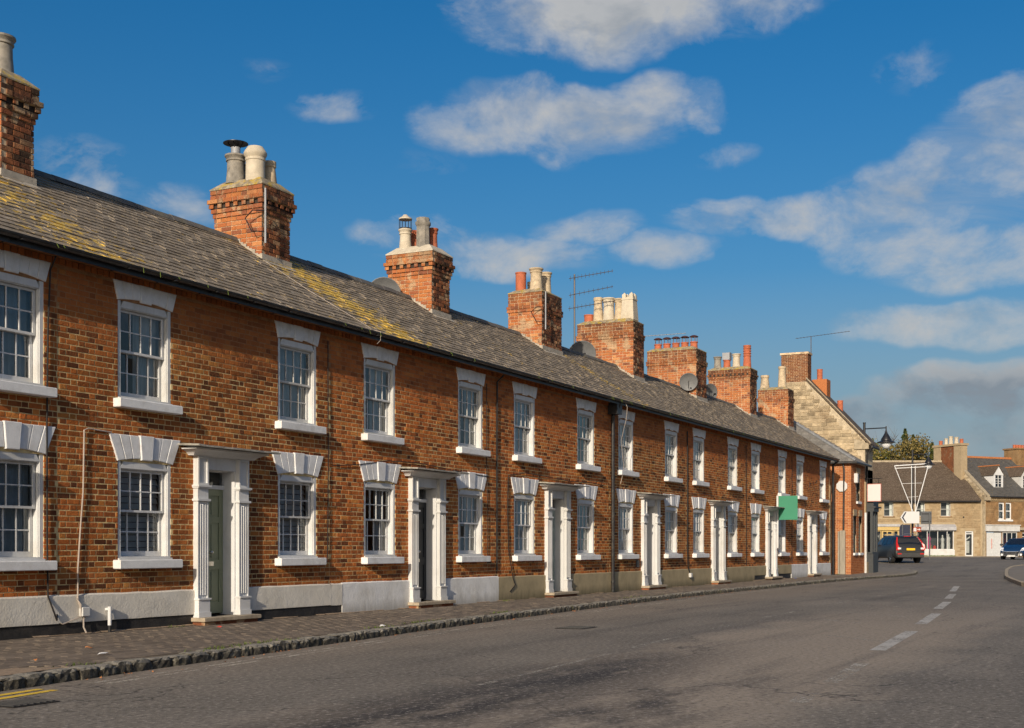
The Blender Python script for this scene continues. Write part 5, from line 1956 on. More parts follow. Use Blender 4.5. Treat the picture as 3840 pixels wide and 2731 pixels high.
yagi(m, (0, 0.1, .95), (0.1, -1, .08), 2.7, 16, .2)
m.obj('antenna', 'aerial_metal', t_)


def bracket_aerial(x, y, z, label):
    t_ = thing('aerial_bracket', label, 'aerial bracket', (x, y, z), 0)
    m = MB()
    m.tube([(-.06, -.10, -.5), (-.06, -.10, .55)], .02, 8)
    m.obj('mast', 'steel', t_, smooth=True)
    m = MB()
    m.tube([(-.06, -.1, .12), (-.2, .1, .12), (-.16, .3, 0), (-.2, .12, -.28), (-.06, -.1, -.28)], .012, 6)
    m.tube([(-.06, -.1, .1), (0.2, 0, .1)], .014, 5)
    m.obj('clamp', 'iron_black', t_, smooth=True)


bracket_aerial(20.0, 1.85, 7.55, 'steel aerial pole clamped to the corner of the chimney with a domed cream pot')
bracket_aerial(32.55, 1.85, 7.8, 'white aerial pole clamped to the corner of the chimney with one orange pot')

# green estate board -----------------------------------------------------------
t_ = thing('estate_board', 'blank green board on a white post fixed to the terrace front', 'sign board', (49.55, -.16, 0))
m = MB()
m.box(-.03, .03, -.05, .02, 1.22, 3.26)
m.obj('post', 'white_paint', t_)
m = MB()
m.box(-.012, .012, -.80, -.055, 2.32, 3.25)
m.obj('board', 'board_green', t_)

# litter -----------------------------------------------------------------------
for (x, y, s_, mt, lb, ct) in ((10.9, -2.95, .09, 'paper', 'crumpled white scrap of paper on the pavement', 'litter'), (15.43, -.86, .05, 'display_red', 'small red wrapper by the green door step', 'litter'),
                               (9.93, -2.96, .05, 'dead_leaf', 'brown leaf lying nearest the left edge of the pavement', 'leaf'), (11.5, -2.13, .07, 'dead_leaf', 'pair of curled orange leaves in the middle of the pavement', 'leaf'),
                               (16.8, -2.9, .06, 'paper', 'white scrap on the kerb beside a tuft of grass', 'litter'), (51.0, -.5, .06, 'plate_blue', 'small blue wrapper below the green board', 'litter')):
    m = MB()
    r_ = random.Random(int(x * 100))
    pts = [(s_ * math.cos(a) * r_.uniform(.6, 1.2), s_ * .7 * math.sin(a) * r_.uniform(.6, 1.2), r_.uniform(.0, .03)) for a in [k * 6.283 / 7 for k in range(7)]]
    for k in range(7):
        m.poly([(0, 0, .028), pts[k], pts[(k + 1) % 7]])
    o = m.obj('litter' if ct == 'litter' else 'fallen_leaf', mt)
    o.location = (x, y, .008)
    tagged(o, lb, ct)
lm = MB()
r_ = random.Random(77)
for k in range(260):
    x = r_.uniform(9.5, 40)
    y = kerb_y(x) - abs(r_.gauss(0.03, .12)) - .02
    s_ = r_.uniform(.012, .035)
    a = r_.uniform(0, 6.28)
    z = ROAD_Z + .006
    lm.poly([(x, y, z), (x + s_ * math.cos(a), y + s_ * math.sin(a), z + r_.uniform(0, .02)), (x + s_ * math.cos(a + 1), y + s_ * math.sin(a + 1), z + .004)])
o = lm.obj('leaf_litter', 'dead_leaf', kind='stuff')
o['label'] = 'tiny brown leaf scraps gathered in the gutter below the kerb'
o['category'] = 'leaf litter'

# ---------------------------------------------------------------- neighbour at the end of the row
def stone_courses(parent, poly_fn, x0, x1, z0, z1, origin, u, n, H, Lr, mat, seed, proud=.02, single=0, holes=(), name='stone'):
    """lay blocks on a plane: origin + u*a, up z; kept where poly_fn(a,z); n outward normal"""
    rr = random.Random(seed)
    O, U, N = Vector(origin), Vector(u), Vector(n)
    mb = MB()
    z = z0
    while z < z1 - .03:
        h = H * rr.uniform(.75, 1.25)
        h = min(h, z1 - z)
        a = x0 - rr.uniform(0, Lr * .5)
        while a < x1:
            L_ = Lr * rr.uniform(.5, 1.6)
            s0, s1 = max(a, x0), min(a + L_, x1)
            zc = z + h / 2
            if s1 - s0 > .05 and poly_fn((s0 + s1) / 2, zc) and poly_fn(s0, zc) and poly_fn(s1, zc) and not any(h0 < s1 - .02 and s0 + .02 < h1 and g0 < z + h - .02 and z + .02 < g1 for h0, h1, g0, g1 in holes):
                j = .007
                p = proud * rr.uniform(.4, 1.3)
                b = min(.02, h * .15)
                i = len(mb.v)
                for (aa, zz) in ((s0 + j, z + j), (s1 - j, z + j), (s1 - j, z + h - j), (s0 + j, z + h - j)):
                    mb.v.append(tuple(O + U * aa + Vector((0, 0, zz))))
                for (aa, zz) in ((s0 + j + b, z + j + b), (s1 - j - b, z + j + b), (s1 - j - b, z + h - j - b), (s0 + j + b, z + h - j - b)):
                    mb.v.append(tuple(O + U * aa + Vector((0, 0, zz)) + N * (p + rr.uniform(-.004, .004))))
                mb.f += [tuple(i + k for k in q) for q in ((4, 5, 6, 7), (0, 1, 5, 4), (1, 2, 6, 5), (2, 3, 7, 6), (3, 0, 4, 7))]
            a += L_
        z += h
    return mb.obj(name, mat, parent, kind='stuff')


nb = thing('brick_building', 'projecting orange brick building with a hipped slate roof at the far end of the terrace', 'building', (61.0, -.55, 0))
W2 = 3.1
m = MB()
# end wall (faces the camera), street wall with openings, plus back
m.quad((0, 0, -.3), (0, 8, -.3), (0, 8, 5.25), (0, 0, 5.25))
hol = [(.55, 1.15, 1.0, 2.75), (1.75, 2.35, 1.0, 2.75), (1.2, 1.9, 3.45, 4.75)]
xs = sorted({0, W2} | {v for h_ in hol for v in h_[:2]})
zs = sorted({-.3, 5.25} | {v for h_ in hol for v in h_[2:]})
for i in range(len(xs) - 1):
    for k in range(len(zs) - 1):
        a, b, c, d = xs[i], xs[i + 1], zs[k], zs[k + 1]
        if not any(h_[0] < (a + b) / 2 < h_[1] and h_[2] < (c + d) / 2 < h_[3] for h_ in hol):
            m.quad((a, 0, c), (b, 0, c), (b, 0, d), (a, 0, d))
m.quad((0, 8, -.3), (0, 8, 5.25), (W2, 8, 5.25), (W2, 8, -.3))
m.obj('wall', 'mortar_chimney', nb)
for h_ in hol:
    m = MB()
    a, b, c, d = h_
    m.box(a, a + .05, .08, .14, c, d)
    m.box(b - .05, b, .08, .14, c, d)
    m.box(a + .05, b - .05, .08, .14, d - .05, d)
    m.box(a + .05, b - .05, .08, .14, c, c + .06)
    m.box(a + .05, b - .05, .085, .135, (c + d) / 2 - .02, (c + d) / 2 + .02)
    fr = m.obj('window', 'shop_dark', nb)
    m = MB()
    m.quad((a + .05, .11, c + .06), (b - .05, .11, c + .06), (b - .05, .11, d - .05), (a + .05, .11, d - .05))
    m.obj('pane', 'window_glass', fr)
    m = MB()
    m.box(a - .1, b + .1, .5, .52, c - .1, d + .1)
    m.obj('room_lining', 'interior', fr)
    m = MB()
    m.bbox(a - .1, b + .1, -.09, .1, c - .12, c, .01)
    m.obj('sill', 'stone_trim_paint', fr)
    m = MB()
    m.bbox(a - .06, b + .06, -.03, .05, d, d + .3, .01)
    m.obj('lintel', 'stone_dressed', fr)
rb = random.Random(61)
sp = []
for k in range(66):
    z = (k + .5) * COURSE - .05
    for c, L_ in face_course(0, 2.4, k, rb):
        sp.append(((0, c, z), -math.pi / 2, L_, .069, .009 + rb.uniform(-.003, .003)))
    for c, L_ in face_course(.0, W2, k, rb):
        if not any(h_[0] - .1 < c < h_[1] + .1 and h_[2] - .04 < z < h_[3] + .3 for h_ in hol):
            sp.append(((c, 0, z), 0, L_, .069, .009))
lay_bricks(nb, sp, 0, 'brick_wall') if False else None
BM['brick_neighbour'] = brick_meshes('brick_neighbour')
lay_bricks(nb, sp, 0, 'brick_neighbour')
# hipped slate roof
ex, ey, ez = -.2, -.25, 5.27
ap = (1.6, 4.3, 8.15)
ap2 = (1.6 + .1, 4.3, 8.15)
m = MB()
m.poly([(ex, ey, ez), (ex, 8.2, ez), (ap[0], 4.3, ap[2])])
m.poly([(ex, ey, ez), (ap[0], ap[1], ap[2]), (3.1, ap[1], ap[2]), (W2 + .1, ey, ez)])
m.poly([(ex, ey, ez - .01), (W2 + .1, ey, ez - .01), (W2 + .1, 0.0, ez - .01), (ex, 0, ez - .01)])
rfo = m.obj('roof', 'slate_pale', nb)
# slates on the two visible slopes
mb = MB()
rr = random.Random(8)
A, B, Cc = Vector((ex, 8.2, ez)), Vector((ex, ey, ez)), Vector(ap)
u = (B - A).normalized()
nrm = (B - A).cross(Cc - A).normalized()
if nrm.z < 0:
    nrm = -nrm
vv = nrm.cross(u)
if vv.z < 0:
    vv = -vv
hgt = (Cc - A).dot(vv)
Lb = (B - A).length
xa = (Cc - A).dot(u)
row = 0
g_ = .2
while row * g_ < hgt:
    t0, t1 = row * g_ / hgt, min(1, (row + 1) * g_ / hgt)
    s = xa * t0
    e = Lb + (xa - Lb) * t0
    x = s - (.15 if row % 2 else 0)
    while x < e:
        a, b = max(x, s), min(x + .3, e)
        if b - a > .05:
            lift = .004 + rr.random() * .01
            q0 = A + u * a + vv * (row * g_) + nrm * (.012 + lift)
            q1 = A + u * (b - .008) + vv * (row * g_) + nrm * (.012 + lift)
            q2 = A + u * (b - .008) + vv * ((row + 1.2) * g_) + nrm * .004
            q3 = A + u * a + vv * ((row + 1.2) * g_) + nrm * .004
            mb.quad(tuple(q0), tuple(q1), tuple(q2), tuple(q3))
            mb.quad(tuple(q0 - nrm * .012), tuple(q1 - nrm * .012), tuple(q1), tuple(q0))
        x += .3
    row += 1
mb.obj('slating', 'slate_pale', nb, kind='stuff')
m = MB()
m.tube([(ex, ey, ez + .03), (ap[0], ap[1], ap[2] + .03)], .07, 8)
m.obj('hip_ridge', 'lead', nb, smooth=True)
m = MB()
m.tube([(ex - .05, 2, ez - .06), (ex - .05, ey - .05, ez - .06), (W2, ey - .05, ez - .06)], .055, 8)
m.tube([(-.1, .35, ez - .08), (-.1, .3, ez - .4), (-.08, .35, .0)], .045, 8)
m.obj('gutter', 'gutter_black', nb, smooth=True)
# white round plate and timber post at its end wall
o = thing('wall_plate', 'white octagonal plate on the orange brick end wall', 'plate', (60.93, -.15, 4.12))
m = MB()
m.prism([(0, .27 * math.cos(R(22.5 + 45 * k)), .27 * math.sin(R(22.5 + 45 * k))) for k in range(8)], (-.05, 0, 0))
m.obj('disc', 'sign_white', o)
t_ = thing('timber_post', 'weathered tall timber post leaning against the orange brick end wall', 'post', (60.75, -.12, 0))
m = MB()
m.bbox(-.05, .05, -.22, .02, 0, 2.05, .012)
m.box(-.05, .03, .04, .12, 0, 2.0)
m.obj('plank', 'timber_post', t_)
t_ = thing('alarm_box', 'small white alarm box high on the brick street wall', 'alarm box', (61.75, -.62, 4.55))
m = MB()
m.bbox(-.12, .12, -.1, .06, -.25, .2, .02)
m.obj('case', 'sign_white', t_)

# ---------------------------------------------------------------- tall stone gable house
gb = thing('stone_house', 'tall rubble stone gable house with a brick stack rising above the slate hip', 'building', (64.2, 0.0, 0))
GY0, GY1, GZE = -0.54, 3.66, 6.49
AY, AZ = 2.32, 9.55
m = MB()
m.poly([(0, GY0, -.3), (0, GY1, -.3), (0, GY1, AZ), (0, AY, AZ), (0, GY0, GZE)])
m.quad((0, GY0, -.3), (0, GY0, GZE), (1.9, GY0, GZE), (1.9, GY0, -.3))
m.quad((1.9, GY0, -.3), (1.9, GY0, GZE), (1.9, GY1, GZE), (1.9, GY1, -.3))
m.poly([(1.9, GY0, GZE), (1.9, AY, AZ), (1.9, GY1, AZ), (1.9, GY1, GZE)])
m.quad((0, GY1, -.3), (0, GY1, AZ), (1.9, GY1, AZ), (1.9, GY1, -.3))
m.obj('wall', 'rubble_mortar', gb)
gs = (AZ - GZE) / (AY - GY0)
stone_courses(gb, lambda a, z: z < (GZE + (a - GY0) * gs - .05 if a < AY else AZ - .05) and a > GY0 + .02, GY0, GY1, 4.4, AZ, (0, 0, 0), (0, 1, 0), (-1, 0, 0), .17, .42, 'rubble_stone', 4, .035)
m = MB()
sl_ = (AZ - GZE) / (AY - GY0)
e0 = GY0 - .28
m.prism([(-.12, e0, GZE - .28 * sl_ + .03), (-.12, AY, AZ + .05), (-.12, AY, AZ + .17), (-.12, e0, GZE - .28 * sl_ + .15)], (2.1, 0, 0))
m.prism([(.8, AY, AZ + .05), (.8, GY1 + .1, AZ - .05), (.8, GY1 + .1, AZ + .07), (.8, AY, AZ + .17)], (1.1, 0, 0))
m.obj('roof', 'slate_brown', gb)
m = MB()
m.prism([(-.16, e0 - .02, GZE - .28 * sl_ + .13), (-.16, AY, AZ + .15), (-.16, AY, AZ + .2), (-.16, e0 - .02, GZE - .28 * sl_ + .18)], (.25, 0, 0))
m.prism([(-.1, GY0 - .2, GZE - .42), (-.1, GY0 + .5, GZE - .42), (-.1, GY0 + .5, GZE + .1), (-.1, GY0 - .2, GZE - .16)], (.14, 0, 0))
m.obj('verge', 'verge_mortar', gb)
m = MB()
m.tube([(.1, GY0 - .3, GZE - .3), (1.9, GY0 - .3, GZE - .3)], .06, 8)
m.tube([(.2, GY0 - .3, GZE - .3), (.2, GY0 - .06, GZE - .7), (.2, GY0 - .06, .1)], .05, 8)
m.obj('gutter', 'gutter_black', gb, smooth=True)
# brick stack on the gable
cy0, cy1 = 2.28, 3.62
m = MB()
m.box(.05, .75, cy0, cy1, 8.9, 10.94)
m.box(.0, .8, cy0 - .05, cy1 + .05, 10.94, 11.04)
ck = m.obj('chimney', 'mortar_chimney', gb)
rb = random.Random(9)
sp = []
for k in range(26):
    z = 10.97 - (k + .5) * COURSE
    for c, L_ in face_course(cy0, cy1, k, rb):
        if z > min(AZ, GZE + (c - GY0) * gs) - 0.06:
            sp.append(((.05, c, z), -math.pi / 2, L_, .069, .01))
    for c, L_ in face_course(.05, .75, k, rb):
        sp.append(((c, cy0, z), 0, L_, .069, .01))
lay_bricks(ck, sp, 0, 'brick_chimney')
for (x, y0_, y1_, zt) in ((1.0, 1.55, 2.3, 9.75),):
    m = MB()
    m.box(x, x + .8, y0_, y1_, 8.2, zt)
    c2 = m.obj('chimney', 'brick_neighbour', gb)
    pot(c2, 'straight', x + .4, y0_ + .45, zt, .55, .14)
    pot(c2, 'straight', x + .3, .95, 8.1, .55, .14)

# shop bay on the street side of the stone house
sb = thing('shopfront', 'dark painted bay shopfront seen edge on beyond the brick building', 'shopfront', (64.3, -.56, 0))
m = MB()
m.box(0, 1.8, .02, .45, -.1, 5.1)
m.obj('wall', 'stone_dressed', sb)
m = MB()
m.box(0.05, 1.28, -.35, .02, 0.0, .95)
m.box(.0, 1.3, -.32, .02, .95, 1.03)
m.obj('stall_riser', 'shop_dark', sb)
m = MB()
m.box(.05, 1.28, -.38, .02, 3.02, 3.2)
m.box(.03, 1.5, -.46, .02, 3.2, 3.27)
m.box(.05, 1.28, -.36, .02, 3.27, 3.75)
m.prism([(.0, -.36, 3.75), (.0, -.38, 3.78), (.0, -.46, 3.98), (.0, -.47, 4.05), (.0, .02, 4.05), (0, .02, 3.75)], (1.3, 0, 0))
m.obj('fascia', 'shop_dark', sb)
m = MB()
m.box(-.02, 1.35, -.5, .02, 4.05, 4.1)
m.obj('cornice', 'stone_dressed', sb)
for x in (.05, .6, 1.15):
    m = MB()
    m.box(x, x + .13, -.33, -.2, 1.03, 3.02)
    m.obj('mullion', 'shop_dark', sb)
m = MB()
m.quad((.1, -.26, 1.03), (1.25, -.26, 1.03), (1.25, -.26, 3.02), (.1, -.26, 3.02))
m.quad((.1, -.26, 1.03), (.1, 0, 1.03), (.1, 0, 3.02), (.1, -.26, 3.02))
m.obj('pane', 'window_glass', sb)
m = MB()
m.bbox(-.32, .0, -.06, .2, -.05, 4.45, .01)
m.obj('pilaster', 'stone_dressed', sb)
m = MB()
m.bbox(-.36, .04, -.13, .2, -.05, .55, .01)
m.obj('pilaster_base', 'stone_dressed', sb)
t_ = thing('white_downpipe', 'thin white pipe standing at the corner of the brick building', 'pipe', (63.95, -.62, 0))
m = MB()
m.tube([(0, 0, 0), (0, 0, 2.95)], .06, 8)
m.obj('pipe', 'white_paint', t_, smooth=True)

# blank white hanging sign
t_ = thing('hanging_sign', 'blank white square hanging sign with a thin red edge on a bracket', 'hanging sign', (64.2, -.5, 0))
m = MB()
m.box(-.03, .03, -.82, -.16, 3.5, 4.36)
m.obj('sign_board', 'sign_red_edge', t_)
m = MB()
m.box(-.036, .036, -.795, -.185, 3.525, 4.335)
m.obj('sign_panel', 'sign_white', t_)
m = MB()
m.tube([(0, .05, 4.62), (0, -.85, 4.62)], .02, 6)
m.tube([(0, -.25, 4.62), (0, -.25, 4.36)], .012, 5)
m.tube([(0, -.7, 4.62), (0, -.7, 4.36)], .012, 5)
m.obj('bracket', 'iron_black', t_)


# street lamps -------------------------------------------------------------------
def street_lamp(x, y, z0, h, arm, yaw, label, r=.075):
    t_ = thing('street_lamp', label, 'street lamp', (x, y, z0), yaw, 'black bracket street lamps')
    m = MB()
    m.tube([(0, 0, 0), (0, 0, 1.1)], r * 1.5, 12)
    m.tube([(0, 0, 1.1), (0, 0, h)], r, 12, r2=r * .85)
    m.tube([(0, 0, h), (0, 0, h + .05)], r * 1.05, 12)
    m.obj('post', 'iron_black', t_, smooth=True)
    m = MB()
    m.tube([(0, 0, h - .28), (arm, 0, h - .22)], .03, 8)
    m.tube([(arm, 0, h - .14), (arm, 0, h - .4)], .035, 8)
    m.obj('arm', 'iron_black', t_, smooth=True)
    m = MB()
    m.lathe([(.03, -.02), (.05, -.1), (.08, -.2), (.17, -.36), (.25, -.5), (.26, -.58), (.46, -.66), (.46, -.69), (.2, -.68), (.01, -.66)], 20, arm, 0, h - .3)
    m.obj('lantern_hood', 'iron_black', t_, smooth=True)
    m = MB()
    m.lathe([(.27, -.69), (.25, -.82), (.16, -.95), (.05, -1.0), (.001, -1.0)], 16, arm, 0, h - .3)
    m.obj('lantern_bowl', 'lamp_clear', t_, smooth=True)
    return t_


street_lamp(67.4, .14, 0.08, 7.55, 1.12, R(-63), 'black street lamp with its arm over the road, rising in front of the stone gable')
street_lamp(93.6, 2.15, .42, 7.65, 1.12, R(-63), 'black street lamp carrying a white triangular light frame above the junction signs')

# frame of unlit festive lights on the second lamp
VX = Vector((sn, -cs, 0))
bx = Vector((93.3, 2.0, 0))
t_ = thing('light_frame', 'white triangular frame of festive lights on the junction lamp post', 'light frame', tuple(bx), R(-63.2))
for (a, b, r_) in (((-1.32, 7.0), (0, 3.7), .035), ((1.08, 7.15), (0.1, 3.6), .04), ((-1.32, 7.0), (1.08, 7.15), .05), ((-1.3, 6.82), (1.05, 6.95), .04), ((-.13, 7.0), (-.13, 3.7), .03), ((.13, 7.0), (.13, 3.7), .03),
                   ((-.8, 5.75), (.6, 5.8), .018), ((-.45, 4.8), (.35, 4.85), .015)):
    m = MB()
    m.tube([(a[0], .14, a[1]), (b[0], .14, b[1])], r_ * .72, 6)
    m.obj('frame_bar', 'stone_trim_paint', t_)

# direction signs at the junction
t_ = thing('direction_sign', 'blank white direction sign pointing left with a dark chevron edge', 'road sign', (92.4, 1.75, .3), R(-63.2))
m = MB()
m.prism([(-1.05, 0, 3.06), (-.78, 0, 3.47), (.27, 0, 3.47), (.27, 0, 2.65), (-.78, 0, 2.65)], (0, .03, 0))
m.obj('sign_panel', 'sign_white', t_)
m = MB()
m.prism([(-.95, -.008, 3.06), (-.72, -.008, 3.42), (-.62, -.008, 3.42), (-.84, -.008, 3.06), (-.62, -.008, 2.70), (-.72, -.008, 2.70)], (0, .01, 0))
m.obj('chevron', 'sign_navy', t_)
m = MB()
m.tube([(.2, .07, 0), (.2, .07, 3.5)], .045, 8)
m.obj('post', 'sign_grey', t_)
t_ = thing('sign_back', 'grey back of a square road sign beside the white direction sign', 'road sign', (92.6, 1.3, .3), R(-63.2))
m = MB()
m.bbox(-.12, .62, 0, .03, 2.6, 3.48, .008)
m.obj('panel', 'sign_grey', t_)
m = MB()
m.box(-.08, .58, -.03, 0, 2.75, 2.8)
m.box(-.08, .58, -.03, 0, 3.28, 3.33)
m.box(.43, .48, -.05, -.03, 2.65, 3.45)
m.obj('rail', 'iron_black', t_)
m = MB()
m.tube([(.45, -.08, 0), (.45, -.08, 3.45)], .045, 8)
m.obj('post', 'sign_grey', t_)
t_ = thing('sign_back', 'dark back of a tall rounded sign below the white direction sign', 'road sign', (91.9, 2.0, .3), R(-63.2))
m = MB()
m.prism([(-.62, 0, 1.55)] + [(-.62 - .14 * math.sin(R(a)), 0, 2.05 - .5 * math.cos(R(a))) for a in range(15, 180, 15)] + [(-.62, 0, 2.55), (-.02, 0, 2.55), (-.02, 0, 1.55)], (0, .05, 0))
m.obj('panel', 'sign_navy', t_)
m = MB()
m.tube([(-.56, -.03, 0), (-.56, -.03, 2.6)], .035, 8)
m.obj('post', 'sign_grey', t_)
t_ = thing('tourist_sign', 'small brown tourist sign with a white arrow pointing right', 'road sign', (92.2, 1.75, .3), R(-63.2))
m = MB()
m.bbox(-.13, .43, 0, .03, 2.05, 2.4, .006)
m.obj('panel', 'sign_brown', t_)
m = MB()
m.box(-.1, .10, -.006, .002, 2.09, 2.3)
m.prism([(-.1, -.006, 2.3), (.10, -.006, 2.3), (0, -.006, 2.36)], (0, .008, 0))
m.prism([(.15, -.006, 2.2), (.28, -.006, 2.2), (.28, -.006, 2.14), (.39, -.006, 2.225), (.28, -.006, 2.31), (.28, -.006, 2.25), (.15, -.006, 2.25)], (0, .008, 0))
m.obj('symbol', 'sign_white', t_)
m = MB()
m.box(-.2, .5, .0, .05, 1.72, 1.80)
m.obj('bracket', 'iron_black', t_)

# ---------------------------------------------------------------- buildings across the junction
FO = (104.45, 39.12, 0)
FRZ = math.atan2(-cs, sn)


def glazed(parent, x0, x1, z0, z1, y, bars_x=(), bars_z=(), fr=.06, mat='white_paint', depth=.5, d=.06, name='window', back='interior'):
    m = MB()
    m.box(x0, x0 + fr, y, y + d, z0, z1)
    m.box(x1 - fr, x1, y, y + d, z0, z1)
    m.box(x0 + fr, x1 - fr, y, y + d, z1 - fr, z1)
    m.box(x0 + fr, x1 - fr, y, y + d, z0, z0 + fr)
    for b in bars_x:
        m.box(b - fr * .4, b + fr * .4, y + .005, y + d - .005, z0 + fr, z1 - fr)
    for b in bars_z:
        m.box(x0 + fr, x1 - fr, y + .01, y + d - .01, b - fr * .35, b + fr * .35)
    w = m.obj(name, mat, parent)
    bx_ = [x0 + fr] + list(bars_x) + [x1 - fr]
    bz_ = [z0 + fr] + list(bars_z) + [z1 - fr]
    for a, b in zip(bx_, bx_[1:]):
        for c, e in zip(bz_, bz_[1:]):
            q = MB()
            q.quad((a, y + d / 2, c), (b, y + d / 2, c), (b, y + d / 2, e), (a, y + d / 2, e))
            q.obj('pane', 'window_glass', w)
    q = MB()
    q.box(x0 - .05, x1 + .05, y + depth, y + depth + .02, z0 - .05, z1 + .05)
    q.quad((x0 - .05, y + d, z0 - .02), (x1 + .05, y + d, z0 - .02), (x1 + .05, y + depth, z0 - .02), (x0 - .05, y + depth, z0 - .02))
    q.quad((x0 - .02, y + d, z0), (x0 - .02, y + depth, z0), (x0 - .02, y + depth, z1), (x0 - .02, y + d, z1))
    q.quad((x1 + .02, y + d, z0), (x1 + .02, y + depth, z0), (x1 + .02, y + depth, z1), (x1 + .02, y + d, z1))
    q.obj('room_lining', back, w)
    return w


def wall_with_holes(parent, x0, x1, z0, z1, hol, y, mat, deep=.25):
    m = MB()
    xs = sorted({x0, x1} | {v for h_ in hol for v in h_[:2]})
    zs = sorted({z0, z1} | {v for h_ in hol for v in h_[2:]})
    for i in range(len(xs) - 1):
        for k in range(len(zs) - 1):
            a, b, c, d = xs[i], xs[i + 1], zs[k], zs[k + 1]
            if not any(h_[0] < (a + b) / 2 < h_[1] and h_[2] < (c + d) / 2 < h_[3] for h_ in hol):
                m.quad((a, y, c), (b, y, c), (b, y, d), (a, y, d))
    for a, b, c, d in hol:
        m.quad((a, y, c), (a, y + deep, c), (a, y + deep, d), (a, y, d))
        m.quad((b, y, c), (b, y, d), (b, y + deep, d), (b, y + deep, c))
        m.quad((a, y, d), (a, y + deep, d), (b, y + deep, d), (b, y, d))
        m.quad((a, y, c), (b, y, c), (b, y + deep, c), (a, y + deep, c))
    return m.obj('wall', mat, parent)


FA = thing('stone_shop_building', 'long honey stone building with a mossy brown roof, yellow and grey shopfronts', 'building', FO, FRZ)
holA = [(33.7, 34.57, 4.13, 5.43), (36.6, 37.43, 4.13, 5.43), (38.84, 39.74, 4.13, 5.43), (32.35, 35.0, .52, 2.86), (36.75, 39.95, .9, 2.86), (41.05, 41.8, .5, 2.8)]
wall_with_holes(FA, 29.0, 42.6, -.2, 5.5, holA, 0, 'stone_dressed')
stone_courses(FA, lambda a, z: True, 31.3, 42.45, .4, 5.4, (0, 0, 0), (1, 0, 0), (0, -1, 0), .17, .45, 'stone_block', 21, .012, holes=[(a - .04, b + .04, c - .1, d + .1) for a, b, c, d in holA] + [(32.2, 35.15, 0, 3.5), (36.6, 40.1, 0, 3.5)])
m = MB()
m.quad((29.0, 0, -.2), (29.0, 9, -.2), (29.0, 9, 5.4), (29.0, 0, 5.4))
m.quad((29.0, 9.2, -.2), (44, 9.2, -.2), (44, 9.2, 5.4), (29, 9.2, 5.4))
m.obj('back_wall', 'stone_dressed', FA)
m = MB()
rp0, rp1 = (42.42, -.28, 5.5), (41.45, 4.6, 9.35)
m.prism([(28.8, -.28, 5.5), rp0, rp1, (28.8, 4.6, 9.35)], (0, 0, .05))
m.prism([(28.8, 4.6, 9.35), rp1, (41.0, 9.4, 5.5), (28.8, 9.4, 5.5)], (0, 0, .05))
rA = m.obj('roof', 'slate_brown', FA)
# stone slates as thin tilted courses
mb = MB()
rr = random.Random(31)
rows = 30
for r_ in range(rows):
    t0, t1 = r_ / rows, (r_ + 1.15) / rows
    y0, z0 = -.28 + 4.88 * t0, 5.55 + 3.85 * t0
    y1, z1 = -.28 + 4.88 * min(1, t1), 5.55 + 3.85 * min(1, t1)
    x = 28.8 - rr.random() * .3
    xe = 42.42 + (41.45 - 42.42) * t0
    while x < xe:
        w_ = rr.uniform(.2, .42)
        b = min(x + w_ - .012, xe)
        lf = rr.uniform(.025, .055)
        mb.quad((x, y0 - lf * .5, z0 + lf), (b, y0 - lf * .5, z0 + lf), (b, y1, z1 + .008), (x, y1, z1 + .008))
        mb.quad((x, y0 - lf * .5, z0), (b, y0 - lf * .5, z0), (b, y0 - lf * .5, z0 + lf), (x, y0 - lf * .5, z0 + lf))
        x += w_
mb.obj('slating', 'slate_brown', FA, kind='stuff')
m = MB()
m.box(28.8, 41.5, 4.45, 4.75, 9.32, 9.5)
m.obj('ridge_tiles', 'verge_mortar', rA)
m = MB()
m.tube([(28.9, -.36, 5.47), (42.35, -.36, 5.47)], .07, 8)
m.obj('gutter', 'gutter_black', FA, smooth=True)
for (a, b, c, d) in holA[:3]:
    w = glazed(FA, a, b, c, d, .12, (), ((c + d) / 2,), .05)
    q = MB()
    q.bbox(a - .12, b + .12, -.06, .1, c - .1, c - .002, .01)
    q.obj('sill', 'stone_block_warm', w)
    q = MB()
    q.box(b - .3, b - .06, .3, .33, c, d)
    q.obj('curtain', 'curtain', w)
# yellow shop
m = MB()
m.box(32.25, 35.05, -.14, 0, 2.86, 3.2)
m.box(32.25, 35.05, -.08, 0, .5, 1.08)
m.obj('shopfront', 'shop_yellow', FA)
m = MB()
m.box(32.2, 35.1, -.24, 0, 3.2, 3.42)
m.obj('shop_canopy', 'shop_grey', FA)
glazed(FA, 32.3, 33.45, 1.08, 2.84, -.02, (32.88,), (), .07, 'shop_yellow', 1.0, back='display_white')
dsh = glazed(FA, 33.5, 34.5, .5, 2.84, 0.0, (34.0,), (1.5, 1.95, 2.45), .12, 'shop_yellow', .4, name='shop_door')
m = MB()
m.box(33.56, 34.44, .055, .09, .56, 1.4)
m.obj('door_panel', 'shop_yellow', dsh)
glazed(FA, 34.55, 35.0, 1.08, 2.84, -.02, (), (), .07, 'shop_yellow', .6)
# displays behind the glass
rdp = random.Random(4)


def figure(parent, x, y, z0, h, mat):
    m = MB()
    m.lathe([(.02, 0), (.14, .02), (.17, h * .3), (.12, h * .5), (.17, h * .68), (.13, h * .78), (.05, h * .82), (.07, h * .88), (.075, h * .95), (.02, h)], 10, x, y, z0)
    return m.obj('mannequin', mat, parent, smooth=True)


figure(FA, 32.6, .4, 1.1, 1.3, 'display_black')
figure(FA, 33.02, .4, 1.1, 1.45, 'display_pink')
figure(FA, 33.3, .5, 1.05, 1.2, 'display_black')
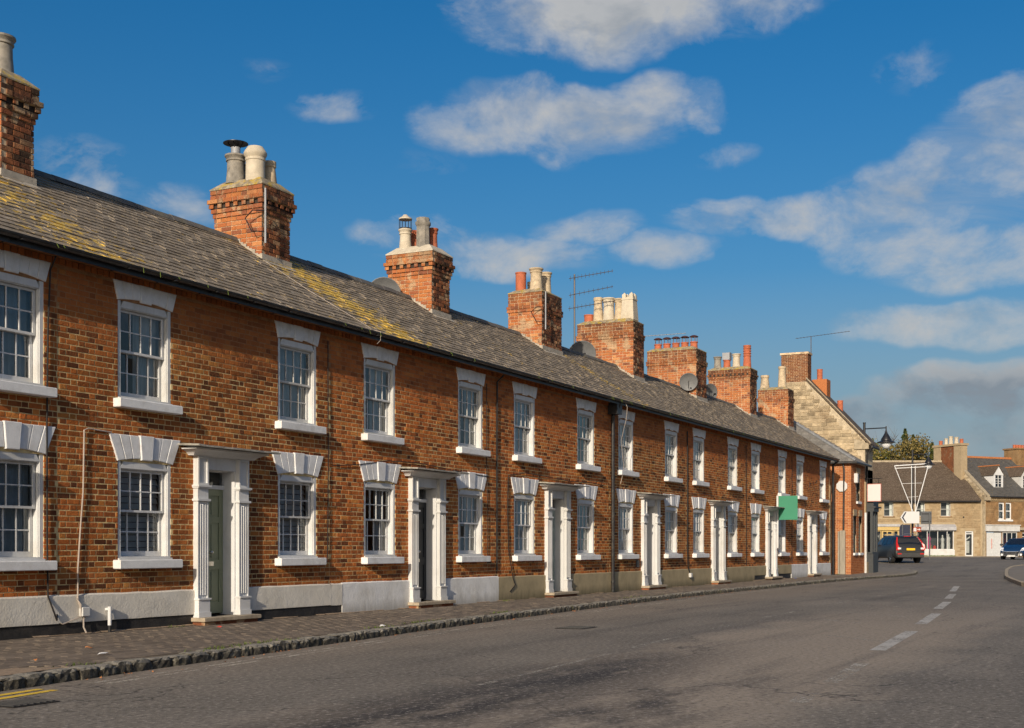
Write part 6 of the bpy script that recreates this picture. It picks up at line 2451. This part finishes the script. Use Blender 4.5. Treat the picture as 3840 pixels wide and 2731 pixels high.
# grey shop
m = MB()
m.box(36.62, 40.08, -.1, 0, .5, 1.1)
m.obj('stall_riser', 'white_paint', FA)
m = MB()
m.prism([(36.5, 0, 3.4), (36.5, -.35, 3.15), (36.5, -.35, 2.86), (36.5, 0, 2.86)], (3.65, 0, 0))
m.obj('shop_canopy', 'shop_grey', FA)
glazed(FA, 36.7, 40.0, 1.1, 2.84, -.06, (37.6, 38.55, 39.4), (), .07, 'white_paint', 1.6)
for x, mt, h in ((37.0, 'display_white', 1.0), (37.9, 'display_pink', 1.5), (38.0, 'display_green', .5), (38.4, 'display_red', .4), (38.75, 'display_black', .8), (39.15, 'display_white', 1.35), (39.5, 'display_black', .6), (39.75, 'display_white', 1.5), (37.3, 'display_black', 1.3)):
    figure(FA, x, .3 + rdp.random() * .4, 1.1, h, mt)
dA = glazed(FA, 41.05, 41.8, .5, 2.8, .08, (), (2.55,), .12, 'white_paint', .7, name='shop_door')
m = MB()
m.box(41.25, 41.6, .5, .53, .8, 1.9)
m.prism([(41.2, .3, 1.9), (41.6, .3, 2.2), (41.6, .3, 2.35), (41.2, .3, 2.05)], (0, .02, 0))
m.obj('notice', 'display_white', dA)
for x, z in ((32.6, 3.95 + .0), (33.0, 4.35), (40.9, 4.05)):
    m = MB()
    m.tube([(x, .02, z), (x, -.06, z)], .07, 8)
    m.obj('wall_tie', 'iron_black', FA)

# house B: rotated so its right end runs away from us
a25 = R(25)
cB, sB = math.cos(a25), math.sin(a25)
ox = 42.9
BO = Vector(FO) + Vector((sn * ox, -cs * ox, 0))
FBd = thing('stone_gabled_shop', 'warm ironstone building with grey slate roof, dormers and a white shopfront', 'building', tuple(BO), FRZ + a25)
holB = [(.1, 1.95, .45, 2.72), (2.05, 3.85, 1.1, 2.72), (1.6, 2.32, 3.85, 5.42), (2.46, 3.2, 3.85, 5.42), (4.5, 5.3, .5, 2.7), (7.0, 7.8, 3.85, 5.42), (6.5, 9.5, 1.1, 2.72)]
wall_with_holes(FBd, 0, 14, -.3, 6.0, holB, 0, 'stone_block_warm')
stone_courses(FBd, lambda a, z: True, .02, 9.0, 3.3, 5.6, (0, 0, 0), (1, 0, 0), (0, -1, 0), .18, .45, 'stone_block_warm', 22, .012, holes=[(a - .12, b + .12, c - .15, d + .2) for a, b, c, d in holB])
BRY, BRZ = 4.4, 9.75
m = MB()
# left gable with raised coping
m.poly([(0, 0, -.3), (0, 8.8, -.3), (0, 8.8, 6.0), (0, BRY, BRZ + .15), (0, 0, 6.05)])
m.obj('gable_wall', 'rubble_mortar', FBd)
gs2 = (BRZ - 6.0) / BRY
stone_courses(FBd, lambda a, z: z < 6.0 + (a * gs2 if a < BRY else (8.8 - a) * gs2), 0.05, 8.7, 5.0, 9.7, (0, 0, 0), (0, 1, 0), (-1, 0, 0), .17, .42, 'rubble_stone', 23, .03)
m = MB()
m.prism([(-.06, -.3, 5.85), (-.06, BRY, BRZ + .12), (-.06, BRY, BRZ + .28), (-.06, -.3, 6.03)], (.32, 0, 0))
m.bbox(-.08, .3, -.36, .1, 5.55, 5.9, .02)
m.obj('coping', 'verge_mortar', FBd)
m = MB()
m.prism([(.2, -.25, 5.95), (14, -.25, 5.95), (14, BRY, BRZ), (.2, BRY, BRZ)], (0, 0, .06))
m.prism([(.2, BRY, BRZ), (14, BRY, BRZ), (14, 9, 5.9), (.2, 9, 5.9)], (0, 0, .06))
rB = m.obj('roof', 'slate_grey', FBd)
mb = MB()
rows = 26
for r_ in range(rows):
    t0, t1 = r_ / rows, min(1, (r_ + 1.15) / rows)
    y0, z0 = -.25 + (BRY + .25) * t0, 6.01 + (BRZ - 5.95) * t0
    y1, z1 = -.25 + (BRY + .25) * t1, 6.01 + (BRZ - 5.95) * t1
    x = .26 - (.15 if r_ % 2 else 0)
    while x < 11:
        x2 = max(x, .26)
        lf = rr.uniform(.012, .03)
        mb.quad((x2, y0, z0 + lf), (x + .292, y0, z0 + lf), (x + .292, y1, z1 + .004), (x2, y1, z1 + .004))
        mb.quad((x2, y0, z0), (x + .292, y0, z0), (x + .292, y0, z0 + lf), (x2, y0, z0 + lf))
        x += .3
mb.obj('slating', 'slate_grey', FBd, kind='stuff')
m = MB()
m.box(.3, 14, BRY - .12, BRY + .12, BRZ + .02, BRZ + .2)
m.obj('ridge_tiles', 'terracotta_ridge', rB)
m = MB()
m.tube([(.2, -.32, 5.9), (14, -.32, 5.9)], .07, 8)
m.obj('gutter', 'gutter_black', FBd, smooth=True)
m = MB()
m.box(0.05, 14, -.1, 0, 5.72, 5.82)
for k in range(52):
    x = .1 + k * .26
    m.box(x, x + .15, -.13, 0, 5.58, 5.72)
m.box(0.05, 14, -.05, 0, 5.5, 5.58)
m.obj('cornice', 'stone_block', FBd)
for (a, b, c, d) in [holB[2], holB[3], holB[5]]:
    w = glazed(FBd, a, b, c, d, .1, (), ((c + d) / 2,), .12, 'stone_trim_paint')
    q = MB()
    q.bbox(a - .12, b + .08, -.08, .1, c - .16, c - .002, .02)
    q.obj('sill', 'stone_trim_paint', w)
    q = MB()
    q.box(a + .05, b - .06, .3, .33, c, d)
    q.obj('curtain', 'curtain', w)
m = MB()
m.box(-.02, 3.98, -.22, 0, 2.78, 3.3)
m.box(-.06, 4.02, -.3, 0, 3.3, 3.38)
m.obj('fascia', 'white_paint', FBd)
dB = MB()
dB.box(.02, 1.98, -.05, .03, .4, .5)
dB.box(.15, .98, .0, .05, .5, 2.65)
dB.box(1.02, 1.9, .0, .05, .5, 2.65)
dBo = dB.obj('shop_door', 'door_white', FBd)
m = MB()
m.box(.7, .76, -.03, .0, 1.2, 2.1)
m.obj('handle', 'sign_red_edge', dBo)
glazed(FBd, 2.05, 3.85, 1.1, 2.72, .0, (2.6, 3.2), (), .08, 'white_paint', 1.0)
figure(FBd, 2.35, .5, 1.1, 1.2, 'display_white')
figure(FBd, 2.9, .5, 1.1, 1.35, 'display_red')
figure(FBd, 3.5, .5, 1.1, 1.1, 'display_white')
m = MB()
m.box(2.0, 3.95, -.04, 0, .4, 1.1)
m.obj('stall_riser', 'white_paint', FBd)
glazed(FBd, 4.5, 5.3, .5, 2.7, .1, (), (2.3,), .1, 'white_paint', .6, name='shop_door')
glazed(FBd, 6.5, 9.5, 1.1, 2.72, .05, (7.5, 8.5), (), .08, 'white_paint', 1.0)
m = MB()
m.box(4.0, 10, -.3, 0, 2.9, 3.15)
m.obj('shop_canopy', 'stone_step', FBd)


def dormer(t, label=None):
    w_, y_ = 1.15, .75
    zb, ze, zp = 6.65, 7.95, 8.75
    m = MB()
    m.box(t, t + .2, y_, y_ + .08, zb, ze)
    m.box(t + w_ - .2, t + w_, y_, y_ + .08, zb, ze)
    m.box(t + .2, t + w_ - .2, y_, y_ + .08, zb, zb + .22)
    m.prism([(t - .06, y_ - .03, ze), (t + w_ + .06, y_ - .03, ze), (t + w_ / 2, y_ - .03, zp)], (0, .11, 0))
    yb = BRY - (BRZ - ze) / gs2
    m.poly([(t, y_ + .08, zb), (t, y_ + .08, ze), (t, yb, ze)])
    m.poly([(t + w_, y_ + .08, zb), (t + w_, y_ + .08, ze), (t + w_, yb, ze)])
    d_ = m.obj('dormer', 'white_paint', FBd)
    g2 = MB()
    ybp = BRY - (BRZ - zp) / gs2
    g2.prism([(t - .12, y_ - .08, ze - .03), (t + w_ / 2, y_ - .08, zp + .05), (t + w_ / 2, ybp, zp + .05), (t - .12, yb, ze - .03)], (0, 0, .05))
    g2.prism([(t + w_ + .12, y_ - .08, ze - .03), (t + w_ / 2, y_ - .08, zp + .05), (t + w_ / 2, ybp, zp + .05), (t + w_ + .12, yb, ze - .03)], (0, 0, .05))
    g2.obj('dormer_roof', 'slate_brown', d_)
    g2 = MB()
    g2.box(t + w_ / 2 - .06, t + w_ / 2 + .06, y_ - .08, ybp, zp + .08, zp + .17)
    g2.obj('dormer_ridge', 'terracotta_ridge', d_)
    q = MB()
    q.quad((t + .2, y_ + .05, zb + .22), (t + w_ - .2, y_ + .05, zb + .22), (t + w_ - .2, y_ + .05, ze), (t + .2, y_ + .05, ze))
    q.obj('pane', 'car_glass', d_)
    q = MB()
    q.box(t + w_ / 2 - .03, t + w_ / 2 + .03, y_ + .01, y_ + .06, zb + .22, ze)
    for z in (zb + .55, zb + .75, zb + .98):
        q.box(t + .2, t + w_ / 2 - .03, y_ + .015, y_ + .055, z - .02, z + .02)
        q.box(t + w_ / 2 + .03, t + w_ - .2, y_ + .015, y_ + .055, z - .02, z + .02)
    q.obj('glazing_bars', 'white_paint', d_)


dormer(1.75)
dormer(5.2)
# gable stack: stone shoulders either side of a brick panel
m = MB()
m.box(-.42, .36, 2.6, 3.5, 6.6, 10.75)
m.box(-.42, .36, 5.2, 6.1, 6.6, 10.75)
m.box(-.5, .45, 2.5, 6.2, 10.75, 10.95)
cB_ = m.obj('chimney', 'stone_dressed', FBd)
m = MB()
m.box(-.36, .3, 3.5, 5.2, 6.6, 10.72)
m.obj('brick_panel', 'brick_chimney', cB_)
for y, kd, h, r_ in ((2.95, 'straight', .42, .17), (3.6, 'cream', .62, .2), (4.3, 'cream', .75, .2), (4.9, 'cream', .6, .17), (5.6, 'straight', .42, .17)):
    pot(cB_, kd, 0.0, y, 10.95, h, r_)
m = MB()
m.box(7.6, 9.0, 3.6, 5.2, 8.8, 10.7)
m.box(7.5, 9.1, 3.5, 5.3, 10.7, 10.85)
c3 = m.obj('chimney', 'stone_block_warm', FBd)
for k in range(4):
    pot(c3, 'straight', 7.8 + k * .34, 4.1, 10.85, .32, .15)
# low wall foot and grass strip before the shops
m = MB()
m.prism([(31.0, -1.6, .40), (44, -1.6, .40), (43.5, .0, .40), (31, 0, .40)], (0, 0, .12))
o = m.obj('far_pavement', 'footway_asphalt', kind='structure')
o.location = FO
o.rotation_euler = (0, 0, FRZ)
m = MB()
for k in range(500):
    x, y = rdp.uniform(36.8, 40), rdp.uniform(-.6, -.1)
    m.poly([(x, y, .5), (x + .05, y, .5), (x + .02, y, .5 + rdp.uniform(.04, .14))])
o = m.obj('grass_strip', 'grass_green', kind='stuff')
o.location = FO
o.rotation_euler = (0, 0, FRZ)
o['label'] = 'thin strip of grass at the foot of the grey shopfront'
o['category'] = 'grass'

# plain building along the side street that closes the gap behind the terrace
sdh = thing('side_street_building', 'stone building behind the shops, hidden by the terrace roof', 'building', (84, 24, 0), R(10))
m = MB()
m.prism([(0, 0, 0), (9, 0, 0), (9, 0, 4.6), (4.5, 0, 7.0), (0, 0, 4.6)], (0, 8, 0))
m.obj('wall', 'stone_dressed', sdh)

# ---------------------------------------------------------------- houses across the street, behind the camera
for k in range(7):
    x0 = -22 + k * 13.0
    brick = k % 3 != 1
    t_ = thing('opposite_house', ['first', 'second', 'third', 'fourth', 'fifth', 'sixth', 'seventh'][k] + (' brick' if brick else ' stone') + ' house from the left on the near side of the street', 'house', (x0, -28.0, 0), 0, 'houses on the near side of the street')
    m = MB()
    holo = []
    for c in range(3):
        holo += [(1.3 + c * 4.0, 2.5 + c * 4.0, 1.0, 2.6), (1.3 + c * 4.0, 2.5 + c * 4.0, 3.6, 5.0)]
    xs = sorted({0, 12.6} | {v for h_ in holo for v in h_[:2]})
    zs = sorted({-.2, 5.6} | {v for h_ in holo for v in h_[2:]})
    for i in range(len(xs) - 1):
        for q in range(len(zs) - 1):
            a, b, c, d = xs[i], xs[i + 1], zs[q], zs[q + 1]
            if not any(h_[0] < (a + b) / 2 < h_[1] and h_[2] < (c + d) / 2 < h_[3] for h_ in holo):
                m.quad((a, 0, c), (b, 0, c), (b, 0, d), (a, 0, d))
    m.box(0, 12.6, -8, -.3, -.2, 5.6)
    m.obj('wall', 'brick_wall' if brick else 'stone_block', t_)
    m = MB()
    m.prism([(-.1, .3, 5.5), (-.1, -4, 8.2), (-.1, -8.3, 5.5)], (12.8, 0, 0))
    m.obj('roof', 'slate_roof', t_)
    for h_ in holo:
        m = MB()
        m.box(h_[0], h_[1], -.12, -.06, (h_[2] + h_[3]) / 2 - .03, (h_[2] + h_[3]) / 2 + .03)
        m.box((h_[0] + h_[1]) / 2 - .02, (h_[0] + h_[1]) / 2 + .02, -.13, -.05, h_[2], h_[3])
        m.box(h_[0] - .1, h_[1] + .1, 0, .1, h_[2] - .14, h_[2])
        m.obj('window', 'white_paint', t_)


# ---------------------------------------------------------------- vehicles
def rounded_wheel(parent, x, y, r, w, side, steer=0.0):
    wl = MB()
    prof = [(r * .62, -w / 2), (r * .9, -w / 2), (r, -w * .36), (r, w * .36), (r * .9, w / 2), (r * .62, w / 2)]
    for rad, yy in prof:
        for q in range(24):
            an = 2 * math.pi * q / 24
            wl.v.append((rad * math.cos(an), yy, rad * math.sin(an)))
    for k in range(len(prof) - 1):
        for q in range(24):
            a, b = k * 24 + q, k * 24 + (q + 1) % 24
            wl.f.append((a, b, b + 24, a + 24))
    o = wl.obj('wheel', 'rubber', parent, smooth=True)
    o.location = (x, y, r)
    o.rotation_euler = (0, 0, steer)
    rm = MB()
    yo = side * w * .42
    for q in range(5):
        an = 2 * math.pi * q / 5
        c_, s_ = math.cos(an), math.sin(an)
        n_ = (-s_, c_)
        i = len(rm.v)
        for rad, hw in ((.05, .05), (r * .6, .035)):
            for sg in (-1, 1):
                rm.v.append((rad * c_ + n_[0] * hw * sg, yo, rad * s_ + n_[1] * hw * sg))
        rm.f.append((i, i + 1, i + 3, i + 2))
    for q in range(24):
        an, an2 = 2 * math.pi * q / 24, 2 * math.pi * (q + 1) / 24
        rm.quad((r * .56 * math.cos(an), yo, r * .56 * math.sin(an)), (r * .56 * math.cos(an2), yo, r * .56 * math.sin(an2)), (r * .64 * math.cos(an2), yo, r * .64 * math.sin(an2)), (r * .64 * math.cos(an), yo, r * .64 * math.sin(an)))
    rm.obj('rim', 'chrome', o)
    dk = MB()
    dk.poly([(r * .6 * math.cos(2 * math.pi * q / 16), yo * .7, r * .6 * math.sin(2 * math.pi * q / 16)) for q in range(16)])
    dk.obj('wheel_disc', 'car_trim', o)


def car(name, label, loc, yaw, stations, W, paint, wheels, wr, glass_rows, trim_z, roll=.82):
    """stations along x (front +x): (x, z_low, z_belt, z_top, half width, top half width)"""
    t_ = thing(name, label, 'car', loc, yaw)
    m = MB()
    NP = 8
    for (x, zl, zb, zt, w, tw) in stations:
        m.v += [(x, w * .86, zl), (x, w * .97, zl + .1), (x, w, (zl + zb) * .5), (x, w * .985, zb - .1), (x, w * .95, zb), (x, tw, zt - .035), (x, tw * .82, zt), (x, 0, zt + .018)]
    n = len(stations)
    for i in range(n):
        for k in range(NP - 2, -1, -1):
            v = m.v[i * NP + k]
    ring = []
    verts = []
    for i in range(n):
        L_ = [m.v[i * NP + k] for k in range(NP)]
        Rr = [(p[0], -p[1], p[2]) for p in L_[:-1]][::-1]
        verts += L_ + Rr
    M = 2 * NP - 1
    m.v = verts
    for i in range(n - 1):
        for k in range(M - 1):
            a = i * M + k
            m.f.append((a, a + 1, a + M + 1, a + M))
        m.f.append((i * M + M - 1, i * M, (i + 1) * M, (i + 1) * M + M - 1))
    m.f.append(tuple(range(M - 1, -1, -1)))
    m.f.append(tuple((n - 1) * M + k for k in range(M)))
    body = m.obj('body', paint, t_, smooth=True)

    def pt(i, k, f_=0.0, j=None):
        return Vector(verts[i * M + k])
    # side glass between belt (4) and roof edge (5)
    for (i, j, f0, f1) in glass_rows['side']:
        for s_ in (1, -1):
            def P_(st, kk):
                p = Vector(verts[st * M + kk])
                return Vector((p.x, p.y * s_, p.z))
            b0, b1, t0, t1 = P_(i, 4), P_(j, 4), P_(i, 5), P_(j, 5)
            lo0, hi0 = b0.lerp(t0, .08), b0.lerp(t0, .88)
            lo1, hi1 = b1.lerp(t1, .08), b1.lerp(t1, .88)
            q = MB()
            off_ = Vector((0, .012 * s_, .004))
            pts = [lo0.lerp(lo1, f0), lo0.lerp(lo1, f1), hi0.lerp(hi1, f1), hi0.lerp(hi1, f0)]
            q.poly([tuple(p + off_) for p in pts])
            q.obj('side_window', 'car_glass', t_)
    for nm, (i, j, dirx) in glass_rows['ends'].items():
        lw0, lw1 = verts[i * M + 5], verts[j * M + 5]
        b = Vector((verts[i * M + 7]))
        c = Vector((verts[j * M + 7]))
        q = MB()
        o_ = Vector((dirx * .012, 0, .012))
        wi_, wj_ = abs(verts[i * M + 5][1]) * .93, abs(verts[j * M + 5][1]) * .9
        zi, zj = verts[i * M + 6][2], verts[j * M + 6][2]
        pi_, pj_ = Vector((b.x, 0, b.z)), Vector((c.x, 0, c.z))
        lo, hi = pi_.lerp(pj_, .06), pi_.lerp(pj_, .92)
        q.v = [tuple(lo + o_ + Vector((0, -wi_, -.02))), tuple(lo + o_ + Vector((0, 0, .01))), tuple(lo + o_ + Vector((0, wi_, -.02))), tuple(hi + o_ + Vector((0, wj_, -.02))), tuple(hi + o_ + Vector((0, 0, .01))), tuple(hi + o_ + Vector((0, -wj_, -.02)))]
        q.f = [(0, 1, 4, 5), (1, 2, 3, 4)]
        q.obj(nm, 'car_glass', t_)
    for (x, s_, st_) in wheels:
        rounded_wheel(t_, x, s_ * (W / 2 - .13), wr, .24, s_, st_)
        ar = MB()
        for q_ in range(12):
            a0, a1 = math.pi * q_ / 12, math.pi * (q_ + 1) / 12
            r1_, r2_ = wr * 1.03, wr * 1.2
            y_ = s_ * (W / 2 + .004)
            ar.quad((x + r1_ * math.cos(a0), y_, wr + r1_ * math.sin(a0)), (x + r1_ * math.cos(a1), y_, wr + r1_ * math.sin(a1)), (x + r2_ * math.cos(a1), y_ * .995, wr + r2_ * math.sin(a1)), (x + r2_ * math.cos(a0), y_ * .995, wr + r2_ * math.sin(a0)))
        for q_ in range(12):
            a0, a1 = math.pi * q_ / 12, math.pi * (q_ + 1) / 12
            ar.poly([(x, y_, wr), (x + r1_ * math.cos(a0), y_, wr + r1_ * math.sin(a0)), (x + r1_ * math.cos(a1), y_, wr + r1_ * math.sin(a1))])
        ar.obj('wheel_arch', 'car_trim', t_)
    return t_, body


# estate-like SUV seen from behind: x=0 is the rear bumper
st_ = [(0.0, .42, .72, .76, .80, .74), (.05, .36, .98, 1.02, .92, .80), (.14, .34, 1.08, 1.13, .95, .80), (.32, .34, 1.12, 1.42, .95, .74), (.56, .34, 1.13, 1.66, .95, .65), (1.0, .30, 1.13, 1.72, .95, .65),
       (2.3, .30, 1.10, 1.73, .95, .66), (2.9, .30, 1.06, 1.62, .95, .66), (3.65, .32, 1.05, 1.12, .94, .76), (4.3, .34, .98, 1.01, .92, .78), (4.68, .38, .82, .86, .84, .7), (4.8, .45, .6, .64, .7, .6)]
suv, body = car('parked_suv', 'black estate SUV seen from behind with bright red tall tail lights and a yellow plate', (82.5, .4, .15), R(33), st_, 1.9, 'car_black',
                [(.95, 1, 0), (.95, -1, 0), (3.8, 1, .35), (3.8, -1, .35)], .36, dict(side=[(4, 5, .1, .95), (5, 6, .04, .48), (5, 6, .52, .98), (6, 7, .05, .96)], ends={'rear_window': (2, 4, -1), 'windscreen': (8, 7, 1)}), .6)
suv.location.z = rise(83.5) + ROAD_Z
m = MB()
m.bbox(-.04, .12, -.86, .86, .36, .68, .03)
m.box(-.045, .0, -.6, .6, .70, .73)
m.obj('bumper', 'car_trim', suv)
for s_ in (-1, 1):
    m = MB()
    m.prism([(-.015, s_ * .70, .80), (-.015, s_ * .91, .80), (-.015, s_ * .93, 1.02), (.06, s_ * .90, 1.14), (.24, s_ * .82, 1.34), (.5, s_ * .69, 1.63), (.44, s_ * .64, 1.61), (.16, s_ * .76, 1.28), (.05, s_ * .76, 1.1), (-.015, s_ * .72, 1.0)], (-.025, s_ * .02, .0))
    m.obj('tail_light', 'lamp_red', suv)
    m = MB()
    m.box(-.052, -.04, s_ * .63 if s_ > 0 else s_ * .83, s_ * .83 if s_ > 0 else s_ * .63, .86, .97)
    m.obj('reversing_light', 'lamp_clear', suv)
    m = MB()
    m.box(-.055, -.03, s_ * .6 if s_ > 0 else s_ * .85, s_ * .85 if s_ > 0 else s_ * .6, .55, .62)
    m.obj('reflector', 'lamp_red', suv)
    m = MB()
    m.tube([(.6, s_ * .62, 1.79), (1.2, s_ * .62, 1.83), (2.4, s_ * .62, 1.83), (2.8, s_ * .62, 1.76)], .022, 6)
    m.obj('roof_rail', 'steel', suv)
    m = MB()
    m.bbox(2.98, 3.16, s_ * 1.0 - .11, s_ * 1.0 + .11, 1.08, 1.25, .03)
    m.obj('wing_mirror', 'car_trim', suv)
m = MB()
m.box(-.05, -.035, -.27, .27, .80, .93)
m.obj('number_plate', 'plate_yellow', suv)
m = MB()
m.box(.50, .56, -.22, .22, 1.655, 1.69)
m.obj('brake_light', 'lamp_red', suv)

# blue hatchback coming towards us, x=0 is the tail
st_ = [(0, .45, .7, .74, .7, .6), (.1, .36, .95, 1.0, .8, .66), (.55, .3, 1.0, 1.38, .85, .58), (1.3, .26, .98, 1.47, .87, .58), (2.3, .26, .95, 1.44, .87, .58), (3.15, .26, .92, 1.0, .87, .66), (3.7, .28, .82, .86, .85, .66), (4.02, .3, .66, .70, .78, .6), (4.15, .34, .5, .54, .66, .5)]
blue, body = car('parked_hatchback', 'dark blue hatchback facing the camera with clear headlights, at the right edge', (98.1, -4.9, .2), R(172), st_, 1.74, 'car_blue',
                 [(.75, 1, 0), (.75, -1, 0), (3.35, 1, 0), (3.35, -1, 0)], .31, dict(side=[(2, 3, .1, .95), (3, 4, .04, .96)], ends={'rear_window': (1, 2, -1), 'windscreen': (5, 4, 1)}), .5)
blue.location.z = rise(97) + ROAD_Z
m = MB()
m.bbox(3.9, 4.2, -.72, .72, .22, .50, .05)
m.obj('bumper', 'car_trim', blue)
m = MB()
m.prism([(4.215, -.5, .52), (4.215, .5, .52), (4.215, .42, .28), (4.215, -.42, .28)], (.012, 0, 0))
m.obj('grille', 'iron_black', blue)
m = MB()
m.tube([(4.22, -.56, .58), (4.235, -.46, .26), (4.235, .46, .26), (4.22, .56, .58), (4.235, .3, .54), (4.235, -.3, .54), (4.22, -.56, .58)], .022, 6)
for z in (.34, .40, .46):
    m.tube([(4.232, -.42, z), (4.232, .42, z)], .008, 4)
m.obj('grille_surround', 'chrome', blue)
for s_ in (-1, 1):
    m = MB()
    m.prism([(4.02, s_ * .52, .60), (3.98, s_ * .74, .64), (3.62, s_ * .80, .86), (3.78, s_ * .6, .80)], (.11, s_ * .03, -.02))
    m.obj('headlight', 'lamp_clear', blue)
    m = MB()
    m.lathe([(.001, .0), (.08, 0), (.08, .02), (.001, .03)], 12)
    o = m.obj('fog_light', 'lamp_clear', blue)
    o.location = (4.2, s_ * .62, .33)
    o.rotation_euler = (0, R(90), 0)
    m = MB()
    m.bbox(2.85, 3.0, s_ * .97 - .09, s_ * .97 + .09, .95, 1.09, .03)
    m.obj('wing_mirror', 'car_trim', blue)
m = MB()
m.box(4.24, 4.25, -.26, .26, .2, .31)
m.obj('number_plate', 'plate_white', blue)


# ---------------------------------------------------------------- trees beyond the roofs
def tree(x, y, h, w, kind, label, mat, n, seed, cone=False, size=.3):
    t_ = thing('tree', label, 'tree', (x, y, 0), 0, 'trees beyond the stone roof')
    r_ = random.Random(seed)
    m = MB()
    tips = []
    m.tube([(0, 0, 0), (r_.uniform(-.2, .2), r_.uniform(-.2, .2), h * .45), (r_.uniform(-.3, .3), r_.uniform(-.3, .3), h * .85)], .28, 8, r2=.07)
    for k in range(26 if kind == 'bare' else 14):
        z0 = h * r_.uniform(.3, .75)
        a = r_.uniform(0, 6.28)
        L_ = w * r_.uniform(.4, .95)
        top = Vector((math.cos(a) * L_, math.sin(a) * L_, min(h * .98, z0 + L_ * r_.uniform(.5, 1.3))))
        mid = Vector((math.cos(a) * L_ * .4, math.sin(a) * L_ * .4, z0 + (top.z - z0) * .35))
        m.tube([(0, 0, z0), tuple(mid), tuple(top)], .09, 5, r2=.02)
        tips.append(top)
        if kind == 'bare':
            for q in range(9):
                b = mid.lerp(top, r_.random())
                e = b + Vector((r_.gauss(0, .5), r_.gauss(0, .5), r_.uniform(.5, 1.6)))
                m.tube([tuple(b), tuple(e)], .022, 3, r2=.006)
    m.obj('trunk', 'bark', t_)
    if kind != 'bare':
        c = MB()
        blobs = []
        if not cone:
            for k in range(22):
                a, q = r_.uniform(0, 6.28), r_.random() ** .5
                zz = h * r_.uniform(.35, .93)
                rad = w * (1 - abs(zz / h - .55) * 1.1)
                blobs.append((math.cos(a) * q * rad, math.sin(a) * q * rad, zz, w * r_.uniform(.22, .4)))
        for k in range(n):
            if cone:
                zf = r_.random() ** .75
                zz = h * (.1 + .9 * (1 - zf) if False else .12 + .88 * r_.random())
                rad = w * (1 - zz / h) ** .8 * (.75 + .25 * math.sin(zz * 5)) + .06
                a = r_.uniform(0, 6.28)
                q = r_.random() ** .35
                px_, py_, pz_ = math.cos(a) * rad * q, math.sin(a) * rad * q, zz
            else:
                b = r_.choice(blobs)
                v = Vector((r_.gauss(0, 1), r_.gauss(0, 1), r_.gauss(0, 1))).normalized() * b[3] * r_.uniform(.55, 1.1)
                px_, py_, pz_ = b[0] + v.x, b[1] + v.y, b[2] + v.z * .8
            s_ = size * r_.uniform(.5, 1.25)
            d1 = Vector((r_.gauss(0, 1), r_.gauss(0, 1), r_.gauss(0, .8))).normalized() * s_
            d2 = d1.cross(Vector((r_.gauss(0, 1), r_.gauss(0, 1), r_.gauss(0, 1)))).normalized() * s_ * .7
            p = Vector((px_, py_, pz_))
            c.poly([tuple(p - d1 * .5), tuple(p + d2 * .4), tuple(p + d1 * .6), tuple(p - d2 * .4)])
        c.obj('crown', mat, t_)


def fpos(xo, fwd):
    rr_ = (xo - 1141.5) / 2880 * fwd
    return (fwd * cs + rr_ * sn, -13.6 + fwd * sn - rr_ * cs)


for i, (xo, fwd, h, w, kd, mt, n, cone, lb) in enumerate((
        (1948, 150, 15.6, 3.2, 'bare', 'leaf_rust', 0, False, 'bare leafless tree rising behind the street lamp arm'),
        (1962, 146, 14.0, 2.8, 'leafy', 'leaf_olive', 2600, False, 'olive green bushy tree next to the stone gable'),
        (1990, 143, 14.2, 2.9, 'leafy', 'leaf_rust', 2600, False, 'rust brown bushy tree in the middle of the clump'),
        (2018, 148, 14.9, 2.9, 'leafy', 'leaf_dark', 3200, True, 'tallest dark conifer of the clump'),
        (2030, 144, 14.0, 2.8, 'leafy', 'leaf_rust', 2600, False, 'brownish tree behind the triangular light frame'),
        (2036, 152, 14.6, 2.4, 'leafy', 'leaf_dark', 2200, True, 'slim dark conifer right of the tallest one'),
        (2062, 146, 13.4, 2.6, 'leafy', 'leaf_olive', 2400, False, 'olive tree behind the hood of the far lamp'),
        (2078, 150, 13.5, 2.2, 'leafy', 'leaf_dark', 2400, True, 'small dark conifer at the right end of the clump'),
        (1975, 153, 15.8, 3.0, 'bare', 'leaf_rust', 0, False, 'second bare tree showing twigs above the bushes'),
        (2086, 146, 12.2, 1.9, 'leafy', 'leaf_olive', 1600, False, 'low olive shrub where the clump meets the sky'),
        (1940, 144, 13.2, 2.6, 'leafy', 'leaf_olive', 2200, False, 'olive shrub touching the stone gable edge'))):
    x, y = fpos(xo, fwd)
    tree(x, y, h, w if cone else w * 1.25, kd, lb, mt, n if cone else int(n * 1.3), 500 + i, cone)

# ironwork in the road ------------------------------------------------------------
for (x, y, w_, l_, lb) in ((7.9, -4.95, .38, .5, 'rusty slotted gully grating beside the yellow lines'), (19.6, -4.9, .5, .62, 'rectangular iron cover set in the middle of the left lane')):
    t_ = thing('drain_cover', lb, 'drain cover', (x, y, ROAD_Z + .004), 0)
    m = MB()
    m.box(-l_ / 2, l_ / 2, -w_ / 2, w_ / 2, 0, .006)
    m.obj('frame', 'bitumen', t_)
    m = MB()
    for k in range(7):
        xx = -l_ / 2 + .04 + k * (l_ - .08) / 6
        m.box(xx - .014, xx + .014, -w_ / 2 + .03, w_ / 2 - .03, .006, .014)
    m.obj('bars', 'car_trim', t_)
